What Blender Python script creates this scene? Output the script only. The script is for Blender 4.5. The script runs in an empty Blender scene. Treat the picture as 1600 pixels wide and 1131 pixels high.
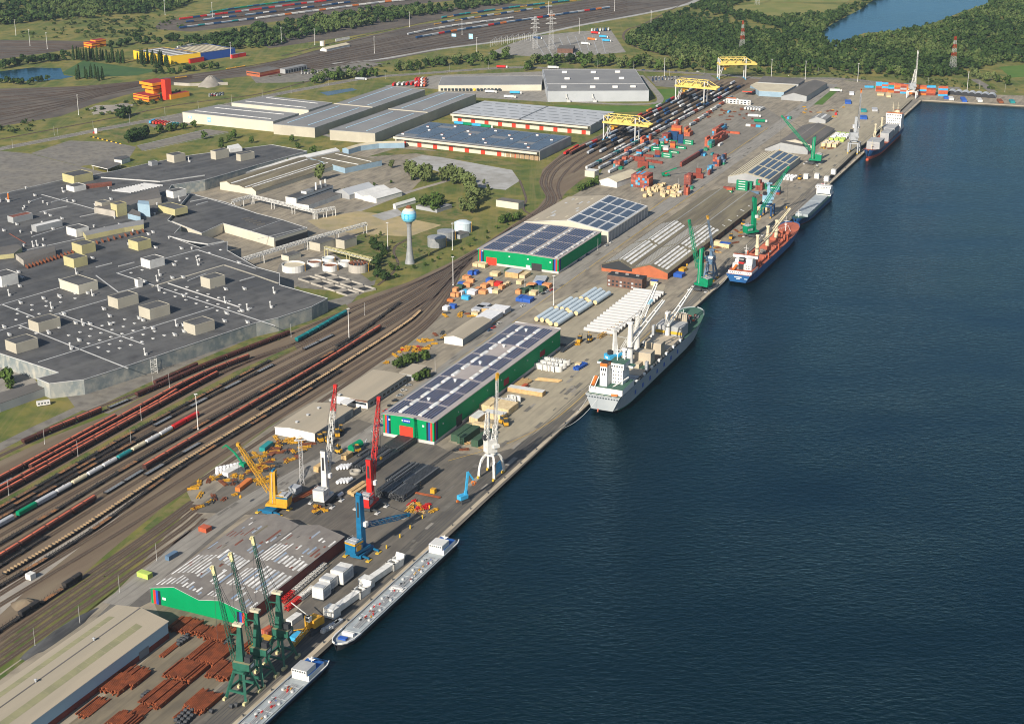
import bpy,bmesh,math,random
import numpy as np
from mathutils import Vector,Matrix
R=math.radians
rnd=random.Random(7)
SC=bpy.context.scene
COL=SC.collection
# ---------------------------------------------------------------- camera model (used to lay the plan out on the ground)
CF,PIT,CX,CY,CH=2550.,R(20),800.,565.5,420.
CP,SP=math.cos(PIT),math.sin(PIT)
def G(px,py,z=0.):
 """photograph point -> point of the place at height z"""
 x=(px-CX)/CF;y=(CY-py)/CF
 dy=CP+y*SP;dz=-SP+y*CP
 t=(z-CH)/dz
 return Vector((x*t,dy*t,z))
class Fr:
 """local frame on the ground: y runs along azimuth az, x to its right"""
 def __init__(s,o,az=25.,z=0.):
  s.o=G(o[0],o[1],z)if len(o)==2 else Vector(o)
  s.az=az;a=R(az)
  s.y=Vector((math.sin(a),math.cos(a),0));s.x=Vector((math.cos(a),-math.sin(a),0))
 def l(s,px,py,z=0.):
  d=G(px,py,z)-s.o
  return(d.dot(s.x),d.dot(s.y))
 def w(s,x,y,z=0.):
  p=s.o+s.x*x+s.y*y
  return Vector((p.x,p.y,s.o.z+z))
 @property
 def rz(s):return-R(s.az)
 # ---------------------------------------------------------------- materials
MATS={}
def _n(t,typ,**k):
 n=t.nodes.new(typ)
 for a,b in k.items():setattr(n,a,b)
 return n
def mat(name,c,c2=None,sc=.06,rough=.8,metal=0.,az=None,an=(1,1),c3=None,sc3=.9,k3=.35,vari=0.,bump=0.,bsc=1.,lo=.38,hi=.62,spec=.3,st=None):
 m=bpy.data.materials.new(name);m.use_nodes=True;t=m.node_tree;L=t.links.new
 b=t.nodes['Principled BSDF'];b.inputs['Roughness'].default_value=rough;b.inputs['Metallic'].default_value=metal
 b.inputs['Specular IOR Level'].default_value=spec
 MATS[name]=m
 def vec(c):return(c[0],c[1],c[2],1)
 if c2 is None and not vari:
  b.inputs['Base Color'].default_value=vec(c);return m
 g=_n(t,'ShaderNodeNewGeometry');mp=_n(t,'ShaderNodeMapping')
 L(g.outputs['Position'],mp.inputs['Vector'])
 if az is not None:
  mp.vector_type='POINT'
  mp.inputs['Rotation'].default_value=(0,0,R(az))
 v=mp.outputs['Vector']
 if an!=(1,1):
  m2=_n(t,'ShaderNodeMapping');m2.inputs['Scale'].default_value=(an[0],an[1],1);L(v,m2.inputs['Vector']);v=m2.outputs['Vector']
 out=None
 if c2 is not None:
  nz=_n(t,'ShaderNodeTexNoise');nz.inputs['Scale'].default_value=sc;nz.inputs['Detail'].default_value=5;nz.inputs['Roughness'].default_value=.62
  L(v,nz.inputs['Vector'])
  r=_n(t,'ShaderNodeMapRange');r.inputs['From Min'].default_value=lo;r.inputs['From Max'].default_value=hi;r.interpolation_type='SMOOTHSTEP'
  L(nz.outputs['Fac'],r.inputs['Value'])
  mx=_n(t,'ShaderNodeMix',data_type='RGBA');mx.inputs['A'].default_value=vec(c);mx.inputs['B'].default_value=vec(c2)
  L(r.outputs['Result'],mx.inputs['Factor']);out=mx.outputs['Result']
  if c3 is not None:
   n3=_n(t,'ShaderNodeTexNoise');n3.inputs['Scale'].default_value=sc3;n3.inputs['Detail'].default_value=4
   L(v,n3.inputs['Vector'])
   r3=_n(t,'ShaderNodeMapRange');r3.inputs['From Min'].default_value=.45;r3.inputs['From Max'].default_value=.7;r3.inputs['To Max'].default_value=k3
   L(n3.outputs['Fac'],r3.inputs['Value'])
   m3=_n(t,'ShaderNodeMix',data_type='RGBA');m3.inputs['B'].default_value=vec(c3)
   L(out,m3.inputs['A']);L(r3.outputs['Result'],m3.inputs['Factor']);out=m3.outputs['Result']
 if st is not None and out is not None:
  m4=_n(t,'ShaderNodeMapping');m4.inputs['Scale'].default_value=(st[1],st[1]*.035,1);L(mp.outputs['Vector'],m4.inputs['Vector'])
  n4=_n(t,'ShaderNodeTexNoise');n4.inputs['Scale'].default_value=1;n4.inputs['Detail'].default_value=4;n4.inputs['Roughness'].default_value=.7;L(m4.outputs['Vector'],n4.inputs['Vector'])
  r4=_n(t,'ShaderNodeMapRange');r4.inputs['From Min'].default_value=.48;r4.inputs['From Max'].default_value=.68;r4.inputs['To Max'].default_value=st[2];L(n4.outputs['Fac'],r4.inputs['Value'])
  m5=_n(t,'ShaderNodeMix',data_type='RGBA');m5.inputs['B'].default_value=vec(st[0]);L(out,m5.inputs['A']);L(r4.outputs['Result'],m5.inputs['Factor']);out=m5.outputs['Result']
 if vari:
  oi=_n(t,'ShaderNodeObjectInfo');hs=_n(t,'ShaderNodeHueSaturation')
  r=_n(t,'ShaderNodeMapRange');r.inputs['To Min'].default_value=1-vari;r.inputs['To Max'].default_value=1+vari
  L(oi.outputs['Random'],r.inputs['Value']);L(r.outputs['Result'],hs.inputs['Value'])
  if out is None:hs.inputs['Color'].default_value=vec(c)
  else:L(out,hs.inputs['Color'])
  out=hs.outputs['Color']
 L(out,b.inputs['Base Color'])
 if bump:
  nb=_n(t,'ShaderNodeTexNoise');nb.inputs['Scale'].default_value=bsc;nb.inputs['Detail'].default_value=3
  L(v,nb.inputs['Vector']);bp=_n(t,'ShaderNodeBump');bp.inputs['Strength'].default_value=bump;bp.inputs['Distance'].default_value=.3
  L(nb.outputs['Fac'],bp.inputs['Height']);L(bp.outputs['Normal'],b.inputs['Normal'])
 return m
def M(n):return MATS[n]
# ---------------------------------------------------------------- mesh builder
class MB:
 def __init__(s):s.v=[];s.f=[];s.mi=[];s.ms=[]
 def m(s,name):
  if name not in s.ms:s.ms.append(name)
  return s.ms.index(name)
 def poly(s,pts,mt):
  b=len(s.v);s.v+=[tuple(p)for p in pts];s.f.append(tuple(range(b,b+len(pts))));s.mi.append(s.m(mt))
 def faces(s,pts,fs,mt):
  b=len(s.v);i=s.m(mt);s.v+=[tuple(p)for p in pts]
  for f in fs:s.f.append(tuple(b+k for k in f));s.mi.append(i)
 def prism(s,pts,z0,z1,mt,top=None,bottom=False):
  n=len(pts);lo=[(p[0],p[1],z0)for p in pts];hi=[(p[0],p[1],z1)for p in pts]
  s.faces(lo+hi,[(i,(i+1)%n,n+(i+1)%n,n+i)for i in range(n)],mt)
  s.poly(hi,top or mt)
  if bottom:s.poly(lo[::-1],mt)
 def box(s,x,y,z,sx,sy,sz,mt,rz=0.,top=None,bottom=True):
  c,q=math.cos(rz),math.sin(rz);P=[]
  for a,b in((-1,-1),(1,-1),(1,1),(-1,1)):
   dx,dy=a*sx/2,b*sy/2;P.append((x+dx*c-dy*q,y+dx*q+dy*c))
  s.prism(P,z,z+sz,mt,top,bottom)
 def rect(s,x0,x1,y0,y1,z0,z1,mt,top=None):
  s.prism([(x0,y0),(x1,y0),(x1,y1),(x0,y1)],z0,z1,mt,top,True)
 def bar(s,p,q,w,mt,h=None):
  p,q=Vector(p),Vector(q);d=(q-p)
  if d.length<1e-6:return
  d.normalize();u=Vector((0,0,1))if abs(d.z)<.95 else Vector((0,1,0))
  a=d.cross(u).normalized()*(w/2);b=a.cross(d).normalized()*((h or w)/2)
  P=[p-a-b,p+a-b,p+a+b,p-a+b,q-a-b,q+a-b,q+a+b,q-a+b]
  s.faces(P,[(0,3,2,1),(4,5,6,7),(0,1,5,4),(1,2,6,5),(2,3,7,6),(3,0,4,7)],mt)
 def tube(s,p,q,r0,mt,r1=None,n=8,cap=True):
  p,q=Vector(p),Vector(q);d=(q-p).normalized();r1=r0 if r1 is None else r1
  u=Vector((0,0,1))if abs(d.z)<.95 else Vector((0,1,0))
  a=d.cross(u).normalized();b=a.cross(d).normalized();P=[]
  for c,r in((p,r0),(q,r1)):
   for k in range(n):
    t=2*math.pi*k/n;P.append(c+(a*math.cos(t)+b*math.sin(t))*r)
  s.faces(P,[(k,(k+1)%n,n+(k+1)%n,n+k)for k in range(n)],mt)
  if cap:
   s.poly(P[:n][::-1],mt);s.poly(P[n:],mt)
 def lathe(s,prof,mt,n=16,cx=0,cy=0,tm=None):
  P=[]
  for r,z in prof:
   for k in range(n):
    t=2*math.pi*k/n;P.append((cx+r*math.cos(t),cy+r*math.sin(t),z))
  ms=mt if isinstance(mt,(list,tuple))else[mt]*(len(prof)-1)
  for j in range(len(prof)-1):
   b=len(s.v);s.v+=P[j*n:(j+2)*n];i=s.m(ms[j])
   for k in range(n):s.f.append((b+k,b+(k+1)%n,b+n+(k+1)%n,b+n+k));s.mi.append(i)
  if prof[-1][0]>.01:s.poly(P[-n:],tm or ms[-1])
 def lattice(s,p,q,w0,w1,n,t,mt,h0=None,h1=None,side=None):
  """four-chord lattice boom from p to q"""
  p,q=Vector(p),Vector(q);d=(q-p).normalized()
  u=Vector(side)if side is not None else(Vector((0,0,1))if abs(d.z)<.9 else Vector((0,1,0)))
  a=d.cross(u).normalized();b=a.cross(d).normalized();h0=h0 or w0;h1=h1 or w1
  def pt(f,k):
   w=w0+(w1-w0)*f;h=h0+(h1-h0)*f;c=p.lerp(q,f)
   return c+a*(w/2*(-1,1,1,-1)[k])+b*(h/2*(-1,-1,1,1)[k])
  for k in range(4):s.bar(pt(0,k),pt(1,k),t,mt)
  for i in range(n):
   f0,f1=i/n,(i+1)/n
   for k in range(4):
    k2=(k+1)%4
    if i%2:s.bar(pt(f0,k),pt(f1,k2),t*.6,mt)
    else:s.bar(pt(f0,k2),pt(f1,k),t*.6,mt)
    s.bar(pt(f1,k),pt(f1,k2),t*.6,mt)
 def data(s,name):
  me=bpy.data.meshes.new(name);me.from_pydata(s.v,[],s.f)
  for n in s.ms:me.materials.append(MATS[n])
  me.polygons.foreach_set('material_index',s.mi);me.update();return me
 def build(s,name,parent=None,loc=None,rz=0.,smooth=False):
  me=s.data(name);o=bpy.data.objects.new(name,me);COL.objects.link(o)
  if smooth:me.polygons.foreach_set('use_smooth',[True]*len(me.polygons))
  if parent is not None:o.parent=parent
  if loc is not None:o.location=loc
  o.rotation_euler.z=rz
  return o
def tag(o,label=None,cat=None,group=None,kind=None):
 if label:o['label']=label
 if cat:o['category']=cat
 if group:o['group']=group
 if kind:o['kind']=kind
 return o
def thing(name,label,cat,loc=(0,0,0),rz=0.,group=None):
 o=bpy.data.objects.new(name,None);COL.objects.link(o);o.empty_display_size=.5
 o.location=loc;o.rotation_euler.z=rz
 return tag(o,label,cat,group)
def single(mb,name,label,cat,loc=(0,0,0),rz=0.,group=None,smooth=False):
 return tag(mb.build(name,None,loc,rz,smooth),label,cat,group)
KIDS={}
def kids(o):
 if o.name not in KIDS:KIDS[o.name]=[(c,[g for g in c.children])for c in o.children]
 return KIDS[o.name]
def dup(root,loc,rz=0.,label=None,group=None,s=None,src=None):
 """copy of a thing with copies of its parts and their sub-parts"""
 r=root.copy();COL.objects.link(r);r.location=loc;r.rotation_euler=(0,0,rz)
 if label:r['label']=label
 if group:r['group']=group
 if s:r.scale=s if isinstance(s,tuple)else(s,s,s)
 for c,gs in kids(root):
  k=c.copy();COL.objects.link(k);k.parent=r
  for g in gs:
   d=g.copy();COL.objects.link(d);d.parent=k
 return r
class Proto:
 """hands out the first object itself, then copies"""
 def __init__(s,o):s.o=o;s.used=False
 def put(s,loc,rz=0.,label=None,group=None,sc=None):
  if not s.used:
   s.used=True;o=s.o;kids(o);o.location=loc;o.rotation_euler=(0,0,rz)
   if label:o['label']=label
   if group:o['group']=group
   if sc:o.scale=sc if isinstance(sc,tuple)else(sc,sc,sc)
   return o
  return dup(s.o,loc,rz,label,group,sc)
SHEETZ=[.0]
def sheet(name,px,mt,z,kind='structure',label=None,cat=None,skirt=True):
 """flat area of the ground, drawn on the plan"""
 mb=MB();pts=[G(*p)if len(p)==2 else Vector(p)for p in px]
 c=sum(pts,Vector())/len(pts)
 mb.poly([(p.x-c.x,p.y-c.y,z)for p in pts],mt)
 o=mb.build(name,None,(c.x,c.y,0))
 me=o.data
 bm=bmesh.new();bm.from_mesh(me);bmesh.ops.triangulate(bm,faces=bm.faces)
 for f in bm.faces:
  if f.normal.z<0:f.normal_flip()
 bm.to_mesh(me);bm.free()
 return tag(o,label,cat,None,kind)
def ribbon_pts(px,w,z0=0.):
 P=[G(*p)if len(p)==2 else Vector(p)for p in px];return P
def smooth_path(P,step=12.):
 """Catmull-Rom through the points, resampled"""
 P=[Vector((p.x,p.y,0))for p in P]
 if len(P)==2:Q=[P[0]*2-P[1]]+P+[P[1]*2-P[0]]
 else:Q=[P[0]*2-P[1]]+P+[P[-1]*2-P[-2]]
 out=[]
 for i in range(1,len(Q)-2):
  n=max(1,int((Q[i+1]-Q[i]).length/step))
  for k in range(n):
   t=k/n;a,b,c,d=Q[i-1],Q[i],Q[i+1],Q[i+2]
   out.append(.5*((2*b)+(c-a)*t+(2*a-5*b+4*c-d)*t*t+(3*b-a-3*c+d)*t**3))
 out.append(Q[-2]);return out
def strip_on(mb,path,offs,w,z,mt,h=None):
 """band of width w beside a path; a raised one when h is given"""
 L=[];Rr=[]
 for i,p in enumerate(path):
  d=(path[min(i+1,len(path)-1)]-path[max(i-1,0)]).normalized();n=Vector((d.y,-d.x,0))
  L.append(p+n*(offs-w/2));Rr.append(p+n*(offs+w/2))
 for i in range(len(path)-1):
  q=[L[i],Rr[i],Rr[i+1],L[i+1]]
  zt=z+(h or 0)
  mb.poly([(a.x,a.y,zt)for a in q],mt)
  if h:
   mb.poly([(L[i+1].x,L[i+1].y,z),(L[i].x,L[i].y,z),(L[i].x,L[i].y,zt),(L[i+1].x,L[i+1].y,zt)],mt)
   mb.poly([(Rr[i].x,Rr[i].y,z),(Rr[i+1].x,Rr[i+1].y,z),(Rr[i+1].x,Rr[i+1].y,zt),(Rr[i].x,Rr[i].y,zt)],mt)
def band(name,px,w,mt,z,kind='structure',marks=None):
 P=smooth_path([G(*p)if len(p)==2 else Vector(p)for p in px]);mb=MB();c=P[0].copy()
 P=[p-c for p in P];strip_on(mb,P,0,w,z,mt)
 if marks:
  strip_on(mb,P,-w/2+.5,.25,z+.012,marks);strip_on(mb,P,w/2-.5,.25,z+.012,marks)
  for i in range(0,len(P)-1,2):strip_on(mb,P[i:i+2],0,.2,z+.012,marks)
 return tag(mb.build(name,None,c),None,None,None,kind)
 # ---------------------------------------------------------------- materials of the place
mat('grass',(.092,.118,.022),(.195,.168,.042),.018,.95,c3=(.05,.085,.016),sc3=.055,k3=.9,st=((.2,.165,.07),.12,.5))
mat('lawn',(.06,.13,.016),(.085,.15,.024),.03,.95)
mat('weeds',(.06,.095,.018),(.17,.15,.045),.05,.95,c3=(.16,.13,.075),sc3=.2,k3=.5)
mat('field',(.20,.19,.06),(.14,.16,.04),.02,.95)
mat('reeds',(.035,.085,.028),(.05,.105,.03),.04,.95)
mat('yard_brown',(.2,.168,.115),(.155,.132,.092),.02,.9,az=25,an=(1,.45),c3=(.1,.087,.066),sc3=.14,k3=.7,st=((.09,.08,.062),.35,.6))
mat('yard_mid',(.235,.215,.18),(.19,.175,.148),.022,.9,az=25,an=(1,.4),c3=(.13,.12,.1),sc3=.15,k3=.6,st=((.12,.11,.092),.3,.6))
mat('yard',(.3,.262,.198),(.24,.212,.162),.02,.9,az=25,an=(1,.45),c3=(.13,.115,.095),sc3=.14,k3=.7,st=((.1,.09,.07),.35,.6))
mat('yard_dark',(.095,.087,.076),(.135,.122,.1),.022,.9,az=25,an=(1,.5),c3=(.06,.056,.05),sc3=.13,k3=.6,st=((.19,.17,.14),.3,.5))
mat('yard_light',(.35,.31,.225),(.29,.26,.19),.02,.9,az=25,an=(1,.4),c3=(.22,.195,.15),sc3=.16,k3=.5,st=((.2,.175,.13),.3,.5))
mat('setts',(.11,.104,.095),(.14,.13,.115),.06,.9,az=25,c3=(.085,.08,.072),sc3=.2,k3=.6)
mat('asphalt',(.235,.222,.195),(.27,.255,.225),.03,.9,az=25,an=(1,.3),c3=(.15,.14,.125),sc3=.2,k3=.5,st=((.125,.118,.105),.5,.6))
mat('asphalt_old',(.165,.155,.138),(.2,.185,.155),.03,.92,c3=(.1,.092,.08),sc3=.14,k3=.7)
mat('gravel',(.24,.22,.19),(.30,.275,.235),.05,.95)
mat('patch_dark',(.12,.112,.098),(.15,.14,.12),.3,.9);mat('patch_pale',(.27,.25,.215),(.23,.215,.185),.3,.9);mat('sand',(.38,.30,.16),(.30,.25,.15),.03,.95,c3=(.2,.19,.08),sc3=.08,k3=.5)
mat('slab',(.36,.36,.35),(.29,.285,.265),.02,.9,c3=(.2,.19,.16),sc3=.1,k3=.5)
mat('ballast',(.125,.092,.062),(.165,.125,.086),.02,.95,az=25,an=(1,.12),c3=(.21,.175,.12),sc3=.1,k3=.6)
mat('ballast_dark',(.085,.072,.06),(.12,.1,.08),.02,.95,c3=(.05,.045,.04),sc3=.06,k3=.5)
mat('trackbed',(.085,.058,.04),(.115,.082,.056),.05,.95)
mat('rail',(.085,.055,.04),None,rough=.5)
mat('sleeper',(.14,.115,.085),(.1,.08,.06),.6,.9)
mat('cope',(.42,.36,.265),(.33,.285,.215),.06,.9)
mat('quaywall',(.10,.09,.075),(.07,.065,.055),.1,.9)
mat('line_white',(.7,.7,.68));mat('line_yellow',(.55,.36,.04))
mat('pond',(.012,.035,.055),None,rough=.12)
def water(name,c,sc,bump):
 m=bpy.data.materials.new(name);m.use_nodes=True;t=m.node_tree;L=t.links.new;MATS[name]=m
 t.nodes.remove(t.nodes['Principled BSDF']);df=_n(t,'ShaderNodeBsdfDiffuse');df.inputs['Color'].default_value=(*c,1);gl=_n(t,'ShaderNodeBsdfGlossy');gl.inputs['Roughness'].default_value=.13;gl.inputs['Color'].default_value=(.42,.68,.86,1)
 fr_=_n(t,'ShaderNodeFresnel');fr_.inputs['IOR'].default_value=1.33;ms=_n(t,'ShaderNodeMixShader');L(fr_.outputs[0],ms.inputs[0]);L(df.outputs[0],ms.inputs[1]);L(gl.outputs[0],ms.inputs[2]);L(ms.outputs[0],t.nodes['Material Output'].inputs['Surface'])
 g=_n(t,'ShaderNodeNewGeometry');mp=_n(t,'ShaderNodeMapping');mp.inputs['Rotation'].default_value=(0,0,R(-20));mp.inputs['Scale'].default_value=(.55,1,1)
 L(g.outputs['Position'],mp.inputs['Vector'])
 n1=_n(t,'ShaderNodeTexNoise');n1.inputs['Scale'].default_value=sc;n1.inputs['Detail'].default_value=4;n1.inputs['Roughness'].default_value=.6;n1.inputs['Distortion'].default_value=.3
 L(mp.outputs['Vector'],n1.inputs['Vector'])
 n2=_n(t,'ShaderNodeTexNoise');n2.inputs['Scale'].default_value=sc*.028;n2.inputs['Detail'].default_value=4
 L(mp.outputs['Vector'],n2.inputs['Vector'])
 r=_n(t,'ShaderNodeMapRange');r.inputs['From Min'].default_value=.3;r.inputs['From Max'].default_value=.7;r.inputs['To Min'].default_value=.4;r.inputs['To Max'].default_value=1.4
 L(n2.outputs['Fac'],r.inputs['Value'])
 ml=_n(t,'ShaderNodeMath',operation='MULTIPLY');L(n1.outputs['Fac'],ml.inputs[0]);L(r.outputs['Result'],ml.inputs[1])
 bp=_n(t,'ShaderNodeBump');bp.inputs['Strength'].default_value=1;bp.inputs['Distance'].default_value=bump
 L(ml.outputs['Value'],bp.inputs['Height']);[L(bp.outputs['Normal'],q.inputs['Normal'])for q in(df,gl,fr_)]
water('water',(.0,.008,.0115),.36,.85);water('lakewater',(.012,.04,.06),.12,.5)
# buildings
mat('green_clad',(.001,.25,.088),(.001,.228,.08),.05,.6,spec=.08);mat('red_clad',(.62,.035,.015));mat('blue_clad',(.01,.06,.33));mat('navy_clad',(.012,.012,.03))
mat('door_red',(.68,.045,.02));mat('plinth',(.55,.53,.5),(.46,.44,.41),.1)
mat('roof_pink',(.36,.32,.30),(.31,.285,.27),.06,.7);mat('gutter',(.16,.21,.23),None,rough=.5)
mat('solar',(.014,.026,.08),(.022,.038,.105),.08,.25,spec=.5);mat('solar_blue',(.05,.075,.115),(.038,.058,.09),.08,.25,spec=.5);mat('solar_grey',(.055,.075,.11),(.045,.06,.09),.08,.28,spec=.5)
mat('rooflight',(.5,.5,.49),(.42,.43,.43),.2,.5);mat('rooflight_white',(.76,.75,.72),(.5,.5,.48),.25,.5);mat('rooflight_blue',(.22,.30,.42),(.34,.37,.4),.2,.5)
mat('roof_beige',(.37,.32,.24),(.33,.29,.22),.03,.8,az=25,an=(3,.3));mat('roof_moss',(.26,.25,.14),(.22,.215,.125),.1,.8)
mat('roof_fibre',(.185,.17,.155),(.235,.215,.19),.05,.85,az=25,an=(1,.5),c3=(.13,.115,.105),sc3=.3,k3=.5)
mat('roof_brown',(.205,.18,.118),(.14,.122,.082),.05,.85,az=25,an=(1.6,.2),c3=(.09,.08,.068),sc3=.12,k3=.6,st=((.26,.225,.16),.3,.5))
mat('roof_dark',(.105,.1,.092),(.135,.125,.115),.05,.85,az=25,an=(1,.3));mat('roof_rust',(.2,.07,.045),(.15,.06,.045),.2,.8)
mat('roof_felt',(.064,.066,.07),(.095,.095,.095),.012,.85,c3=(.045,.045,.046),sc3=.09,k3=.8,az=41,st=((.13,.13,.125),.12,.5))
mat('roof_grey',(.225,.225,.22),(.19,.19,.19),.02,.75);mat('roof_lgrey',(.40,.42,.44),(.36,.38,.4),.03,.7);mat('roof_white',(.62,.62,.6),(.54,.54,.52),.1,.6)
mat('roof_cream',(.52,.47,.34),(.46,.41,.3),.08,.7);mat('roof_greyblue',(.15,.165,.18),(.18,.19,.2),.05,.7)
mat('brick',(.20,.052,.036),(.15,.045,.035),.15,.9);mat('brick_brown',(.16,.085,.06),(.12,.07,.055),.3,.9);mat('brick_orange',(.42,.125,.055),(.36,.11,.05),.2,.9)
mat('clad_blue',(.27,.38,.46),(.23,.33,.41),.1,.6);mat('clad_lblue',(.33,.48,.58));mat('clad_grey',(.33,.34,.34),(.28,.29,.3),.05,.7)
mat('clad_cream',(.56,.52,.42),(.5,.47,.38),.04,.75);mat('clad_beige',(.44,.41,.33),(.39,.36,.29),.05,.75);mat('clad_yellow',(.48,.44,.22),(.42,.38,.2),.1,.7)
mat('wall_white',(.68,.67,.63),(.58,.57,.54),.1,.7);mat('pipe_pale',(.13,.135,.14),None,rough=.4);mat('wood_dim',(.36,.25,.14),(.28,.2,.12),.5,.8);mat('wall_stain',(.26,.275,.265),(.17,.2,.205),.06,.8,az=25,an=(1.5,1),c3=(.45,.43,.36),sc3=.15,k3=.7)
mat('wall_black',(.03,.032,.036));mat('trim_white',(.7,.69,.66));mat('hall_yellow',(.72,.46,.03));mat('hall_blue',(.02,.07,.3));mat('orange_clad',(.75,.28,.02));mat('red_dark',(.25,.02,.025))
mat('glass_dark',(.03,.04,.05),None,rough=.2);mat('door_grey',(.2,.215,.23));mat('door_dark',(.035,.035,.037));mat('rust',(.21,.072,.03),(.15,.05,.026),.3,.9);mat('concrete',(.40,.37,.32),(.32,.3,.26),.08,.9)
mat('tank_grey',(.31,.32,.325),(.25,.265,.275),.3,.45,metal=.2);mat('tank_blue',(.5,.58,.62),(.44,.52,.57),.2,.6);mat('tower_blue',(.12,.48,.68),(.2,.52,.66),.1,.6);mat('tower_panel',(.03,.33,.58))
mat('steel',(.42,.43,.44),None,rough=.5);mat('steel_dark',(.05,.055,.06),None,rough=.6);mat('galv',(.5,.5,.49),None,rough=.55)
# paints
for n,c in dict(p_white=(.64,.635,.6),p_cream=(.62,.55,.38),p_red=(.52,.022,.018),p_blue=(.008,.13,.27),p_lblue=(.05,.36,.62),p_yellow=(.56,.3,.025),p_orange=(.58,.17,.035),p_green=(.0,.22,.1),p_dgreen=(.022,.11,.075),p_grey=(.36,.38,.4),p_black=(.02,.02,.022),p_pale=(.62,.56,.3),p_navy=(.012,.055,.15),p_teal=(.02,.23,.24),p_ltgreen=(.42,.55,.12),p_gantry=(.66,.51,.14),p_steelblue=(.1,.17,.26),p_skyb=(.3,.52,.66),p_brown=(.23,.05,.032),p_rustor=(.44,.1,.045)).items():
 mat(n,c,tuple(x*.82 for x in c),.35,.5)
mat('p_tube',(.44,.44,.43),(.4,.4,.395),.3,.5);mat('blackpipe',(.035,.037,.041),(.055,.058,.063),.4,.4);mat('rustpipe',(.26,.07,.025),(.16,.045,.018),.25,.85);mat('wood',(.52,.36,.17),(.42,.28,.13),.4,.85);mat('wood_pale',(.62,.5,.3),(.52,.4,.23),.4,.85);mat('wood_orange',(.62,.27,.11),(.54,.22,.09),.5,.85)
mat('tarp_white',(.68,.68,.68),(.58,.59,.6),.4,.6);mat('tarp_blue',(.02,.08,.34),(.03,.1,.4),.4,.5);mat('tarp_green',(.035,.07,.04),(.045,.085,.05),.3,.7);mat('tarp_grey',(.42,.43,.45),(.34,.35,.37),.3,.6)
mat('tyre',(.02,.02,.02));mat('hull_black',(.018,.02,.024));mat('hull_grey',(.34,.37,.385),(.3,.33,.35),.06,.6);mat('hull_green',(.01,.20,.12));mat('hull_blue',(.01,.085,.24),(.012,.07,.2),.1,.55);mat('hull_red',(.42,.075,.035));mat('boot_red',(.22,.03,.025))
mat('deck_green',(.05,.115,.085));mat('deck_orange',(.38,.105,.058),(.3,.09,.055),.2,.8);mat('deck_grey',(.36,.37,.37),(.3,.31,.32),.15,.8);mat('hatch',(.45,.385,.285),(.38,.33,.25),.12,.8);mat('deck_pale',(.33,.37,.385),(.27,.3,.32),.2,.7);mat('deck_blue',(.015,.1,.35))
# ---------------------------------------------------------------- camera, light, sky
cam=bpy.data.cameras.new('camera');co=bpy.data.objects.new('camera',cam);COL.objects.link(co);SC.camera=co
co.location=(0,0,CH);co.rotation_euler=(R(90)-PIT,0,0)
cam.sensor_width=36;cam.sensor_fit='HORIZONTAL';cam.lens=CF/1600*36;cam.clip_end=40000;cam.clip_start=1
SUN_AZ,SUN_EL=29.,31. # azimuth the shadows point to, elevation
ld=bpy.data.lights.new('sun','SUN');ld.energy=5.0;ld.angle=R(.55);ld.color=(1,.91,.785)
lo=bpy.data.objects.new('sun',ld);COL.objects.link(lo);lo.location=(-200,-200,900)
lo.rotation_euler=Vector((math.sin(R(SUN_AZ))*math.cos(R(SUN_EL)),math.cos(R(SUN_AZ))*math.cos(R(SUN_EL)),-math.sin(R(SUN_EL)))).to_track_quat('-Z','Y').to_euler()
W=bpy.data.worlds.new('World');SC.world=W;W.use_nodes=True;wt=W.node_tree
sky=wt.nodes.new('ShaderNodeTexSky');sky.sky_type='NISHITA';sky.sun_disc=False;sky.sun_elevation=R(SUN_EL);sky.sun_rotation=R(SUN_AZ+180);sky.altitude=100
wt.links.new(sky.outputs[0],wt.nodes['Background'].inputs[0]);wt.nodes['Background'].inputs[1].default_value=.075
SC.view_settings.view_transform='Standard';SC.view_settings.look='None';SC.view_settings.exposure=.55;SC.view_settings.gamma=1
SC.cycles.use_denoising=True;SC.cycles.filter_width=1.05;SC.cycles.max_bounces=4;SC.cycles.diffuse_bounces=2;SC.cycles.glossy_bounces=2;SC.cycles.transmission_bounces=2;SC.cycles.caustics_reflective=False;SC.cycles.caustics_refractive=False
# ---------------------------------------------------------------- land and water
WZ=-2.
QC=G(1440,157);QD=(G(905,645)-QC).normalized();QR=(G(1600,166)-QC).normalized()
qnear=QC+QD*3700;qfar=QC+QR*3500
mb=MB();mb.poly([(-6000,-1450,WZ),(6000,-1450,WZ),(6000,9000,WZ),(-6000,9000,WZ)],'water');tag(mb.build('water'),kind='structure')
sheet('ground',[(-6000,-1400,0),tuple(qnear),tuple(QC),tuple(qfar),(6000,1500,0),(6000,9000,0),(-6000,9000,0)],'grass',0)
mb=MB()
def wallrun(a,b,n):
 for p,q in((a,b),):
  mb.poly([(p.x,p.y,WZ-6),(q.x,q.y,WZ-6),(q.x,q.y,-.02),(p.x,p.y,-.02)],'quaywall')
wallrun(qnear,QC,0);wallrun(QC,qfar,0)
tag(mb.build('quay_wall'),kind='structure')
def inset(d): # line parallel to the quay, d metres inland
 n=Vector((QD.y,-QD.x,0));n=n if n.x<0 else-n
 return n*d
mb=MB();nl=inset(1);ml=Vector((-QR.y,QR.x,0));ml=ml if ml.y>0 else-ml
def cope(a,b,n):
 mb.faces([a+n*-.15+Vector((0,0,-.5)),b+n*-.15+Vector((0,0,-.5)),b+n*-.15+Vector((0,0,.3)),a+n*-.15+Vector((0,0,.3)),a+n*2.6+Vector((0,0,.3)),b+n*2.6+Vector((0,0,.3)),a+n*2.6+Vector((0,0,.01)),b+n*2.6+Vector((0,0,.01))],[(0,1,2,3),(3,2,5,4),(4,5,7,6)],'cope')
cope(qnear,QC,nl);cope(QC,qfar,ml)
tag(mb.build('quay_edge'),kind='structure')
S=sheet
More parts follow.
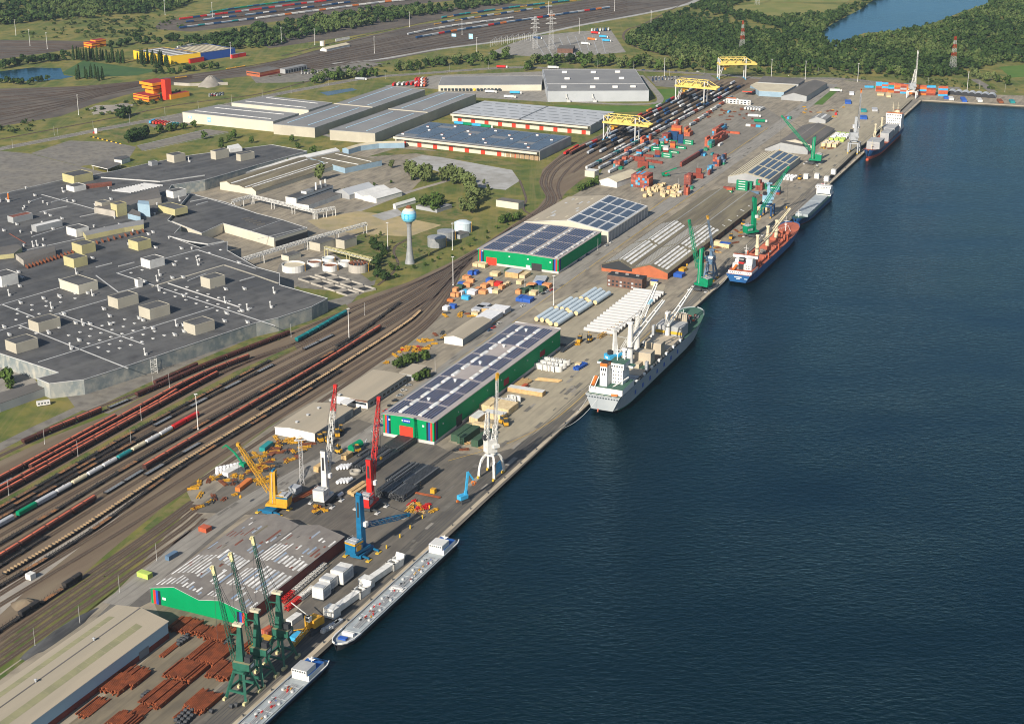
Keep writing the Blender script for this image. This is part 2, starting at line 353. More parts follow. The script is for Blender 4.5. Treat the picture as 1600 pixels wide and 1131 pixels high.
hz=bpy.data.materials.new('haze');hz.use_nodes=True;ht=hz.node_tree
for n in[n for n in ht.nodes if n.type=='BSDF_PRINCIPLED']:ht.nodes.remove(n)
pv=ht.nodes.new('ShaderNodeVolumePrincipled');pv.inputs['Color'].default_value=(.62,.8,1,1);pv.inputs['Density'].default_value=.000028;pv.inputs['Anisotropy'].default_value=.2
ht.links.new(pv.outputs[0],ht.nodes['Material Output'].inputs['Volume']);MATS['haze']=hz
mb=MB();mb.rect(-6100,6100,-1600,9100,-9.5,424,'haze');tag(mb.build('haze'),kind='stuff')
qn=[(300,1131+90)]
YARD=[(-140,1190),(0,1052),(120,968),(200,905),(290,800),(292,762),(420,668),(505,612),(590,568),(622,552),(662,518),(688,480),(706,452),(722,432),(745,411),(790,372),(845,335),(905,300),(930,285),(945,258),(1010,222),(1110,168),(1150,140),(1200,122),(1300,124),(1400,134),(1480,146),(1605,150),tuple(qfar*.3+QC*.7),tuple(QC),tuple(QC+QD*2000)]
S('yard_pavement',YARD,'yard',.03)
Z2,Z3,Z4=.06,.09,.12
S('apron',[(300,800),(420,700),(560,655),(600,668),(680,694),(705,707),(760,712),(800,700),(850,668),(893,640),(905,645),(703,836),(500,1022),(330,1190),(230,1190),(440,985),(540,850),(520,830),(440,806)],'yard_dark',Z2)
S('apron_edge',[(893,640),(1100,448),(1280,290),(1425,156),(1440,157),(905,645)],'yard_mid',Z2)
S('pavement',[(700,690),(880,545),(960,470),(1000,440),(1040,445),(1010,520),(890,637),(840,668),(790,690),(740,702)],'yard_light',Z2)
S('pavement',[(835,480),(950,440),(1010,460),(905,540),(872,520)],'yard_light',Z3)
S('pavement',[(1290,190),(1340,142),(1440,135),(1425,158),(1300,280),(1270,270)],'yard_light',Z2)
S('pavement',[(1000,280),(1090,190),(1190,165),(1230,190),(1090,285),(1020,300)],'yard_mid',Z2)
S('yard_pavement',[(30,1190),(160,1090),(264,998),(240,940),(390,978),(430,985),(330,1080),(220,1190)],'yard_brown',Z2+.01)
band('road',[(620,650),(680,595),(750,538),(812,485),(900,422),(1000,350),(1090,288),(1180,225),(1250,172),(1300,132)],17,'asphalt',Z4)
band('road',[(180,945),(260,880),(330,822),(400,778),(480,735),(560,690),(620,650)],15,'asphalt',Z4)
S('yard_setts',[(150,965),(290,830),(330,822),(385,802),(300,870),(238,920),(235,940),(215,950),(185,946)],'setts',Z3)
S('yard_setts',[(0,1075),(180,946),(225,950),(60,1070),(-120,1220),(-160,1200)],'setts',Z3)
# rail yards
S('rail_ballast',[(-120,770),(0,702),(60,690),(170,648),(330,566),(460,515),(560,468),(640,440),(700,412),(752,384),(800,352),(840,325),(853,308),(842,285),(848,265),(880,238),(950,205),(1060,148),(1110,126),(1170,120),(1200,122),(1110,168),(1010,222),(945,258),(905,284),(885,300),(862,330),(790,374),(745,412),(716,436),(703,455),(688,480),(664,512),(622,552),(590,568),(420,666),(296,758),(170,862),(0,1010),(-140,1120)],'ballast',.045)
S('scrub',[(-60,1085),(0,1035),(100,960),(230,850),(300,785),(292,768),(240,812),(120,915),(0,1008)],'weeds',.06)
S('scrub',[(-80,1130),(0,1055),(120,968),(180,925),(200,905),(150,948),(0,1062),(-80,1135)],'weeds',.09)
S('service_path',[(0,920),(60,872),(130,822),(260,735),(250,755),(150,835),(60,905),(0,960)],'gravel',.05)
S('rail_ballast',[(-80,132),(0,139),(132,135),(217,127),(300,116),(400,103),(470,86),(560,60),(650,40),(740,26),(860,10),(960,-8),(1120,-8),(1080,6),(1000,22),(912,38),(800,60),(690,78),(600,96),(500,112),(380,120),(270,133),(217,143),(140,165),(95,182),(0,198),(-80,205)],'ballast_dark',.03)
S('rail_ballast',[(-60,60),(0,63),(100,64),(160,66),(110,78),(0,93),(-60,98)],'ballast_dark',.03)
S('rail_ballast',[(250,34),(330,22),(420,8),(520,-6),(780,-6),(620,10),(500,25),(400,38),(300,50),(240,46)],'ballast_dark',.03)
S('rail_ballast',[(400,60),(480,40),(640,20),(780,5),(830,8),(700,28),(560,55),(420,76)],'ballast_dark',.035)
S('scrub',[(-60,818),(0,783),(240,648),(367,581),(460,540),(464,546),(370,590),(243,656),(0,791),(-60,826)],'weeds',.11)
S('scrub',[(-60,745),(0,708),(60,681),(200,613),(300,567),(420,517),(540,475),(546,482),(430,527),(310,574),(210,619),(65,690),(0,720),(-60,752)],'weeds',.055)
# roads and open ground inland
band('road',[(-60,246),(0,233),(105,213),(150,204),(225,190),(290,178),(360,163),(430,148),(500,135),(575,122),(650,116),(800,106),(900,109),(990,110),(1120,117),(1200,123),(1320,124),(1420,136),(1500,138)],15,'asphalt_old',.07,marks='line_white')
band('road',[(520,100),(600,92),(680,78),(800,62),(912,39),(1000,23),(1070,8),(1100,-5)],11,'slab',.07)
band('road',[(380,192),(480,205),(560,222),(610,215)],9,'asphalt',.07)
band('road',[(865,157),(960,163),(1020,162),(1032,155),(1020,138),(1000,118)],9,'asphalt',.07)
band('road',[(1522,124),(1540,135),(1552,145)],12,'asphalt_old',.07)
band('road',[(560,330),(640,300),(700,282),(740,262)],6,'gravel',.05)
S('lot',[(48,240),(108,220),(175,222),(213,230),(200,250),(125,260)],'asphalt_old',.05)
S('lot',[(-60,244),(0,236),(45,240),(120,259),(165,270),(200,262),(330,290),(140,330),(-80,340)],'asphalt_old',.045)
S('lot',[(213,228),(322,202),(357,206),(222,236)],'asphalt_old',.05)
S('lot',[(225,190),(290,178),(300,196),(240,200)],'asphalt_old',.055)
S('lot',[(762,84),(800,68),(835,57),(910,49),(955,48),(978,82),(920,87),(850,90)],'asphalt',.05)
S('lot',[(600,135),(680,118),(850,112),(860,160),(700,150),(690,140)],'asphalt',.05)
S('lot',[(1010,120),(1110,118),(1120,125),(1060,138),(1025,135)],'asphalt_old',.05)
S('lot',[(480,112),(560,96),(600,100),(520,125),(440,130),(400,130),(390,118)],'asphalt_old',.05)
S('lot',[(60,470),(460,480),(560,460),(545,478),(330,566),(170,646),(120,640),(60,560)],'asphalt_old',.04)
S('lot',[(-60,590),(30,560),(60,600),(0,640),(-60,650)],'asphalt',.05)
band('service_road',[(-60,730),(0,698),(60,668),(120,640),(200,600),(300,556),(420,505),(530,470),(575,450)],9,'asphalt_old',.07)
S('lot',[(230,300),(440,250),(630,225),(700,240),(640,300),(560,330),(600,360),(520,420),(420,470),(300,440)],'yard',.04)
S('lot',[(440,405),(600,395),(585,445),(560,458),(470,450),(430,430)],'asphalt_old',.055)
S('scrub',[(520,395),(600,340),(700,320),(740,340),(660,410),(580,440)],'weeds',.06)
S('sand_patch',[(480,345),(560,330),(620,338),(690,352),(640,370),(560,366),(500,358)],'sand',.07)
S('slab',[(580,337),(620,326),(632,335),(600,345)],'slab',.08)
S('slab',[(632,252),(660,243),(690,246),(800,266),(812,283),(790,297),(740,292),(690,270)],'slab',.07)
S('grass',[(575,245),(650,240),(700,248),(820,262),(810,255),(700,238),(620,232)],'weeds',.06)
S('grass',[(862,165),(1015,166),(1033,156),(1025,140),(1062,139),(1054,155),(1012,174),(950,177)],'lawn',.06)
S('grass',[(95,115),(130,95),(200,105),(250,110),(215,118),(130,122)],'reeds',.04)
S('grass',[(1268,164),(1305,137),(1314,138),(1285,164)],'lawn',.1)
S('field',[(1130,14),(1190,4),(1320,8),(1290,20),(1200,26)],'field',.05)
S('field',[(1150,4),(1230,-12),(1350,-12),(1322,4)],'field',.045)
S('field',[(1560,105),(1600,102),(1640,118),(1580,122)],'lawn',.05)
S('gravel_patch',[(135,172),(150,165),(215,163),(180,175)],'gravel',.06)
S('gravel_patch',[(150,200),(230,182),(240,196),(200,224)],'weeds',.04)
S('pond_water',[(-80,105),(0,112),(50,106),(95,107),(100,118),(115,120),(95,124),(50,128),(0,124),(-80,130)],'lakewater',.08)
S('pond_water',[(500,145),(550,138),(558,141),(512,150)],'pond',.08)
S('lake_water',[(1282,52),(1300,38),(1345,15),(1365,0),(1400,-22),(1560,-22),(1548,4),(1500,20),(1450,40),(1420,48),(1350,52),(1305,73),(1300,70)],'lakewater',.08)
# ---------------------------------------------------------------- buildings: helpers
def _solve(f,lo=-5.,hi=120.):
 a=f(lo)
 for _ in range(60):
  m=(lo+hi)/2
  if(f(m)>0)==(a>0):lo=m
  else:hi=m
 return lo
def on_y(fr,px,py,y=0.):
 """photograph point on the upright plane y=const of the frame -> x, z"""
 z=_solve(lambda z:fr.l(px,py,z)[1]-y);return fr.l(px,py,z)[0],z
def on_x(fr,px,py,x=0.):
 z=_solve(lambda z:fr.l(px,py,z)[0]-x);return fr.l(px,py,z)[1],z
def prof_z(prof):
 def f(x):
  for(a,za),(b,zb)in zip(prof,prof[1:]):
   if x<=b:return za+(zb-za)*(x-a)/(b-a)
  return prof[-1][1]
 return f
def walls(name,root,prof,y0,y1,m,h0=0.,h1=None,out=0.):
 """shell between heights h0 and the roof line (or h1); m: material or (left, right, near, far)"""
 m=(m,)*4 if isinstance(m,str)else m
 xl,xr=prof[0][0]-out,prof[-1][0]+out;y0-=out;y1+=out;mb=MB()
 P=[(p[0],p[1]if h1 is None else h1)for p in prof]
 P[0]=(xl,P[0][1]);P[-1]=(xr,P[-1][1])
 mb.poly([(xl,y1,h0),(xl,y0,h0),(xl,y0,P[0][1]),(xl,y1,P[0][1])],m[0])
 mb.poly([(xr,y0,h0),(xr,y1,h0),(xr,y1,P[-1][1]),(xr,y0,P[-1][1])],m[1])
 mb.poly([(xl,y0,h0),(xr,y0,h0)]+[(x,y0,z)for x,z in P[::-1]],m[2])
 mb.poly([(xr,y1,h0),(xl,y1,h0)]+[(x,y1,z)for x,z in P],m[3])
 if h1 is not None:mb.poly([(xl,y0,h1),(xr,y0,h1),(xr,y1,h1),(xl,y1,h1)],m[2])
 return mb.build(name,root)
def roof(root,prof,y0,y1,m,ov=.5,th=.35,edge=None,strips=(),name='roof'):
 """roof sheet over the profile; strips (x0,x1,y0,y1,material[,height]) lie on it"""
 mb=MB();edge=edge or m;Q=list(prof)
 (a,za),(b,zb)=Q[0],Q[1];s=(zb-za)/(b-a);Q[0]=(a-ov,za-s*ov)
 (a,za),(b,zb)=Q[-2],Q[-1];s=(zb-za)/(b-a);Q[-1]=(b+ov,zb+s*ov)
 ya,yb=y0-ov,y1+ov;up=.02
 for(a,za),(b,zb)in zip(Q,Q[1:]):
  mb.poly([(a,ya,za+th),(b,ya,zb+th),(b,yb,zb+th),(a,yb,za+th)],m)
  mb.poly([(a,yb,za+up),(b,yb,zb+up),(b,ya,zb+up),(a,ya,za+up)],m)
  mb.poly([(a,ya,za+up),(b,ya,zb+up),(b,ya,zb+th),(a,ya,za+th)],edge)
  mb.poly([(b,yb,zb+up),(a,yb,za+up),(a,yb,za+th),(b,yb,zb+th)],edge)
 for(x,z),q in((Q[0],1),(Q[-1],0)):
  c=[(x,ya,z+up),(x,yb,z+up),(x,yb,z+th),(x,ya,z+th)];mb.poly(c[::-1]if q else c,edge)
 f=prof_z(Q)
 for st in strips:roof_strip(mb,f,th,*st)
 return mb.build(name,root),(lambda x:f(x)+th)
def roof_strip(mb,f,th,x0,x1,y0,y1,m,h=.06):
 z0,z1=f(x0)+th,f(x1)+th
 lo=[(x0,y0,z0+.005),(x1,y0,z1+.005),(x1,y1,z1+.005),(x0,y1,z0+.005)]
 mb.faces(lo+[(x,y,z+h)for x,y,z in lo],[(4,5,6,7),(0,1,5,4),(1,2,6,5),(2,3,7,6),(3,0,4,7)],m)
def facade(root,name,m,plane,v,a,b,z0=None,z1=None,proud=.12,label=None):
 """flat panel (door, window, stripe) on the near (y), right (x+) or left (x-) wall; a..b along the wall"""
 mb=MB();a,b=min(a,b),max(a,b)
 if plane=='y':mb.rect(a,b,v-proud,v+.05,z0,z1,m)
 else:
  s=1 if plane=='x' else-1
  mb.rect(min(v-s*.05,v+s*proud),max(v-s*.05,v+s*proud),a,b,z0,z1,m)
 o=mb.build(name,root)
 if label:o['label']=label
 return o
def fpx(root,fr,name,m,plane,v,p0,p1,proud=.12,label=None):
 g=on_y if plane=='y' else on_x
 a,za=g(fr,p0[0],p0[1],v);b,zb=g(fr,p1[0],p1[1],v)
 return facade(root,name,m,plane,v,a,b,max(0.,min(za,zb)),max(za,zb),proud,label)
def bld(name,label,fr,cat='warehouse',group=None):return thing(name,label,cat,fr.o,fr.rz,group)
def solar(root,f,rows,name='solar_array',m='solar',h=.35):
 """rows of panels tilted with the roof; one part per block"""
 mb=MB()
 for x0,x1,y0,y1 in rows:roof_strip(mb,f,0,x0,x1,y0,y1,m,h)
 return mb.build(name,root)
TXT=[]
def text(s,size,m,root,loc,rot,name='lettering',ext=.02):
 c=bpy.data.curves.new(name,'FONT');c.body=s;c.size=size;c.extrude=ext;c.align_x='CENTER';c.align_y='CENTER'
 o=bpy.data.objects.new(name,c);COL.objects.link(o);dg=bpy.context.evaluated_depsgraph_get()
 me=bpy.data.meshes.new_from_object(o.evaluated_get(dg));bpy.data.objects.remove(o);bpy.data.curves.remove(c)
 me.materials.clear();me.materials.append(MATS[m])
 o=bpy.data.objects.new(name,me);COL.objects.link(o);o.parent=root;o.location=loc;o.rotation_euler=rot;return o
 # ---------------------------------------------------------------- beige warehouse, lower left
fr=Fr((264,997));ze=9.7
xr_,zr_=on_y(fr,219,950);xl_,zl_=on_y(fr,182,946)
prof=[(xl_,zl_),(xr_,zr_),(0,ze)];y0=-215
b=bld('warehouse','long beige roofed warehouse with pale blue side wall and moss strips',fr)
walls('brick_base',b,prof,y0,0,'brick',0,3.2,.12);walls('wall',b,prof,y0,0,('clad_blue','clad_lblue','clad_lblue','clad_blue'),3.2)
st=[]
for x in(xl_*.80,xr_*.5):
 y=y0
 while y<-14:st.append((x-1.9,x+1.9,y,min(y+5.8,-12),'roof_moss',.05));y+=6
st.append((xr_-.35,xr_+.35,y0,0,'roof_dark',.12))
r,f=roof(b,prof,y0,0,'roof_beige',.5,.3,'trim_white',st)
for y in(-37,-80,-125):
 mb=MB();mb.lathe([(.5,0),(.5,1.1),(.9,1.3),(0,1.8)],'p_grey',8);o=mb.build('roof_vent',b,(xr_,y,zr_+.4))
fpx(b,fr,'door','door_grey','x',.1,(218,1031),(232,1008),.1)
# ---------------------------------------------------------------- double-gabled green shed
fr=Fr((387,978.5))
pts=[on_y(fr,*p)for p in((235,918),(272,917),(311,937),(344,938),(386.3,958))]
prof=pts[:-1]+[(0,pts[-1][1])]
L2=fr.l(536,838,prof[-1][1])[1]
b=bld('warehouse','double gabled shed with bright green end wall and patchy grey fibre roof',fr)
walls('wall',b,prof,0,L2,('brick','brick','green_clad','brick'))
st=[];rr=random.Random(3);xl,xr=prof[0][0],0
W_=(xr-xl)
WB=['rooflight_white']*5+['rooflight','rooflight_blue']
Xr=[p[0]for p in prof]
for zn,nst,bands in((0,5,((.03,.13,0),(.17,.43,0),(.5,.62,2),(.68,.8,2))),(1,8,((.03,.12,1),(.16,.33,1),(.37,.5,0),(.55,.68,2),(.72,.9,2))),(2,5,((.04,.12,1),(.18,.42,0),(.5,.74,0),(.78,.92,2))),(3,7,((.04,.16,3),(.2,.45,0),(.5,.63,0),(.68,.8,2),(.84,.95,3)))):
 for i in range(nst):
  x=Xr[zn]+(Xr[zn+1]-Xr[zn])*(i+.55)/nst
  for ya,yb,kd in bands:
   if rr.random()<(.06,.25,.4,.3)[kd]:continue
   m=rr.choice((WB,WB,['roof_rust','rooflight_white','rooflight_blue','roof_brown','roof_rust'],['rooflight_blue','roof_grey','rooflight_blue','rooflight_white'])[kd]);w=.62 if kd==0 else .5
   st.append((x-w,x+w,L2*(ya+rr.random()*.02),L2*(yb-rr.random()*(.02 if kd==0 else .07)),m,.06))
for k in range(40):
 x=xl+W_*rr.random();y=L2*rr.uniform(.03,.95);st.append((x-.5,x+.5,y,y+rr.uniform(1.5,4),rr.choice(['rooflight_white','roof_rust','rooflight_blue','rooflight_white','roof_dark']),.075))
st+=[(prof[2][0]-.4,prof[2][0]+.4,0,L2,'roof_dark',.09)]
r,f=roof(b,prof,0,L2,'roof_fibre',.35,.25,'rooflight',st)
zb=prof[0][1]
for n,(m,a)in enumerate((('red_clad',1.6),('blue_clad',3.2),('navy_clad',4.8))):
 facade(b,'colour_stripe',m,'y',0,xl+a,xl+a+1.55,0.1,zb-.6,.1);facade(b,'colour_stripe',m,'y',0,-a-1.55,-a,.1,prof[-1][1]-.2,.1)
facade(b,'sign_panel','trim_white','y',0,xl+7.5,xl+9.6,3.6,5,.1)
fpx(b,fr,'door','roof_rust','x',0,(480,910),(489,886),.1)
# ---------------------------------------------------------------- low beige offices by the tracks
def flat(name,label,corner,az,xw,yl,z,wm,rm,cat='building',par=.0,parm=None,group=None,ov=.3,prof=None):
 """flat or low roofed block; corner: near right ground corner; xw, yl: photograph points at roof height giving width and length"""
 fr=Fr(corner,az);w=fr.l(*xw,z)[0]if isinstance(xw,tuple)else xw;l=fr.l(*yl,z)[1]if isinstance(yl,tuple)else yl
 b=bld(name,label,fr,cat,group)
 x0,x1=min(0,w),max(0,w);y0,y1=min(0,l),max(0,l)
 prof=[(x0+(x1-x0)*a,z+d)for a,d in prof]if prof else[(x0,z),((x0+x1)/2,z+.01),(x1,z)]
 walls('wall',b,prof,y0,y1,wm)
 r,f=roof(b,prof,y0,y1,rm,ov,.3,parm)
 return b,fr,(x0,x1,y0,y1),f
b,fr,(x0,x1,y0,y1),f=flat('office_building','low beige roofed office with grey walls nearer the stacked pipes',(492,690.5),25,(421,671),(556.5,639),6.,('clad_grey','clad_grey','wall_white','clad_grey'),'roof_beige','office building',prof=((0,-.8),(.36,.6),(1,0)),parm='trim_white')
for y in(12,25,42,56):
 facade(b,'garage_door','door_grey','x',x1,y-3,y+5,.1,4)
for y in(10,24,38,54,66):
 mb=MB();mb.box(0,0,0,1.6,1.6,.9,'p_grey');mb.box(0,0,.9,2,2,.25,'rooflight');mb.build('roof_hatch',b,(x0+(x1-x0)*.36,y,6.8))
b,fr,(x0,x1,y0,y1),f=flat('office_building','beige flat roofed office beside the row of parked cars',(574.5,639),25,(530,611.5),(634,586),6.,('clad_grey','clad_grey','wall_white','clad_grey'),'roof_beige','office building',prof=((0,-.2),(.4,.3),(1,0)),parm='roof_brown')
facade(b,'window_band','glass_dark','y',y0,x0+14,x1-1,2.6,4.2);facade(b,'parapet_band','brick_brown','y',y0,x0+13,x1,4.6,5.9,.15)
for k in range(11):facade(b,'window','glass_dark','x',x1,4+k*6,7.4+k*6,1.6,3.4)
fr2=Fr((556,655));b2=thing('canopy','white flat canopy roof between the two beige offices','canopy',fr2.o,fr2.rz)
c=[fr2.l(*p,5.2)for p in((542,633),(530.5,629),(547,617.5),(558.5,623))]
mb=MB();mb.prism(c,5.2,5.6,'roof_white',None,True);mb.build('roof',b2)
for q in c:
 mb=MB();mb.bar((q[0]*.98,q[1],0),(q[0]*.98,q[1],5.2),.3,'steel');mb.build('post',b2)
b,fr,e,f=flat('guard_house','small flat roofed hut among bushes behind the beige office',(646,595),25,(632,577),(662,571),4.5,'clad_grey','roof_beige','hut')
# ---------------------------------------------------------------- the two green solar warehouses
def stripes4(b,plane,v,a,d,h0,h1):
 for m,k in(('navy_clad',3),('blue_clad',2),('red_clad',1)):
  c=a+d*(k*1.5-.2);facade(b,'colour_stripe',m,plane,v,c,c+d*1.35,h0,h1,.08)
fr=Fr((678.5,695));z=15.5
xl,zl=on_y(fr,598.5,645.4);zl=z+.0
L=fr.l(875,515,z)[1]
prof=[(xl,z),(xl/2,z+1.0),(0,z)]
b=bld('warehouse','long green warehouse with red near door and solar rows on pink grey roof',fr)
walls('plinth',b,prof,0,L,'plinth',0,2.2,.1);walls('wall',b,prof,0,L,'green_clad',2.2)
r,f=roof(b,prof,0,L,'roof_pink',.3,.5,'roof_pink')
mb=MB();mb.rect(xl-1.3,xl-.32,-.3,L,z-.6,z+.3,'gutter');mb.build('gutter',b)
W_=-xl
lanes=[(.045,.078),(.1,.133),(.155,.188),(.21,.243),(.31,.343),(.365,.398),(.42,.453),(.475,.508),(.53,.563),(.585,.618),(.7,.733),(.755,.788),(.81,.843),(.865,.898)]
ys=[.02,.125,.14,.25,.262,.37,.385,.50,.512,.62,.635,.74,.755,.855,.865,.97]
for i in range(0,16,2):
 for g in(lanes[:4],lanes[4:10],lanes[10:]):
  if g[0][0]==.31 and i in(6,10):continue
  solar(b,f,[(xl+W_*a,xl+W_*c,L*ys[i],L*ys[i+1])for a,c in g])
for xx in(.265,.655):
 for k in range(13):
  mb=MB();n=6;hw=1.5;ln=L*.048
  P=[]
  for t in range(n+1):
   a=math.pi*t/n;P+=[(-hw*math.cos(a),0,.2+.9*math.sin(a)),(-hw*math.cos(a),ln,.2+.9*math.sin(a))]
  mb.faces(P,[(2*t,2*t+1,2*t+3,2*t+2)for t in range(n)]+[tuple(range(0,2*n+2,2)),tuple(range(2*n+1,0,-2))],'rooflight_white');mb.rect(-hw-.2,hw+.2,-.2,ln+.2,0,.25,'trim_white')
  mb.build('skylight',b,(xl+W_*xx,L*(.025+k*.0735),f(xl+W_*xx)-.05))
for k in range(5):
 mb=MB();mb.box(0,0,0,1.2,1.2,1.6,'trim_white');mb.box(0,0,1.6,2.2,1.6,.5,'trim_white');mb.build('roof_vent',b,(xl+W_*.47,L*(.15+k*.19),f(xl*.5)-.1))
stripes4(b,'y',0,0,-1,2.3,z-.3);stripes4(b,'y',0,xl,1,2.3,z-.3);stripes4(b,'x',0,0,1,2.3,z-.3)
fpx(b,fr,'door','door_red','y',0,(625,684),(645.3,668),.2);
sg=fpx(b,fr,'sign','blue_clad','y',0,(629,659.5),(641,655.2),.2)
xs,zs=on_y(fr,635,657.5)
mb=MB()
for k,(a,l_)in enumerate(((-3.2,1.2),(-1.4,1.4),(.4,1.2),(2,1))):mb.rect(a,a+l_,-.05,0,-.35+.1*(k%2),.35,'trim_white')
mb.build('sign_mark',b,(xs-.3,-.22,zs))
for px,py in((608.5,655),(661.5,665.5)):
 x,zz=on_y(fr,px,py);facade(b,'wall_lamp','trim_white','y',0,x-.7,x+.7,zz-.6,zz+.6,.3)
fpx(b,fr,'door','door_dark','x',0,(713,668),(722,645),.12);fpx(b,fr,'door','red_dark','x',0,(787,604),(795,588),.12);fpx(b,fr,'door','red_dark','x',0,(843.5,559),(851.5,545),.12)
for k in range(9):facade(b,'wall_lamp','trim_white','x',0,L*(.06+k*.108),L*(.06+k*.108)+.7,10.2,11,.3)
mb=MB();mb.rect(xl,0,L+.3,L+.8,z-.3,z+1,'trim_white');mb.build('parapet',b)
# second
fr=Fr((872.5,428));z=13.
xl=on_y(fr,747,388)[0];L=fr.l(941,363,z)[1]
prof=[(xl,z),(xl/2,z+.9),(0,z)]
b=bld('warehouse','wide green warehouse with solar roof and crates stacked before it',fr)
walls('plinth',b,prof,0,L,'plinth',0,2.,.1);walls('wall',b,prof,0,L,'green_clad',2.)
r,f=roof(b,prof,0,L,'roof_pink',.3,.5,'roof_pink');W_=-xl
mb=MB();mb.rect(xl-1.3,xl-.32,-.3,L,z-.6,z+.3,'gutter');mb.build('gutter',b)
for i,(a,c)in enumerate(((.05,.29),(.37,.61),(.69,.93))):
 for j in range(4):
  ya,yb=L*(.03+j*.24),L*(.03+j*.24+.215)
  solar(b,f,[(xl+W_*(a+(c-a)*k/7),xl+W_*(a+(c-a)*(k+.68)/7),ya,yb)for k in range(7)])
for xx in(.335,.655,.965):
 for k in range(8):
  mb=MB();mb.rect(-1.3,1.3,0,L*.08,0,.7,'rooflight');mb.build('skylight',b,(xl+W_*xx-(.8 if xx>.9 else 0),L*(.03+k*.12),f(xl+W_*xx)))
stripes4(b,'y',0,0,-1,2.1,z-.3);stripes4(b,'y',0,xl,1,2.1,z-.3);stripes4(b,'x',0,0,1,2.1,z-.3)
fpx(b,fr,'door','door_red','y',0,(760,416),(776,403.5),.2);fpx(b,fr,'door','door_dark','y',0,(830.5,425),(846.5,413),.15)
fpx(b,fr,'sign','trim_white','y',0,(822,419),(828.5,415),.15)
for px,py in((754,392),(796,401),(825,405),(860,410)):
 x,zz=on_y(fr,px,py);facade(b,'wall_lamp','trim_white','y',0,x-.7,x+.7,zz-.5,zz+.5,.3)
 # white gabled hall behind it
fr=Fr((950,379.5));z=on_y(fr,950,363)[1]
xr_,zr_=on_y(fr,886.5,344.5);xl_,zl_=on_y(fr,820,347)
L=fr.l(1015,323,z)[1]
prof=[(xl_,zl_),(xr_,zr_),(0,z)]
b=bld('warehouse','white edged gabled hall with grey solar panels on its sunny slope',fr)
walls('wall',b,prof,0,L,('clad_cream','clad_grey','clad_cream','clad_cream'))
rs=random.Random(5);st=[(xr_-.5,xr_+.5,0,L,'trim_white',.12)]
for k in range(16):
 x=rs.uniform(xl_+3,xr_-5);y=rs.uniform(3,L-12);st.append((x,x+2.2,y,y+rs.uniform(3,11),rs.choice(['rooflight','roof_cream','roof_dark','rooflight']),.07))
st+=[(xr_+.6,-.3,L*a,L*a+.9,'trim_white',.08)for a in(.0,.255,.5,.75,.985)]
r,f=roof(b,prof,0,L,'roof_beige',.6,.4,'trim_white',st)
W_=-xr_
st2=MB();roof_strip(st2,f,0,xr_+.5,-.1,.2,L-.2,'roof_lgrey',.03);st2.build('white_slope',b)
for i in range(4):
 for j in range(4):
  solar(b,f,[(xr_+W_*(.055+i*.235),xr_+W_*(.055+i*.235+.175),L*(.02+j*.247),L*(.02+j*.247+.215))],m='solar_grey')
for k in range(14):facade(b,'pilaster','trim_white','x',0,L*(.01+k*.0745),L*(.01+k*.0745)+.7,.05,z-.3,.25)
# ---------------------------------------------------------------- long brown double shed
fr=Fr((1043,437));z=on_y(fr,1042.5,427)[1]
P_=[on_y(fr,*p)for p in((940,413),(967.5,407),(988,419),(1015,414))]+[(0,z)]
L=fr.l(1189,309,z)[1];xl=P_[0][0]
P_[0]=(xl,z);P_[2]=(P_[2][0],z)
b=bld('warehouse','very long brown twin gabled shed with brick walls and white rooflight strips',fr)
walls('wall',b,P_,0,L,('brick','brick_brown','brick_orange','brick'))
st=[]
for fx,w in[(.03+.032*k,.4)for k in range(6)]+[(.245+.052*k,.95)for k in range(4)]+[(.49+.035*k,.4)for k in range(6)]+[(.715+.055*k,1.)for k in range(5)]:
 x=xl*(1-fx)
 if min(abs(x-p[0])for p in P_[1:4])<1.3:continue
 for ya,yb in((.02,.25),(.262,.52)):st.append((x-w,x+w,L*ya,L*(yb-rs.random()*.012),'rooflight_white' if w>.5 else 'rooflight',.06))
for i_,p in enumerate(P_[1:4]):st.append((p[0]-.45,p[0]+.45,.2,L-.2,'roof_dark' if i_==1 else 'roof_lgrey',.09))
for k in range(9):st.append((xl*.1+rs.random()*3,xl*.1+4,L*(.36+.07*k),L*(.36+.07*k)+1.5,'rooflight_white',.07))
r,f=roof(b,P_,0,L,'roof_brown',.5,.3,'roof_brown',st)
mb=MB();mb.poly([(P_[0][0]+.2,-.16,3.0),(P_[2][0]-.2,-.16,3.0),(P_[2][0]-.2,-.16,z),(P_[1][0],-.16,P_[1][1]-.1),(P_[0][0]+.2,-.16,z)],'wall_black');mb.build('black_gable',b)
for k in range(10):facade(b,'door','door_dark','x',0,L*(.12+k*.085),L*(.12+k*.085)+6,.1,4.5)
# brick office in front
fr=Fr((1003,454.5));zf=on_y(fr,1004,437)[1]
b=bld('office_building','brown brick three storey office with flat black roof',fr,'office building')
xl=on_y(fr,949,431)[0];D=fr.l(1010,431.5,zf)[1]
prof=[(xl,zf),(xl/2,zf+.01),(0,zf)]
walls('wall',b,prof,0,D,'brick_brown');roof(b,prof,0,D,'wall_black',.3,.35,'roof_dark')
for r_ in range(2):
 for k in range(9):
  x=xl+(-xl)*(k+.5)/9;facade(b,'window','glass_dark' if k%3 else 'roof_lgrey','y',0,x-.95,x+.95,1.2+r_*3.2,2.8+r_*3.2)
for k in range(3):mb=MB();mb.box(0,0,0,3,2,1.2,'roof_grey');mb.build('roof_unit',b,(xl*(.2+.3*k),D*.6,zf+.35))
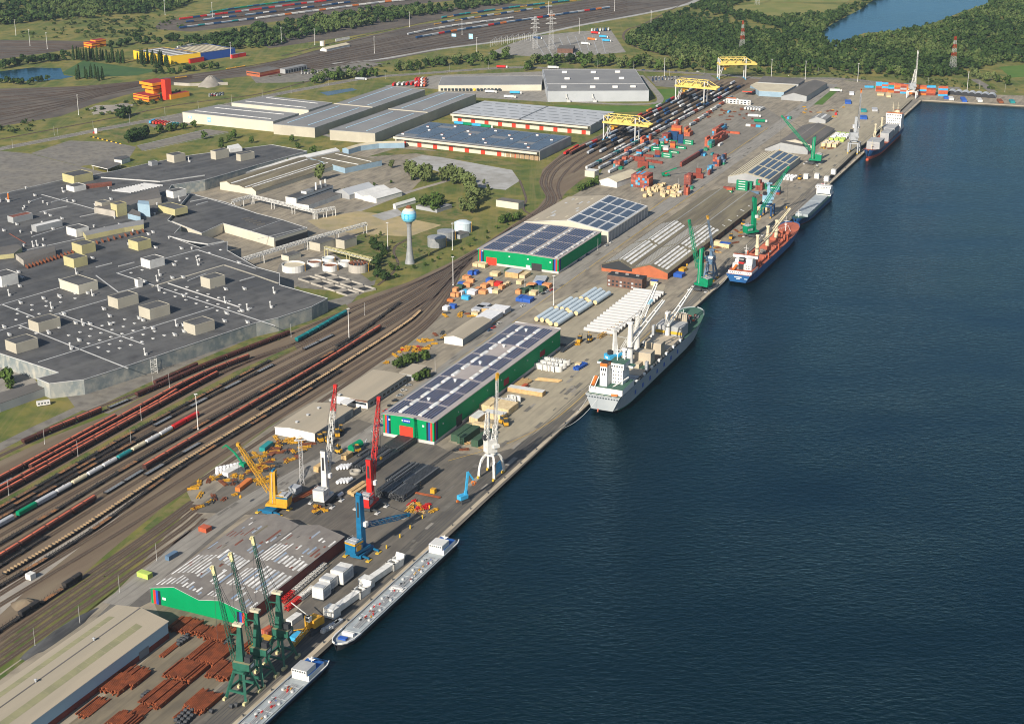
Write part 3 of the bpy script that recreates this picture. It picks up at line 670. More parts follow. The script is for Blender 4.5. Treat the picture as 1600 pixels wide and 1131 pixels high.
# small sheds between the green warehouses
fr=Fr((723,541));z=on_y(fr,722.5,530)[1]
xr_,zr_=on_y(fr,709,525);xl_,zl_=on_y(fr,694,526.5);L=fr.l(767,500,z)[1]
b=bld('shed','small white shed with striped red and beige roof behind solar warehouse',fr,'shed')
P_=[(xl_,zl_),(xr_,zr_),(0,z)];walls('wall',b,P_,0,L,('clad_grey','clad_grey','wall_white','clad_grey'))
roof(b,P_,0,L,'roof_beige',.4,.25,'trim_white',[(xl_+.4,-.4,L*k/12,L*k/12+L/24,'roof_rust' if k<4 else 'roof_cream',.05)for k in range(12)])
for nm,lb,c,xw,yl in(('wrapped_stack','grey tarpaulin covered stack right behind the striped roof shed',(768,508),(752,489),(786,487)),('wrapped_stack','farther pale tarpaulin covered stack along the yellow line',(789,494),(770,477.5),(799,478.5))):
 fr=Fr(c);zt=5.2;w=fr.l(*xw,zt)[0];l=fr.l(*yl,zt)[1]
 o=thing(nm,lb,'covered stack',fr.o,fr.rz);mb=MB();mb.rect(w,0,0,l,0,zt-.25,'wood');mb.build('timber',o)
 mb=MB();mb.rect(w-.08,.08,-.06,l+.06,1.2,zt,'tarp_grey','tarp_white');mb.build('tarpaulin',o)
 # ---------------------------------------------------------------- buildings inland of the tracks
def proj(v):
 d=v.y*CP-(v.z-CH)*SP;u=v.y*SP+(v.z-CH)*CP
 return(CX+CF*v.x/d,CY-CF*u/d)
def height(b,ty,z0=0.):
 p=G(b[0],b[1],z0);return _solve(lambda z:proj(Vector((p.x,p.y,z)))[1]-ty,z0-1,200)
def ccw(P):
 a=sum(P[i-1][0]*P[i][1]-P[i][0]*P[i-1][1]for i in range(len(P)));return P if a>0 else P[::-1]
class PB:
 """flat roofed building from its roof outline at height z"""
 def __init__(s,name,label,px,z,wall,rf,cat='warehouse',par=.0,parm='rooflight',base=None,group=None):
  W3=[G(*p,z)for p in px];s.z=z;s.o=Vector((W3[0].x,W3[0].y,0))
  s.root=thing(name,label,cat,s.o,0,group);P=ccw([(p.x-s.o.x,p.y-s.o.y)for p in W3]);s.P=P;n=len(P)
  mb=MB();mb.faces([(x,y,base or 0)for x,y in P]+[(x,y,z)for x,y in P],[(i,(i+1)%n,n+(i+1)%n,n+i)for i in range(n)],wall);mb.build('wall',s.root)
  mb=MB();mb.prism(P,z,z+.3,parm if par else rf,rf,True);o=mb.build('roof',s.root);tri(o.data)
  if par:
   for i in range(n):
    mb2=mb
   mb=MB()
   for i in range(n):mb.bar((*P[i-1],z+.3+par/2),(*P[i],z+.3+par/2),.45,parm,par)
   mb.build('parapet',s.root)
 def L(s,px,py,h=.3):
  p=G(px,py,s.z+h);return(p.x-s.o.x,p.y-s.o.y)
 def slab(s,name,px,m,h=.12,top=None,z0=.305):
  mb=MB();s.slab_mb(mb,px,m,h,top,z0);return mb.build(name,s.root)
 def slab_mb(s,mb,px,m,h=.12,top=None,z0=.305):
  mb.prism(ccw([s.L(*p)for p in px]),s.z+z0,s.z+z0+h,m,top)
 def line(s,mb,px,w,m,h=.25):
  Q=[s.L(*p)for p in px]
  for a,b in zip(Q,Q[1:]):mb.bar((*a,s.z+.3+h/2),(*b,s.z+.3+h/2),w,m,h)
 def box(s,name,N,ty,lx,rx,wall,rf,az=41.,sub=True):
  """roof house: near bottom corner, its top, x of the left and right top corners"""
  fr=Fr(tuple(G(*N,s.z+.3)));fr.az=az;a=R(az);fr.y=Vector((math.sin(a),math.cos(a),0));fr.x=Vector((math.cos(a),-math.sin(a),0))
  h=height(N,ty,s.z+.3)-s.z-.3
  w=_solve(lambda q:proj(fr.w(-q,0,h))[0]-lx,0,90);l=_solve(lambda q:proj(fr.w(0,q,h))[0]-rx,0,90)
  mb=MB();mb.rect(-w,0,0,l,0,h,wall,rf)
  for(x,y,sx,sy)in((-w/2,.2,w,.4),(-w/2,l-.2,w,.4),(-.2,l/2,.4,l-.8),(.2-w,l/2,.4,l-.8)):mb.box(x,y,h+.002,sx,sy,.3,wall)
  o=mb.build(name,s.root,fr.o-s.o+Vector((0,0,.003)),fr.rz);return o,w,l,h
def tri(me):
 bm=bmesh.new();bm.from_mesh(me);bmesh.ops.triangulate(bm,faces=[f for f in bm.faces if len(f.verts)>4]);bm.to_mesh(me);bm.free()
z5=lambda x,y:(x/4,283+y/4)
# big dark roofed factory
FZ=11.
F=PB('factory','huge dark flat roofed factory with many pale boxes on its roof',[(200,572),(131,594),(77,600),(58,592),(92,583),(41,566),(0,553),(-160,510),(-160,345),(0,304),(97,282),(180,268),(232,256),(300,243),(425,227),(480,237),(400,259),(320,282),(268,290),(262,300),(296,304),(352,316),(400,333),(297,303),(262,345),(283,354),(267,371),(313,388),(355,378),(355,392),(400,418),(437,428),(437,446),(512,467),(487,480),(435,497),(400,505)][:21]+[(262,345),(283,354),(267,371),(313,388),(355,378),(355,392),(400,418),(437,428),(437,446),(512,467),(487,480),(435,497),(400,505)],FZ,'wall_stain','roof_felt','factory',.35)
mb=MB()
for l in[((0,775),(370,668)),((10,770),(215,850)),((340,835),(670,740)),((120,900),(700,1131),(800,1170)),((0,935),(170,885)),((370,830),(900,1020)),((240,1131),(1340,790)),((730,575),(1720,905)),((600,590),(740,695),(890,660)),((740,575),(880,530)),((1030,485),(1235,430)),((130,440),(720,312)),((260,85),(720,212)),((1400,525),(950,660)),((1400,525),(1599,590),(1740,640)),((1235,430),(1599,548))]:
 F.line(mb,[z5(*p)for p in l],.9 if l[0][0]!=1400 else 1.6,'rooflight' if l[0][0]!=1400 else 'clad_beige')
mb.build('roof_kerb',F.root)
mb=MB()
for l in[((1050,640),(1500,790)),((190,130),(260,108)),((250,195),(420,160)),((320,135),(420,108)),((600,540),(700,515)),((740,535),(840,510)),((200,350),(400,290)),((500,225),(620,200)),((1175,625),(1290,580)),((1500,625),(1590,600)),((1190,130),(1300,108)),((1230,150),(1300,130)),((60,330),(160,390))]:
 F.line(mb,[z5(*p)for p in l],.7,'roof_rust' if l[0][0]in(60,)else 'galv',.6)
mb.build('roof_pipe',F.root)
for(N,ty,lx,rx,w)in[((245,948),890,175,375,'clad_beige'),((105,1080),1020,30,235,'clad_beige'),((740,800),740,672,863,'clad_beige'),((940,868),805,865,1060,'clad_beige'),((1222,965),905,1145,1340,'clad_beige'),((1315,675),615,1252,1405,'clad_beige'),((940,550),500,878,1027,'wall_white'),((495,710),655,370,610,'clad_cream'),((465,545),490,395,545,'clad_yellow'),((515,460),405,447,595,'clad_yellow'),((865,437),385,800,943,'clad_yellow'),((480,352),305,413,555,'wall_white'),((735,225),150,690,790,'clad_yellow'),((1095,218),180,988,1172,'clad_yellow'),((1085,110),70,1038,1163,'wall_white'),((465,70),40,413,537,'wall_white'),((15,665),600,-60,110,'wall_white'),((640,195),140,592,690,'clad_beige'),((85,265),230,45,203,'clad_grey'),((230,320),285,195,388,'clad_grey'),((865,665),620,840,890,'wall_white'),((1280,920-1132),860-1132,1240,1340,'clad_beige')][:21]+[((1090,1020-1132),975-1132,1040,1158,'clad_beige'),((1350,1000-1132),950-1132,1315,1430,'clad_beige'),((1505,1010-1132),970-1132,1475,1590,'clad_beige'),((465,1131-1132+22),1105-1132,388,580,'clad_yellow'),((950,1040-1132),1015-1132,925,985,'clad_grey')]:
 F.box('roof_house',z5(*N),z5(0,ty)[1],lx/4,rx/4,w,'roof_rust' if N==(85,265)else 'roof_white' if N==(230,320)else 'roof_felt')
 # raised roof plant
for px,h,w,t in[([(590,200),(690,165),(990,75),(1010,140),(880,165),(720,225)],6,'concrete','roof_dark'),([(150,530),(350,470),(345,440),(100,490)],5,'concrete','roof_dark'),([(540,370),(780,320),(900,300),(900,268),(780,290),(520,345)],4.5,'clad_yellow','roof_grey'),([(0,440),(110,420),(140,440),(90,480),(0,490)],4,'clad_yellow','roof_dark'),([(540,50),(700,30),(700,20),(530,38)],3,'roof_rust','roof_rust'),([(800,235),(880,255),(880,225),(830,205)],5,'clad_blue','roof_dark'),([(865,215),(940,225),(935,200),(870,195)],12,'clad_blue','clad_blue'),([(1060,350),(1170,380),(1300,400),(1400,380),(1200,330),(1110,322)],1.2,'rooflight','roof_felt'),([(580,1110-1132),(840,1055-1132),(1090,1048-1132),(1280,1100-1132),(1000,1140-1132)],1.2,'rooflight','roof_felt'),([(1420,935-1132),(1490,920-1132),(1515,945-1132),(1440,955-1132)],4,'roof_white','roof_white')]:
 F.slab('roof_plant',[z5(*p)for p in px],w,h,t)
mb=MB()
for k in range(9):
 a,b_=z5(600+k*36,385-k*9),z5(612+k*36,395-k*9);F.line(mb,[a,b_],.6,'rust',2.5)
for k in range(14):
 a,b_=z5(160+k*22,535-k*7),z5(176+k*22,548-k*7);F.line(mb,[a,b_],.6,'rust',2.2)
for k in range(12):F.line(mb,[z5(700+k*18,62-k*4),z5(820+k*18,75-k*4)],.5,'steel',1.2)
mb.build('rust_frame',F.root)
pr=random.Random(11);vm=MB();vm.lathe([(.7,0),(.7,1.4),(1.1,1.6),(1.1,2.2),(0,2.5)],'galv',8);vd=vm.data('roof_fan')
hm=MB();hm.box(0,0,0,2.6,1.6,.5,'rooflight_white',top='rooflight');hd=hm.data('roof_light');tm=MB();tm.lathe([(.5,0),(.5,4.2),(.9,4.4),(.9,5),(.4,5.4)],'galv',8);tm.box(1.6,0,0,1.8,1.6,1.8,'galv');td=tm.data('roof_stack')
def inside(q,P):
 c=False
 for i in range(len(P)):
  a,b=P[i-1],P[i]
  if(a[1]>q[1])!=(b[1]>q[1])and q[0]<(b[0]-a[0])*(q[1]-a[1])/(b[1]-a[1])+a[0]:c=not c
 return c
def scatter(me,name,pts,rz=-R(41)):
 for p in pts:
  q=F.L(*z5(*p))
  if not inside(q,F.P):continue
  o=bpy.data.objects.new(name,me);COL.objects.link(o);o.parent=F.root;o.location=(q[0],q[1],F.z+.3);o.rotation_euler.z=rz
scatter(hd,'roof_light',[(30+i*72+26*j,885+i*-18+j*52)for i in range(5)for j in range(3)][3:]+[(430+70*i+62*j,965-20*i+25*j)for i in range(6)for j in range(5)]+[(1030+70*i+66*j,700-18*i+22*j)for i in range(3)for j in range(7)]+[(820+70*i,575-18*i)for i in range(9)]+[(110+90*i,800-24*i+30*j)for i in range(5)for j in range(2)])
scatter(vd,'roof_fan',[(pr.uniform(40,1250),pr.uniform(20,500))for _ in range(40)])
scatter(td,'roof_stack',[(475,580),(320,795),(575,715),(995,590),(980,625),(1235,525),(515,900),(440,1050),(905,1085),(1545,805),(55,715),(205,410),(230,405),(1280,250),(990,685),(1405,760),(1100,905),(1710,700),(1690,790),(1180,-120),(1120,125)])
um=MB();um.box(0,0,0,2.6,2,1.5,'galv',top='roof_lgrey');um.box(1.9,.3,0,1.2,1,.9,'roof_grey');um.bar((-1,.6,1.2),(-4,.6,1.2),.5,'galv');scatter(um.data('roof_unit'),'roof_unit',[(pr.uniform(0,1560),pr.uniform(60,1000))for _ in range(70)],-R(41))
for x,y in((0,130),(55,130)):
 q=F.L(*z5(x,y));mb=MB();mb.lathe([(1.6,0),(1.6,2),(.9,2.5),(.9,9),(1.1,9.2)],['galv','galv','p_orange' if x else 'p_white','galv'],10);mb.build('roof_chimney',F.root,(*q,FZ+.3))
for px in([(58.5,592.5),(92,583.5)],):pass
# lower wings of the factory
z6=lambda x,y:(400+x/4,283+y/4)
F2=PB('factory_wing','low factory wing with cream walls and an open loading bay at its end',[(262,343.5),(315,365),(348.5,349.5),(392,362),(428,372.5),(480,357),(440,344),(400,334),(352,316.5),(296,303.5)],8.5,'clad_cream','roof_felt','factory wing',.3)
o=F2.slab('opening',[(430,372.7),(480,357.4),(480.5,357.6),(430.5,373.1)],'wall_black',5.5,None,-7.8)
mb=MB()
for l in[((402,375),(480,356)),((393,362),(440,345)),((297,303),(400,334))]:F2.line(mb,[(a,b_-1)for a,b_ in l],.5,'rooflight')
for k in range(5):F2.line(mb,[(378+k*6,343+k*2.2),(390+k*6,341+k*2.2)],1.,'roof_dark',.8)
mb.build('roof_kerb',F2.root)
F3=PB('factory_wing','long low grey factory annex with two yellow doors beside white caravan',[(75,604.5),(62,597),(-100,640),(-100,660),(0,631)],6,'clad_grey','roof_dark','factory wing',0)
for p in((82,619),(16.5,636),(33,631)):
 g=G(*p);mb=MB();mb.box(0,0,0,5,.4,4,'hall_yellow');mb.build('door',F3.root,g-F3.o+Vector((.3,-.9,0)),-R(41)+R(90))
P=PB('gate_house','small white walled gate building with flat dark roof by the parking lot',[(203,246),(197,243.5),(178,246),(178.5,249.5),(190,250.5)],5,'wall_white','roof_felt','gate house')
o=thing('gate_canopy','dark flat gate canopy on posts in front of the gate house','canopy',G(165,262));mb=MB()
q=[G(*p,5)-G(165,262)for p in((143,259),(168,265),(190,256),(165,251))];mb.prism(ccw([(v.x,v.y)for v in q]),5,5.6,'trim_white','roof_dark',True);mb.build('roof',o)
for v in q:mb=MB();mb.bar((v.x*.9,v.y*.9,0),(v.x*.9,v.y*.9,5),.5,'steel');mb.build('post',o)
# white covered conveyor gallery
def gallery(name,label,px,w,h,z0=0.,wm='wall_white',rm='roof_white'):
 Q=[G(*p)for p in px];o=thing(name,label,'conveyor gallery',Q[0]);A=smooth_path(Q,15);A=[p-Q[0]for p in A];mb=MB();m2=MB();S_=[]
 for i,p in enumerate(A):
  d=(A[min(i+1,len(A)-1)]-A[max(i-1,0)]).normalized();n=Vector((d.y,-d.x,0))*(w/2);S_.append((p-n,p+n,p))
 for(a,b_,c),(a2,b2,c2)in zip(S_,S_[1:]):
  for s0,s1 in((a,a2),(b_,b2)):mb.poly([(s0.x,s0.y,z0),(s1.x,s1.y,z0),(s1.x,s1.y,h),(s0.x,s0.y,h)],wm)
  for s0,s1 in((a,a2),(b_,b2)):m2.poly([(s0.x,s0.y,h),(s1.x,s1.y,h),(c2.x,c2.y,h+w*.16),(c.x,c.y,h+w*.16)],rm)
 for a,b_,c in(S_[0],S_[-1]):mb.poly([(a.x,a.y,z0),(b_.x,b_.y,z0),(b_.x,b_.y,h),(c.x,c.y,h+w*.16),(a.x,a.y,h)],wm)
 mb.build('wall',o);m2.build('roof',o);return o
gallery('conveyor_gallery','long white covered gallery running past the sawtooth shed',[(262,303),(320,292),(430,265),(525,243)],13,7)
gallery('conveyor_gallery','pale covered gallery curving to the blue solar dock shed',[(540,241),(560,235),(590,231),(632,230)],9,6,wm='clad_blue',rm='roof_cream')
# sawtooth shed
fr=Fr((399.7,305.5),32.);zs=5.5
def sheds(name,label,corner,az,z,pts,far,wm,rm,sk=None,cat='shed',rise=None,ov=.3,group=None):
 """gabled shed: pts = outline of the near gable, left to right (photograph), far = far right eave"""
 fr=Fr(corner,az);q=[on_y(fr,*p)for p in pts]
 L=fr.l(*far,q[-1][1])[1]
 b=bld(name,label,fr,cat,group);q=[(a,max(2,c))for a,c in q];walls('wall',b,q,0,L,wm)
 st=sk(q,L)if sk else[]
 r,f=roof(b,q,0,L,rm,ov,.3,rm,st);return b,fr,q,L,f
sheds('sawtooth_shed','pale yellow sawtooth shed with white strips along its grey roof',(399.7,305.5),31,0,[(343.4,285),(354,283.5),(360,288),(374,290),(382,294),(393,293),(399.7,299)],(537,262),'clad_cream','roof_brown',lambda q,L:[(q[i][0]-.9,q[i][0]+.5,2,L-2,'rooflight_white',.3)for i in(2,4,5)])
b=PB('shed','grey roofed shed with white rooflight strips at the end of the sawtooth shed',[(539,263),(596.5,251),(528,238),(485,247.5)],6,'clad_blue','roof_brown','shed')
for l in(((503,246.5),(560,257.5)),((524.5,240.5),(580.5,253))):mb=MB();b.line(mb,l,1.3,'rooflight_white',.4);mb.build('skylight',b.root)
# white plant and neighbours
zc=lambda x,y:(320+x/5.333,220+y/5.333)
def block(name,label,N,ty,lx,rx,wall,rf,az=36.,cat='building',group=None,par=True):
 fr=Fr(N,az);h=height(N,ty);w=_solve(lambda q:proj(fr.w(-q,0,h))[0]-lx,0,200);l=_solve(lambda q:proj(fr.w(0,q,h))[0]-rx,0,300)
 o=bld(name,label,fr,cat,group);mb=MB();mb.rect(-w,0,0,l,0,h-.02,wall);mb.build('wall',o);mb=MB();mb.rect(-w-.15,.15,-.15,l+.15,h-.02,h+.3,wall if par else rf,rf);mb.build('roof',o);return o,fr,w,l,h
def pblock(name,label,N,ty,lx,rx,*a,**k):return block(name,label,zc(*N),zc(0,ty)[1],zc(lx,0)[0],zc(rx,0)[0],*a,**k)
o,fr,w,l,h=pblock('boiler_house','white boiler house with three chimneys on its roof',(765,545),482,672,1068,'wall_white','roof_felt',30)
for k in range(3):mb=MB();mb.lathe([(1,0),(1,7.5),(1.15,7.6)],'wall_white',10);mb.build('chimney',o,(-w*.3,l*(.62+.13*k),h+.3))
mb=MB();mb.rect(-w*.6,-w*.1,l*.3,l*.5,h+.3,h+2.8,'wall_white','roof_grey');mb.build('roof_unit',o);facade(o,'window_band','glass_dark','x',0,2,l-2,h*.62,h*.74)
pblock('boiler_annex','low white annex in front of the boiler house',(868,578),540,760,1137,'wall_white','roof_dark',30)
sheds('shed','grey gabled shed half behind the white sheds',(546,312),39,0,[(524,300),(534,296),(546,305)],(570,290),'clad_grey','roof_lgrey')
sheds('shed','middle white gabled shed beside the boiler house',(567,312.5),39,0,[(546,302),(556.5,301),(567,308)],(595,293),'wall_white','roof_white')
sheds('shed','right hand white gabled shed near the sandy ground',(588,318),39,0,[(567,307),(577,305),(588,311)],(620,298),'wall_white','roof_white')
sheds('shed','small white shed beside the water tower',(618,327),38,0,[(614,320),(616,318.5),(618,322)],(646,312),'wall_white','roof_white')
block('pavilion','flat roofed open pavilion among the round trees',(683,333),328,650,706,'clad_grey','roof_grey',36)
block('transformer_hut','small cream hut on the grass by the rail curve',(810,328),318,775,819,'clad_cream','roof_dark',30)
pblock('pump_house','grey flat roofed pump house behind the round tanks',(962,925),860,852,1090,'clad_beige','roof_felt',36)
pblock('pump_house','second grey pump house block by the dark bushes',(1165,905),835,1090,1265,'clad_beige','roof_felt',36)
pblock('filter_house','low cream filter house under the pipe bridge',(700,1005),965,637,800,'clad_cream','roof_felt',36)
# pipe bridges
def pipe_bridge(label,px,w,z,m='p_white',legs=None):
 Q=[G(*p,z)for p in px];o=thing('pipe_bridge',label,'pipe bridge',(Q[0].x,Q[0].y,0));O=Vector((Q[0].x,Q[0].y,0));mb=MB()
 for a,b_ in zip(Q,Q[1:]):mb.lattice(a-O,b_-O,w,w,max(4,int((b_-a).length/4)),.35,m)
 mb.build('truss',o);mb=MB()
 for k in(-.25,.1,.3):
  for a,b_ in zip(Q,Q[1:]):mb.tube(a-O+Vector((k*w,0,-.6)),b_-O+Vector((k*w,0,-.6)),.3,'galv',n=6)
 mb.build('pipe',o)
 for a,b_ in zip(Q,Q[1:]):
  n=max(2,int((b_-a).length/26))
  for i in range(n+1):
   c=a.lerp(b_,(i+.04)/(n+.08))-O;mb=MB()
   for dx in(-1.4,1.4):
    for dy in(-.9,.9):mb.bar((c.x+dx,c.y+dy,0),(c.x+dx,c.y+dy,z-w/2),.4,m)
   mb.build('leg',o)
pipe_bridge('white lattice pipe bridge with an elbow in front of the boiler house',[zc(230,505),zc(390,462),zc(920,590),zc(1080,560)],2.6,8)
pipe_bridge('long white lattice pipe bridge passing over the filter house',[zc(280,1000),zc(850,828),zc(1345,693)],2.8,9)
pipe_bridge('pale yellow pipe bridge above the round tanks',[zc(1000,890),zc(1390,990)],2.4,8,'clad_yellow')
def tank(label,c,wpx,ty,m='tank_grey',top='tank_grey',roof_=True,dome=.0,group=None):
 """c: centre of the foot, wpx: width in the photograph"""
 g=G(*c);r=(G(c[0]+wpx/2,c[1])-G(c[0]-wpx/2,c[1])).length/2;h=height(c,ty);o=thing('storage_tank',label,'tank',g,0,group)
 mb=MB();mb.lathe([(r,0),(r,h),(r+.15,h),(r+.15,h+.25)]+([]if roof_ else[(r-.4,h+.25),(r-.4,h-1.2)]),m,24,tm=top);b_=mb.build('shell',o,smooth=False)
 if roof_:mb=MB();mb.lathe([(r,h+.26),(r*.6,h+.3+dome*.7),(0.01,h+.35+dome)],top,24);mb.build('lid',o)
 mb=MB();mb.bar((r+.3,-r*.2,0),(r+.3,-r*.2,h+1),.4,'p_yellow');mb.build('ladder',o);return o,r,h
tank('grey ribbed tank standing nearest the water tower',(682.5,384.5),29,370.5,dome=.8)
tank('grey ribbed tank between the other two tanks',(697,373.5),28,361,dome=.8)
tank('pale blue domed tank at the right end of the tank row',(723.2,362),27,348,'tank_blue','tank_blue',dome=2.2)
block('pump_house','small grey pump house tucked between the tanks',(719,374),368,705,733,'clad_grey','roof_dark',36)
for lb,c,w,ty,m,tp in(('white open round basin with cream floor nearest the factory',zc(740,1080),36,zc(0,1028)[1],'wall_white','roof_cream'),('white tank with rust red lid behind the open basin',zc(915,1035),23,zc(0,1005)[1],'wall_white','rust'),('white tank with rust red lid between open basin and concrete tank',zc(1045,1078),24,zc(0,1032)[1],'wall_white','rust'),('white flat lidded tank behind the concrete tank',zc(1160,1040),19,zc(0,1005)[1],'wall_white','rooflight'),('raw concrete tank with rusty walkway on top',zc(1280,1085),31,zc(0,1022)[1],'concrete','steel_dark'),('low white tank behind the rust lidded tanks',zc(1030,1000),20,zc(0,975)[1],'wall_white','tank_blue')):
 o,r,h=tank(lb,c,w,ty,m,tp,False)
 if m=='concrete':
  mb=MB()
  for k in range(12):a=k*.5236;mb.box(r*.72*math.cos(a),r*.72*math.sin(a),h+.3,1.4,1.2,1.1,'rust',a)
  mb.bar((-r,0,h+1),(r,0,h+1),1.2,'rust',.5);mb.build('walkway',o)
o=thing('settling_basin','row of open concrete settling basins with dark water','basin',G(505,452));O=G(505,452);mb=MB();w2=MB()
for i in range(4):
 for j in range(2):
  q=[G(466+i*20+j*26+a*17+b_*18,437+i*7-j*6+a*5.2-b_*4)-O for a,b_ in((0,0),(1,0),(1,1),(0,1))]
  for k in range(4):mb.bar(q[k]+Vector((0,0,.8)),q[(k+1)%4]+Vector((0,0,.8)),.5,'concrete',1.6)
  w2.poly([v+Vector((0,0,.15))for v in ccw3(q)]if False else[v+Vector((0,0,.15))for v in q],'wall_black')
mb.build('basin_wall',o);w2.build('basin_water',o)
# water tower
g=G(640.5,411.5);o=thing('water_tower','slender concrete water tower with light blue ball tank and rusty cap','water tower',g);mp_=420/1.
mb=MB();mb.lathe([(4.6,0),(3.6,5),(2.8,11),(2.35,17),(2.1,24),(2.05,34),(2.4,37),(3.6,38.8)],'tank_grey',24);mb.build('shaft',o,smooth=True)
mb=MB();mb.lathe([(3.6,38.8),(5.5,40),(6.6,42.2),(6.8,44.6),(6.4,47.2),(5.2,49.4)],['clad_lblue','tower_blue','tower_blue','tower_blue','clad_lblue'],28);mb.lathe([(5.2,49.4),(3.9,50.6),(2.8,51.3)],'clad_cream',28);mb.build('bowl',o,smooth=True)
mb=MB();mb.lathe([(2.9,51.2),(2.6,52.6),(1.4,53.6),(0,54)],'rust',18);mb.build('cap',o,smooth=True)
mb=MB();mb.poly([Vector((6.85*math.sin(a),-6.85*math.cos(a),z))for a,z in((-.6,41.8),(.05,41.8),(.05,46.6),(-.6,46.6))],'tower_panel');mb.build('panel',o)
# long grey sheds
GB=[('warehouse','long grey hall with two thin rooflight lines, right of the pair',[(515,203.7),(586,209),(744,148),(685,144)],12,'clad_beige',[((541,200),(614,175)),((573,205),(647,177.5)),((628,169.5),(695,145.5)),((662,172.5),(726,147.5))],((607,171),(668.5,176.5))),('warehouse','long grey hall with two thin rooflight lines, left of the pair',[(427,194.7),(491.7,200.4),(664,141),(607,135)],12,'clad_beige',[((450,192),(530,166)),((482,196),(561,169)),((545,161),(614,137)),((575,164.5),(643,140.5))],((522,162.5),(582.5,168.5))),('warehouse','cream walled hall with two light blue signs on its front',[(285,176),(426.7,190.5),(467,178),(340.6,164.6)],12.5,'clad_cream',[((305,173.5),(424,186)),((336,168.5),(444,179))],None),('warehouse','cream walled hall behind the one with blue signs',[(361.7,161),(482,172.6),(519.4,161.3),(415.8,151)],12.5,'clad_cream',[((384,158.5),(479,168.5)),((416,153),(497,162))],None)]
for nm,lb,px,z,wm,sk,jn in GB:
 b=PB(nm,lb,px,z,wm,'roof_grey',par=.25,parm='clad_grey')
 for l in sk:mb=MB();b.line(mb,l,1.8,'clad_lblue' if jn else 'rooflight_white',.3);mb.build('skylight',b.root)
 if jn:mb=MB();b.line(mb,jn,1.5,'clad_beige',.9);mb.build('joint_kerb',b.root)
 if 'signs' in lb:
  for p,w_,h_ in(((297,183.5),6,3.4),((327,187.5),5.5,6)):
   g0,g1=G(*px[0],z),G(*px[1],z);d=(g1-g0);d.z=0;d.normalize();n=Vector((d.y,-d.x,0));f0=Fr(tuple(Vector((g0.x,g0.y,0))),math.degrees(math.atan2(-d.y,d.x)))
   a,zz=on_y(f0,*p);mb=MB();mb.rect(a-w_/2,a+w_/2,-.25,.02,zz-h_/2,zz+h_/2,'p_skyb');mb.rect(a-w_*.3,a+w_*.3,-.27,-.24,zz-.6,zz+.6,'trim_white');o=mb.build('sign',b.root,f0.o-b.o,f0.rz)
   for v in o.data.vertices:pass
for k in range(5):
 g=G(512+5*k-8,210-k*3.2);mb=MB();mb.box(0,0,0,5,6,5.5,'clad_beige',top='roof_white');tag(mb.build('loading_dock',None,g,-R(30)),'cream loading dock box between the two long grey halls, in a row of five','loading dock','dock boxes between the long grey halls')
for k in range(5):
 g=G(631+5*k,161.5-k*2.2);mb=MB();mb.box(0,0,0,5,6,5.5,'clad_beige',top='roof_white');tag(mb.build('loading_dock',None,g,-R(30)),'cream loading dock box at the far end of the left long hall','loading dock','dock boxes on the far hall')
def dock(label,roofpx,z,canopy,base,solarp):
 b=PB('warehouse',label,roofpx,z,'clad_grey','roof_lgrey' if not solarp else 'roof_greyblue')
 A,B=Vector((*b.L(*roofpx[0],0),0)),Vector((*b.L(*roofpx[1],0),0));d=(B-A).normalized();n=Vector((d.y,-d.x,0));n=n if n.y<0 else-n;Ln=(B-A).length
 mb=MB();q=[A+d*1,A+d*(Ln-.5),A+d*(Ln-.5)+n*7,A+d*1+n*7];mb.prism(ccw([(v.x,v.y)for v in q]),z-1.3,z-.3,'roof_cream','roof_dark',True);mb.build('canopy',b.root)
 mb=MB();q=[A+d*1+n*7,A+d*(Ln-.5)+n*7,A+d*(Ln-.5)+n*7.4,A+d*1+n*7.4];mb.prism(ccw([(v.x,v.y)for v in q]),z-2.2,z+.2,'clad_cream',None,True);mb.build('fascia',b.root)
 mb=MB();q=[A+n*.05,B+n*.05,B+n*.5,A+n*.5];mb.prism(ccw([(v.x,v.y)for v in q]),0,z-1.4,'clad_cream');mb.build('front_wall',b.root)
 nd=9 if solarp else 10
 for k in range(nd):
  c=A+d*Ln*((k+.55)/nd)+n*.55;mb=MB();mb.box(0,0,.1,5.5,.3,5.2,'door_red');o=mb.build('door',b.root,c,math.atan2(d.y,d.x))
 D=Vector((*b.L(*roofpx[3],0),0));e=D-A
 if solarp:
  for i in range(9):
   for j in range(7):
    if(i*7+j*3)%11==0:continue
    mb=MB()
    for k in range(4):
     p0=A+d*Ln*(.02+i*.108)+e*(.05+j*.134+k*.03);q=[p0,p0+d*Ln*.1,p0+d*Ln*.1+e*.022,p0+e*.022]
     mb.prism(ccw([(v.x,v.y)for v in q]),z+.32,z+.75,'solar_blue')
    mb.build('solar_array',b.root)
 cnt=[(i,j)for i in range(10)for j in range(5)]
 for i,j in cnt:
  p0=A+d*Ln*(.03+i*.097+(.04 if j%2 else 0))+e*(.1+j*.19);mb=MB()
  if solarp:
   if(i+j)%3:continue
   mb.box(0,0,0,3.2,2.2,1.4,'trim_white',top='p_orange');mb.build('roof_vent',b.root,p0+Vector((0,0,z+.3)),math.atan2(d.y,d.x))
  else:mb.box(0,0,0,13,2.6,.15,'roof_greyblue');mb.build('roof_light',b.root,p0+d*5+Vector((0,0,z+.31)),math.atan2(d.y,d.x))
 return b
b1=dock('light grey roofed dock shed with red doors under a cream canopy',[(707,176.5),(922.5,197),(960,175.5),(757,158)],11,0,0,False)
mb=MB();b1.line(mb,((811.5,186.5),(856,166.5)),2,'roof_greyblue',.5);mb.build('roof_joint',b1.root)
dock('blue solar roofed dock shed with red doors and stacked pallets in front',[(618,212),(843.7,237),(892.8,213.5),(671,191)],10.5,0,0,True)
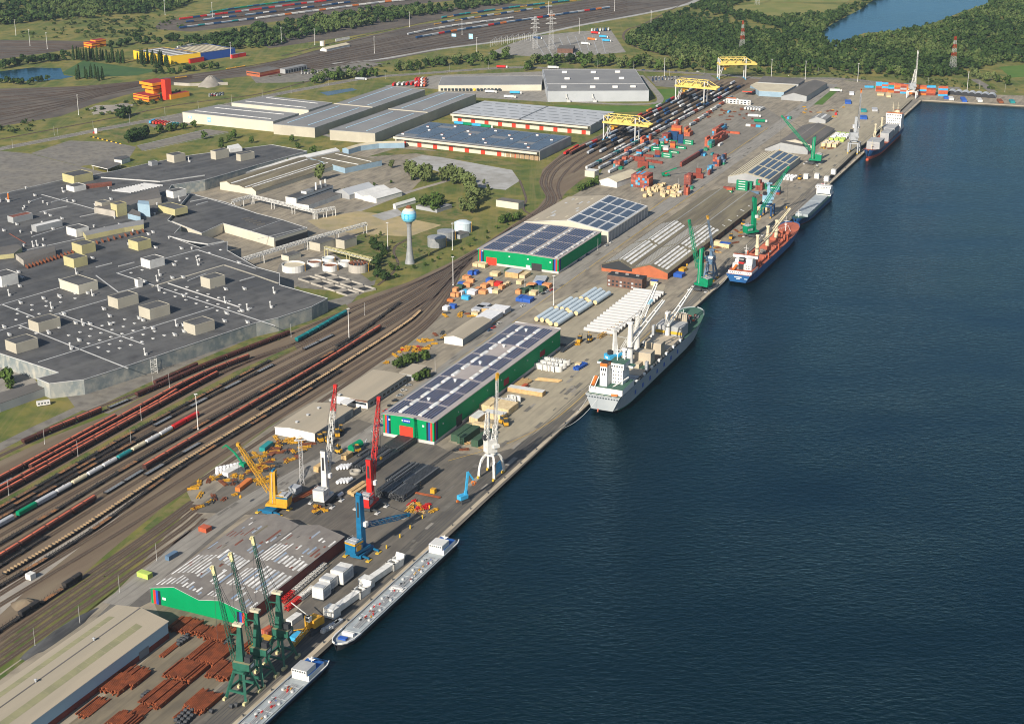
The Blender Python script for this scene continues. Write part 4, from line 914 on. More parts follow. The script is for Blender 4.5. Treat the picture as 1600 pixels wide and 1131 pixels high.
b=PB('warehouse','long low grey hall with a row of truck docks',[(685,134),(846,133),(848,119.5),(691,120)],8,'clad_cream','roof_grey',par=.2)
for k in range(17):
 g=G(691+k*5.6,140.5)-b.o;mb=MB();mb.box(0,0,.8,3.4,.5,3.2,'hall_yellow' if k==9 else 'glass_dark');mb.build('dock_door',b.root,(g.x,b.L(685+k*9,134)[1]-.2,0)if False else(g.x,b.L(760,133.6)[1]-.25,0))
b=PB('warehouse','big pale grey hall with white roof units and blank walls',[(856,143.4),(1014,142.5),(992.5,109),(847.5,109.5)],14,'roof_lgrey','roof_grey',par=.3,parm='roof_lgrey')
for k,(x,y)in enumerate(((882,114),(927,114),(965,113.5),(886,124),(932,124),(971,123.5),(881,137),(926,137),(961,137),(989,136.5))):
 q=b.L(x,y);mb=MB();mb.box(0,0,0,7,5,2.2,'trim_white');mb.box(3,-2,0,1.4,1.4,1.2,'galv');mb.build('roof_unit',b.root,(*q,14.3))
mb=MB();b.line(mb,((851,131.5),(1008,131)),1.4,'rooflight',.3);b.line(mb,((848,110),(856,143)),2,'roof_lgrey',.3);mb.build('roof_joint',b.root)
for x in(885,926):
 q=b.L(x,143.2,0);mb=MB();mb.tube((0,0,5),(0,0,11),1,'galv');mb.tube((0,-.6,9),(2.5,-.6,3),.8,'galv');mb.box(3,-1,0,5,2.5,3,'galv');mb.build('duct',b.root,(q[0],q[1]-1.2,0))
 # yellow and blue hall, orange control tower and others far left
z8=lambda x,y:(190+x/8,40+y/8)
b=PB('hall','bright yellow hall with dark striped roof',[z8(610,388),z8(985,348),z8(520,275),z8(145,318)],12,'hall_yellow','roof_dark',par=.3,parm='hall_yellow')
for k in range(6):mb=MB();b.line(mb,(z8(240+k*72,328+k*10),z8(510+k*76,288+k*12)),4.5,'rooflight_white',.3);mb.build('skylight',b.root)
b=PB('hall','bright blue hall with yellowish striped roof',[z8(985,352),z8(1420,290),z8(1040,232),z8(660,290)],11.5,'hall_blue','roof_brown',par=.3,parm='hall_blue')
for k in range(8):mb=MB();b.line(mb,(z8(745+k*50,280-k*5),z8(980+k*50,340-k*6.5)),3,'roof_cream',.3);mb.build('skylight',b.root)
block('shed','red shed in front of the yellow hall',z8(860,478),z8(0,425)[1],z8(835,0)[0],z8(1030,0)[0],'p_red','roof_dark',39,'shed');block('shed','red shed with grey roof beside the blue hall',z8(1385,415),z8(0,370)[1],z8(1355,0)[0],z8(1555,0)[0],'p_red','roof_grey',39,'shed')
block('shed','white flat shed behind the striped halls',z8(705,282),z8(0,265)[1],z8(690,0)[0],z8(960,0)[0],'wall_white','roof_white',39,'shed')
def deck_building(name,label,blocks,cat):
 """blocks: near corner, top y, left x, right x, wall, roof, window bands"""
 o=None
 for N,ty,lx,rx,wm,rm,nb in blocks:
  fr=Fr(N,39);h=height(N,ty);w=_solve(lambda q:proj(fr.w(-q,0,h))[0]-lx,0,90);l=_solve(lambda q:proj(fr.w(0,q,h))[0]-rx,0,90)
  if o is None:o=bld(name,label,fr,cat);O=fr.o
  d=fr.o-O;loc=(d.dot(fr.x),d.dot(fr.y),0)
  mb=MB();mb.rect(-w,0,0,l,0,h,wm,rm);mb.build('block',o,loc)
  for k in range(nb):mb=MB();z_=h*(k+.45)/max(nb,1);mb.rect(-w-.15,.15,-.15,l+.15,z_,z_+1.4,'red_dark');mb.build('window_band',o,loc)
 return o
o=deck_building('control_tower','stepped orange and red railway control tower with cars beside it',[(z8(345,960),z8(0,885)[1],z8(145,0)[0],z8(480,0)[0],'orange_clad','red_dark',2)],'control tower')
O=G(*z8(345,960));fr=Fr(z8(345,960),39)
def tw(x0,x1,y0,y1,z0,z1,m,t,nm='block'):mb=MB();mb.rect(x0,x1,y0,y1,z0,z1,m,t);mb.build(nm,o)
hh=height(z8(345,960),z8(0,885)[1])
tw(-24,-7,14,34,hh+.02,hh+5,'orange_clad','red_dark');tw(-25,-6,13,35,hh+5.02,hh+6.4,'red_dark','red_dark','window_band');tw(-27,-4,11,37,hh+6.42,hh+10,'orange_clad','red_dark');tw(-27,-4,12,36,hh+10.02,hh+11.6,'red_dark','red_dark','window_band');tw(-29,-2,9,38,hh+11.62,hh+15.5,'orange_clad','red_dark');tw(-2,6,24,34,0,hh+19,'door_red','red_dark','stair_shaft')
tw(.2,9,30,62,0,6.5,'orange_clad','red_dark')
z1=lambda x,y:(x/4,y/4)
o=deck_building('office_building','orange office with dark red roofs at the edge of the far yard',[(z1(575,305),z1(0,272)[1],z1(522,0)[0],z1(622,0)[0],'orange_clad','red_dark',2),(z1(600,300),z1(0,255)[1],z1(565,0)[0],z1(660,0)[0],'orange_clad','red_dark',2)],'office building')
z27=lambda x,y:(270+x/6.654,100+y/6.654)
o,fr,w,l,h=block('office_building','low brick office with red band by the yard car park',z27(905,140),z27(0,95)[1],z27(765,0)[0],z27(1130,0)[0],'brick_orange','roof_dark',36)
facade(o,'window_band','glass_dark','y',0,-w+1,-1,h*.55,h*.75);facade(o,'window_band','red_dark','x',0,1,l-1,h*.2,h*.4)
o,fr,w,l,h=block('depot','grey arched depot with a row of open bays',z27(1170,105),z27(0,60)[1],z27(1110,0)[0],z27(1395,0)[0],'clad_grey','roof_grey',36)
for k in range(8):facade(o,'bay_door','wall_black','x',0,l*(.03+k*.12),l*(.03+k*.12)+l*.08,.1,h*.75)
z40=lambda x,y:(400+x/4,y/4)
sheds('shed','white fronted shed beside the far tracks',z40(440,325),33,0,[z40(400,312),z40(415,300),z40(440,310)],z40(555,275),'wall_white','roof_cream')
tank('white tank beside the far rail shed',z40(415,288),7.5,z40(0,260)[1],'wall_white','roof_white')
block('shed','long white shed in the far rail yard',z40(500,262),z40(0,247)[1],z40(497,0)[0],z40(585,0)[0],'wall_white','roof_white',39,'shed')
z80=lambda x,y:(800+x/4,y/4)
block('substation_house','brown brick substation building at the truck park corner',z80(380,335),z80(0,308)[1],z80(283,0)[0],z80(395,0)[0],'brick_brown','roof_dark',8,'substation')
# salt pile behind a wall
o=thing('retaining_wall','long low white wall in front of a grey gravel heap','wall',G(272,133));O=G(272,133);mb=MB()
A,B,C_=G(272,133.5)-O,G(297,135)-O,G(356,133)-O
for a,b_ in((A,B),(B,C_)):mb.bar(a+Vector((0,0,2)),b_+Vector((0,0,2)),.8,'concrete',4)
mb.build('wall_panel',o)
def heap(name,label,c,rx,ry,h,m,az=0.,seed=1,cat='heap'):
 rr=random.Random(seed);mb=MB();n=22;rings=[(1,0),(.82,.22),(.6,.5),(.35,.8),(.12,.97)];P=[]
 for f,hz in rings:
  for k in range(n):
   a=2*math.pi*k/n;j=1+rr.uniform(-.12,.12);P.append((rx*f*j*math.cos(a),ry*f*j*math.sin(a),h*hz*(1+rr.uniform(-.1,.1))))
 mb.faces(P+[(0,0,h)],[(r_*n+k,r_*n+(k+1)%n,(r_+1)*n+(k+1)%n,(r_+1)*n+k)for r_ in range(4)for k in range(n)]+[(4*n+k,4*n+(k+1)%n,5*n)for k in range(n)],m)
 return single(mb,name,label,cat,G(*c),-R(az),None,True)
heap('gravel_heap','pointed grey gravel heap behind the long white wall',(330,132),28,16,12,'gravel',100)
heap('gravel_heap','flat pale gravel heap near the control tower',(175,170),40,14,3,'gravel',110,2);heap('coal_heap','long dark grey coal heap along the setts by the beige warehouse',(92,991),4.5,29,3.2,'roof_felt',25,3);heap('gravel_heap','brown gravel heap beside the dark wagons',(42,945),9,7,3.5,'ballast',25,4)
# sheds of the quay beyond
z10=lambda x,y:(1000+x/4,80+y/4)
def qshed(label,corner,pts,far,wm,rm,sk=None,az=25,name='warehouse'):return sheds(name,label,z10(*corner),az,0,[z10(*p)for p in pts],z10(*far),wm,rm,sk,'warehouse')
b,fr,q,L,f=qshed('cream ribbed roof warehouse with blue solar panels behind green containers',(805,850),[(550,785),(660,763),(805,810)],(1003,662),'clad_grey','roof_cream',lambda q,L:[(q[0][0]+(q[1][0]-q[0][0])*t,q[0][0]+(q[1][0]-q[0][0])*t+1.4,2,L-2,'roof_brown',.1)for t in(.1,.32,.54,.76)])
w=-q[1][0]
for i in range(4):
 for j in range(3):solar(b,f,[(q[1][0]+w*(.06+i*.24),q[1][0]+w*(.06+i*.24+.17),L*(.03+j*.325),L*(.03+j*.325+.29))],m='solar_blue')
qshed('grey warehouse with pale gable edge behind the solar one',(1050,648),[(780,615),(880,572),(1050,602)],(1068,592),'clad_grey','roof_dark',lambda q,L:[(q[0][0]+8,q[2][0]-12,L*.45,L*.55,'rooflight_white',.1)]if False else[])
qshed('dark grey gabled warehouse with white front gable beside the stacked reels',(1075,610),[(870,568),(970,552),(1075,590)],(1240,488),('clad_grey','clad_grey','clad_beige','clad_grey'),'roof_dark',lambda q,L:[(q[1][0]-.6,q[1][0]+.6,0,L,'roof_fibre',.12),(q[2][0]*.5+q[1][0]*.5-1,q[2][0]*.5+q[1][0]*.5+1,2,L-2,'roof_brown',.1)])
qshed('small grey shed with two white rooflights beyond the gabled warehouse',(1160,455),[(1055,430),(1105,412),(1160,432)],(1180,405),'clad_grey','roof_grey',lambda q,L:[(q[0][0]*.7,q[0][0]*.7+2.5,2,L*.9,'rooflight_white',.1),(q[0][0]*.35,q[0][0]*.35+2.5,2,L*.9,'rooflight_white',.1)],name='shed')
qshed('grey gabled warehouse with light blue doors beside the strip of lawn',(1040,318),[(883,283),(960,262),(1042,283)],(1200,203),'clad_grey','roof_dark')
b=PB('warehouse','low warehouse with cream corrugated roof near the rail terminal',[z10(745,250),z10(900,258),z10(985,210),z10(730,195),z10(690,215)],7,'clad_blue','roof_cream')
b=PB('warehouse','dark roofed warehouse behind the cream roofed one',[z10(735,195),z10(990,208),z10(1030,182),z10(1000,172),z10(770,158)],8.5,'clad_grey','roof_dark')
b=PB('canopy','small red edged canopy at the end of the rail terminal',[z10(640,250),z10(700,255),z10(725,238),z10(670,234)],6,'door_red','roof_brown','canopy',base=5)
o,fr,w,l,h=block('office_building','white two storey office with square windows at the container yard',z10(690,340),z10(0,312)[1],z10(537,0)[0],z10(697,0)[0],'wall_white','roof_lgrey',25)
for r_ in range(2):
 for k in range(7):facade(o,'window','glass_dark','y',0,-w+w*(k+.2)/7,-w+w*(k+.75)/7,h*(.14+.46*r_),h*(.38+.46*r_))
sheds('shed','white shed with cream roof below the container stacks',z80(650,1175),36,0,[z80(545,1128),z80(600,1112),z80(655,1140)],z80(760,1080),'wall_white','roof_cream',None,'shed')
block('substation_house','cream box shaped hut beside the rail curve',z80(515,1112),z80(0,1075)[1],z80(455,0)[0],z80(545,0)[0],'clad_cream','roof_white',30,'hut')
# ---------------------------------------------------------------- railway tracks and trains
mat('wag_side',(.085,.03,.022),(.06,.025,.02),.3,.8);mat('wag_top',(.62,.15,.075),(.46,.11,.06),.15,.7);mat('wag_black',(.022,.022,.024),(.035,.032,.03),.4,.8);mat('wag_teal',(.01,.15,.16),(.012,.18,.19),.1,.5);mat('wag_wood',(.28,.13,.05),(.1,.07,.05),.3,.9)
class Path:
 def __init__(s,px):
  s.p=smooth_path([G(*q)if len(q)==2 else Vector(q)for q in px],8);s.c=[0]
  for a,b in zip(s.p,s.p[1:]):s.c.append(s.c[-1]+(b-a).length)
 def at(s,d):
  d=min(max(d,0),s.c[-1]-.01);i=int(np.searchsorted(s.c,d,'right'))-1;a,b=s.p[i],s.p[i+1];t=(d-s.c[i])/max(1e-6,s.c[i+1]-s.c[i]);return a.lerp(b,t),(b-a).normalized()
 def near(s,q):
  g=G(*q);i=min(range(len(s.p)),key=lambda k:(s.p[k]-g).length);return s.c[i]
def track(px,w=3.2,sheetm='trackbed',z=.06):
 P=Path(px);c=P.p[0].copy();A=[p-c for p in P.p];mb=MB();n=len(TRK)
 strip_on(mb,A,0,w,z+.002*(n%9),sheetm);strip_on(mb,A,0,1.2,z+.03,'sleeper')
 for o in(-.75,.75):strip_on(mb,A,o,.26,z+.035,'rail',.14)
 o=mb.build('railway_track',None,c);tag(o,None,None,None,'structure');TRK.append(P);return P
TRK=[]
T={}
for k,px in dict(t1=[(-60,742),(35,696),(140,652),(240,610),(336,568.5),(450,524),(560,477),(660,437),(740,396),(800,356)],t1b=[(60,676),(150,638),(240,603.5),(320,569),(390,543),(450,524)],t2=[(-60,783),(0,753),(177,657.5),(260,617),(340,583),(400,561),(462,536),(543,490.5),(600,464),(680,428),(745,391)],t3=[(-60,792),(0,761),(218,641.5),(306,595),(384,563),(462,536)],t4=[(-60,800),(0,769),(231,643),(292,608),(400,561)],t5=[(-60,808),(0,777),(240,642),(367,575),(470,536),(550,498),(620,463),(700,418)],A=[(-60,828),(0,795),(135,719),(240,660),(428,562),(540,506),(640,454),(720,408),(790,362),(840,330),(856,310),(846,286),(856,264),(890,238),(950,208),(1060,152),(1112,127)],B=[(-60,838),(0,804),(240,668),(438,566),(550,510),(650,455),(724,407),(800,358),(846,330),(862,312),(853,286),(864,262),(900,238),(960,209),(1070,153),(1122,127)],B2=[(-60,847),(0,812),(240,677),(450,571),(560,514),(655,459),(728,406)],C=[(-60,858),(27,809),(240,690),(311,650),(480,560),(590,504),(668,457),(732,405),(805,358),(852,330),(868,312),(860,288),(872,264),(908,240),(970,210),(1080,154),(1130,128)],C2=[(-60,872),(0,837),(240,699),(480,568),(560,522),(626,474),(690,436),(735,404)],D=[(-60,887),(67,812),(240,708),(480,574),(600,506),(676,456),(738,403)],D2=[(-60,896),(0,863),(240,718),(480,581),(604,511),(680,458),(738,403)],E=[(-60,912),(0,876),(37,853),(240,727),(480,586.5),(612,504),(684,457),(738,403)],E2=[(-60,923),(0,886),(240,737),(480,597),(622,510),(690,454),(735,408)],F=[(-60,938),(6,900),(120,832),(277,729.5),(480,606),(620,517),(661,484),(700,441),(722,416)],G=[(-60,955),(0,918),(142,832),(290,728),(480,613),(625,524),(668,488),(704,444),(720,418)],H=[(-60,966),(0,928),(156,831),(290,745),(480,624),(560,574),(645,520),(686,482),(708,446),(718,425)],I=[(-60,984),(0,945),(188,831),(300,759),(420,680),(500,628),(590,566),(656,520),(692,482),(711,446)],J=[(-60,1026),(0,987),(146,891),(225,838),(300,783)],K1=[(-60,1040),(0,1000),(225,846),(303,788)],K2=[(-60,1053),(0,1013),(244,843),(308,794)],K3=[(-60,1065),(0,1025),(262,842),(313,802)],K4=[(-60,1078),(0,1038),(281,842),(320,810)],U1=[(800,40),(700,60),(600,78),(500,98),(400,110),(217,130),(100,148),(-60,168)],U2=[(960,18),(800,44),(700,64),(600,84),(480,104),(300,124),(180,146),(60,170),(-60,190)],U3=[(1060,4),(912,30),(800,51),(700,70),(600,90),(450,111)],U4=[(1000,4),(850,24),(700,44),(600,64),(480,90),(360,112),(200,134),(-60,158)],U5=[(1080,-2),(950,14),(800,36),(690,54),(560,78),(440,102)],U6=[(950,0),(820,18),(700,36),(600,54),(500,78),(420,98),(217,128),(-60,146)],U7=[(900,2),(800,14),(690,30),(560,58),(440,88)],V1=[(700,-2),(620,3),(500,18),(400,31),(280,46)],V2=[(640,-4),(560,4),(400,24),(260,40)],V3=[(580,-4),(520,2),(400,17),(250,36)],V4=[(540,-6),(400,11),(288,28)],W1=[(-60,70),(60,70),(150,71)],W2=[(-60,77),(60,75),(140,74)],W3=[(-60,85),(60,80),(130,76)],W4=[(-60,176),(40,168),(140,152),(230,132)],W5=[(-60,183),(40,175),(120,162)],W6=[(-60,154),(60,150),(217,132)],**{'a%d'%k:[(-60,150+k*6.2),(0,146+k*6.2),(100,140+k*3.6),(170,133.5+k*1.5),(225,129+k*.6),(300,118+k*.6)]for k in range(9)},**{'b%d'%k:[(-60,64+k*4.2),(40,65.5+k*3.2),(110,66.5+k*1.6),(165,67)]for k in range(7)},**{'c%d'%k:[(300,41+k*1.2-6),(420,24+k*1.3-8),(540,9+k*1.3-8),(640,-2+k*1.4-8)]for k in range(7)},**{'d%d'%k:[(420,103+k*2.2),(500,84+k*3),(600,62+k*3.6),(700,42+k*3.9),(800,24+k*4),(900,8+k*3.6),(980,-2+k*2.6)]for k in range(9)},L1=[(1090,-6),(1010,36),(982,46),(974,58),(985,70),(1010,79),(1060,90),(1150,97),(1300,108),(1400,112)],R1=[(-60,228),(0,218),(180,184),(280,164),(400,148),(480,128),(600,100)],P3=[(1140,128),(1090,155),(980,211),(915,244),(885,268),(872,290),(876,312)],P4=[(1150,129),(1100,156),(990,213),(925,247),(895,270)],P5=[(1160,130),(1110,157),(1000,216),(935,250)],P6=[(1170,130),(1120,158),(1008,219)],X1=[(640,372),(618,385),(616,398),(622,412),(612,428),(590,446)],X2=[(860,345),(820,330),(822,312),(818,298),(812,282)]).items():
 T[k]=track(px,2.6 if k in('X1','X2')else 4.)
def rail_beam(name,px,offs):
 P=Path(px);c=P.p[0].copy();A=[p-c for p in P.p];mb=MB()
 for o in offs:strip_on(mb,A,o,.35,.13,'steel_dark',.02)
 tag(mb.build(name,None,c),None,None,None,'structure')
rail_beam('crane_rail',[tuple(QC+QD*1750),tuple(QC)],(-4.2,-14.5));rail_beam('crane_rail',[tuple(QC+QD*1750),tuple(QC+QD*300)],(-7,-8.6,-11,-12.5))
# wagon kinds -------------------------------------------------------------
def bogies(o,L,m='wag_black'):
 for y in(-L*.36,L*.36):
  mb=MB();mb.box(0,y,.25,2.0,2.9,.75,m)
  for dy in(-.9,.9):mb.tube((-1,y+dy,.48),(1,y+dy,.48),.46,m,n=8)
  mb.build('bogie',o)
def w_root(nm):return thing('freight_wagon','x','wagon')
def w_hopper(side,top,L=23.):
 o=w_root('');bogies(o,L);n=2
 mb=MB()
 for k in range(n):
  y0,y1=-L/2+L*k/n+.5,-L/2+L*(k+1)/n-.5
  mb.faces([(-1.2,y0+.6,1.1),(1.2,y0+.6,1.1),(1.2,y1-.6,1.1),(-1.2,y1-.6,1.1),(-1.5,y0,2.4),(1.5,y0,2.4),(1.5,y1,2.4),(-1.5,y1,2.4),(-1.5,y0,3.7),(1.5,y0,3.7),(1.5,y1,3.7),(-1.5,y1,3.7)],[(0,1,5,4),(1,2,6,5),(2,3,7,6),(3,0,4,7),(4,5,9,8),(5,6,10,9),(6,7,11,10),(7,4,8,11)],side)
  for j in range(6):yy=y0+.5+j*(y1-y0-1)/5;mb.rect(1.5,1.6,yy,yy+.15,1.8,3.6,side)
 mb.build('body',o);mb=MB()
 for k in range(n):
  y0,y1=-L/2+L*k/n+.5,-L/2+L*(k+1)/n-.5
  mb.faces([(-1.5,y0,3.7),(1.5,y0,3.7),(1.5,y1,3.7),(-1.5,y1,3.7),(-.5,y0,4.15),(.5,y0,4.15),(.5,y1,4.15),(-.5,y1,4.15)],[(0,1,5,4),(1,2,6,5),(2,3,7,6)],side);mb.faces([(-1.5,y0,3.71),(-1.5,y1,3.71),(-.5,y0,4.16),(-.5,y1,4.16),(.5,y0,4.16),(.5,y1,4.16)],[(2,0,1,3),(4,2,3,5)],top)
 mb.build('roof',o);return Proto(o)
def w_flat(L=19.,m='wag_black',coil=None,deck=None):
 o=w_root('');bogies(o,L);mb=MB();mb.rect(-1.3,-1,-L/2,L/2,.95,1.3,m);mb.rect(1,1.3,-L/2,L/2,.95,1.3,m);mb.rect(-.3,.3,-L/2,L/2,.8,1.25,m)
 for k in range(9):y=-L/2+L*(k+.5)/9;mb.rect(-1.3,1.3,y-.25,y+.25,1.26,1.36,m)
 for y in(-L/2,L/2-.3):mb.rect(-1.35,1.35,y,y+.3,.9,1.9,m)
 if deck:mb.rect(-1.25,1.25,-L/2+.4,L/2-.4,1.37,1.5,deck)
 UF=mb
 if coil:
  for k in range(7):y=-L/2+L*(k+.5)/7;mb=MB();mb.box(0,y,1.4,2.3,.95,.8,coil);mb.build('load_cradle',o)
 else:
  for k in range(8):
   y=-L/2+.6+k*(L-1.2)/7
   for s in(-1.3,1.3):UF.bar((s,y,1.3),(s,y,2.5),.13,m)
 UF.build('underframe',o);return Proto(o)
def w_tank(m,fr_='wag_black',L=14.):
 o=w_root('');bogies(o,L);mb=MB();mb.rect(-1.2,1.2,-L/2,L/2,.9,1.25,fr_);mb.build('underframe',o);mb=MB();P=[(-L/2+.5,.3),(-L/2+.55,1.1),(-L/2+.9,1.42),(L/2-.9,1.42),(L/2-.55,1.1),(L/2-.5,.3)]
 for(a,r0),(b,r1)in zip(P,P[1:]):mb.tube((0,a,2.75),(0,b,2.75),r0,m,r1,12,False)
 mb.poly([(math.cos(t)*.3,P[0][0],2.75+math.sin(t)*.3)for t in np.linspace(0,6.28,9)[:8]],m);mb.tube((0,0,4.1),(0,0,4.5),.5,m);mb.build('tank',o);return Proto(o)
def w_box(m,L=14.,top=None):
 o=w_root('');bogies(o,L);mb=MB();mb.rect(-1.3,1.3,-L/2,L/2,.95,1.2,'wag_black');mb.build('underframe',o);mb=MB();y0,y1=-L/2+.3,L/2-.3
 q=[(-1.4,1.2),(1.4,1.2),(1.4,3.4),(.8,3.95),(-.8,3.95),(-1.4,3.4)];n=6
 mb.faces([(x,y0,z)for x,z in q]+[(x,y1,z)for x,z in q],[(i,(i+1)%n,n+(i+1)%n,n+i)for i in range(n)][:2]+[(i,(i+1)%n,n+(i+1)%n,n+i)for i in(5,)]+[tuple(range(n-1,-1,-1)),tuple(range(n,2*n))],m)
 mb.faces([(x,y0,z)for x,z in q]+[(x,y1,z)for x,z in q],[(i,(i+1)%n,n+(i+1)%n,n+i)for i in(2,3,4)],top or m)
 for k in range(5):y=y0+(y1-y0)*(k+.5)/5;mb.rect(1.4,1.46,y-.06,y+.06,1.3,3.3,m)
 mb.build('body',o);return Proto(o)
WK=dict(rust=w_hopper('wag_side','wag_top'),brown=w_hopper('wag_side','wag_side'),flat=w_flat(),wood=w_flat(19,'wag_black',None,'wag_wood'),coil=w_flat(19,'wag_black','wood_dim'),grey=w_flat(19,'wag_black',None,'roof_greyblue'),teal=w_hopper('wag_teal','wag_teal',15.),creamtank=w_tank('p_cream'),greytank=w_tank('galv'),tealtank=w_tank('p_teal'),yellowtank=w_tank('galv','p_yellow'),red=w_box('p_red'),green=w_box('p_green',16),greybox=w_box('p_grey',17,'roof_lgrey'),bluebox=w_box('p_steelblue',22,'roof_lgrey'),creambox=w_box('p_cream',22),dark=w_hopper('wag_black','wag_black',15.),white=w_box('p_white',15),navy=w_box('p_navy',15),orange=w_box('p_orange',15),yellowflat=w_flat(17,'p_yellow',None,'p_yellow'))
LEN=dict(rust=23.6,brown=23.6,flat=19.6,wood=19.6,coil=19.6,grey=19.6,teal=15.5,creamtank=14.6,greytank=14.6,tealtank=14.6,yellowtank=14.6,red=14.6,green=16.6,greybox=17.6,bluebox=22.6,creambox=22.6,dark=15.6,white=15.6,navy=15.6,orange=15.6,yellowflat=17.6)
LBL=dict(rust='orange topped brown hopper wagon',brown='dark brown hopper wagon',flat='empty black flat wagon',wood='brown decked flat wagon',coil='cream loaded flat wagon',grey='grey decked flat wagon',teal='teal covered hopper wagon',creamtank='cream tank wagon',greytank='grey tank wagon',tealtank='teal tank wagon',yellowtank='yellow framed tank wagon',red='bright red covered wagon',green='green covered wagon',greybox='grey covered wagon',bluebox='slate blue covered wagon',creambox='long cream covered wagon',dark='black open wagon',white='white box wagon',navy='navy box wagon',orange='orange box wagon',yellowflat='yellow flat wagon')
ZOFF=.12
def train(tk,a,b,seq,where,grp,gap=None):
 P=T[tk];s0,s1=P.near(a),P.near(b);d=1 if s1>s0 else-1;s=s0;i=0
 while True:
  k=seq[i%len(seq)];L=LEN[k]
  if abs(s+d*L-s0)>abs(s1-s0)+4:break
  p,t=P.at(s+d*L/2);k_=WK[k].put((p.x,p.y,ZOFF),math.atan2(-t.x,t.y),LBL[k]+' '+where,grp+': '+LBL[k]);s+=d*L;i+=1
  if i>80:break
train('t1',(35,696),(160,644),['brown','rust','rust','rust'],'in the short train nearest the factory drive','wagons nearest the factory drive')
train('t1',(165,640),(207,625),['grey'],'in the train nearest the factory drive','wagons nearest the factory drive');train('t1',(210,624),(450,524),['brown'],'in the long train under the factory wall','wagons under the factory wall')
train('t1b',(235,605),(330,566),['brown'],'in the short row under the factory wall','wagons in the short row under the wall')
train('t2',(-50,778),(177,657),['rust'],'in the first long rust red train','first rust red train');train('t3',(-50,787),(40,740),['grey'],'in the second rust red train','second rust red train');train('t3',(44,738),(384,563),['rust'],'in the second long rust red train','second rust red train');train('t4',(-50,795),(292,608),['rust'],'in the third rust red train','third rust red train');train('t5',(-50,803),(367,575),['rust'],'in the rust red train beside the strip of weeds','fourth rust red train')
train('t2',(462,536),(543,491),['teal'],'in the teal train at the factory corner','teal covered hoppers')
train('A',(-50,823),(428,562),['flat','wood','wood','flat','wood'],'in the first dark row below the weeds','dark flat wagons, first row');train('B',(-50,832),(225,677),['flat','flat','wood'],'in the second dark row below the weeds','dark flat wagons, second row');train('B',(240,668),(430,570),['grey','flat'],'in the second dark row, middle part','dark flat wagons, second row');train('B2',(-50,842),(240,677),['flat','wood'],'in the row above the mixed tank train','dark flat wagons, third row')
train('C',(-40,846),(28,809),['greybox'],'at the left end of the mixed train','mixed train');train('C',(28,808),(311,650),['green','greybox','greytank','creamtank','greytank','greytank','tealtank','creamtank','greytank','yellowtank','red','red','greybox','flat','red','wood','bluebox','creambox'],'in the mixed tank and box train','mixed train')
train('D',(-20,862),(560,528),['flat','flat','wood','flat'],'in the row below the mixed train','dark flat wagons, fourth row');train('C2',(520,545),(626,474),['flat'],'in the short row near the track fan','dark flat wagons, fifth row');train('B',(480,546),(530,522),['grey'],'in the short row behind the teal train','dark flat wagons, sixth row')
train('E',(-50,906),(162,776),['rust'],'in the longest train, lower left part','longest rust red train');train('E',(164,775),(222,739),['grey'],'in the middle of the longest red train','longest rust red train');train('E',(224,737),(612,504),['rust'],'in the longest train, upper right part','longest rust red train')
train('F',(6,900),(655,490),['coil'],'in the long train of cream loads','wagons with cream loads');train('E2',(-40,910),(70,845),['flat'],'between the red and the cream loaded trains','dark flat wagons, seventh row');train('E2',(230,744),(330,690),['grey','flat'],'between the longest red train and the cream loads','dark flat wagons, seventh row');train('E2',(400,645),(510,580),['flat'],'in the upper row between red and cream trains','dark flat wagons, seventh row');train('G',(-50,949),(540,576),['flat','flat','wood'],'in the row beside the grey service path','dark flat wagons, eighth row')
train('J',(-50,1020),(146,891),['dark','flat','dark','wood','dark'],'in the lone dark row above the sidings','dark open wagons')
mixed=['white','navy','red','orange','greybox','tealtank','green','bluebox','white','navy','yellowflat']
def far(tk,a,b,seq,w,g):train(tk,a,b,seq,w,g)
far('V1',(280,46),(400,31),['navy','bluebox','tealtank','greybox'],'in the far upper yard','far upper yard');far('V1',(400,31),(690,-1),['white','white','greybox','white','orange'],'in the far white train','far upper yard');far('V2',(290,37),(560,4),['navy','wood','bluebox','navy','greytank'],'in the far dark train','far upper yard');far('V3',(280,33),(520,2),['red','red','navy','red','greybox'],'in the far red train','far upper yard');far('V4',(330,22),(500,0),['tealtank','green','tealtank','navy'],'in the farthest train','far upper yard')
far('U7',(690,30),(900,2),['tealtank','yellowflat','navy','tealtank'],'in the teal train beyond the road','far middle yard');far('U6',(680,39),(860,12),['yellowflat','navy','greybox'],'in the yellow flat train','far middle yard');far('U4',(640,57),(800,31),['greybox','white','greybox','greytank'],'in the silver train','far middle yard');far('U5',(650,61),(957,13),['navy','bluebox','greybox','red','navy','orange','bluebox'],'in the long far container train','far middle yard');far('U1',(270,124),(300,120),['yellowflat'],'alone on the track by the red shed','far single wagons');far('U6',(355,110),(385,105),['yellowflat'],'alone on the curved far track','far single wagons')
TM=['navy','flat','flat','greybox','flat','dark','white','flat','flat','bluebox','flat','greytank','flat']
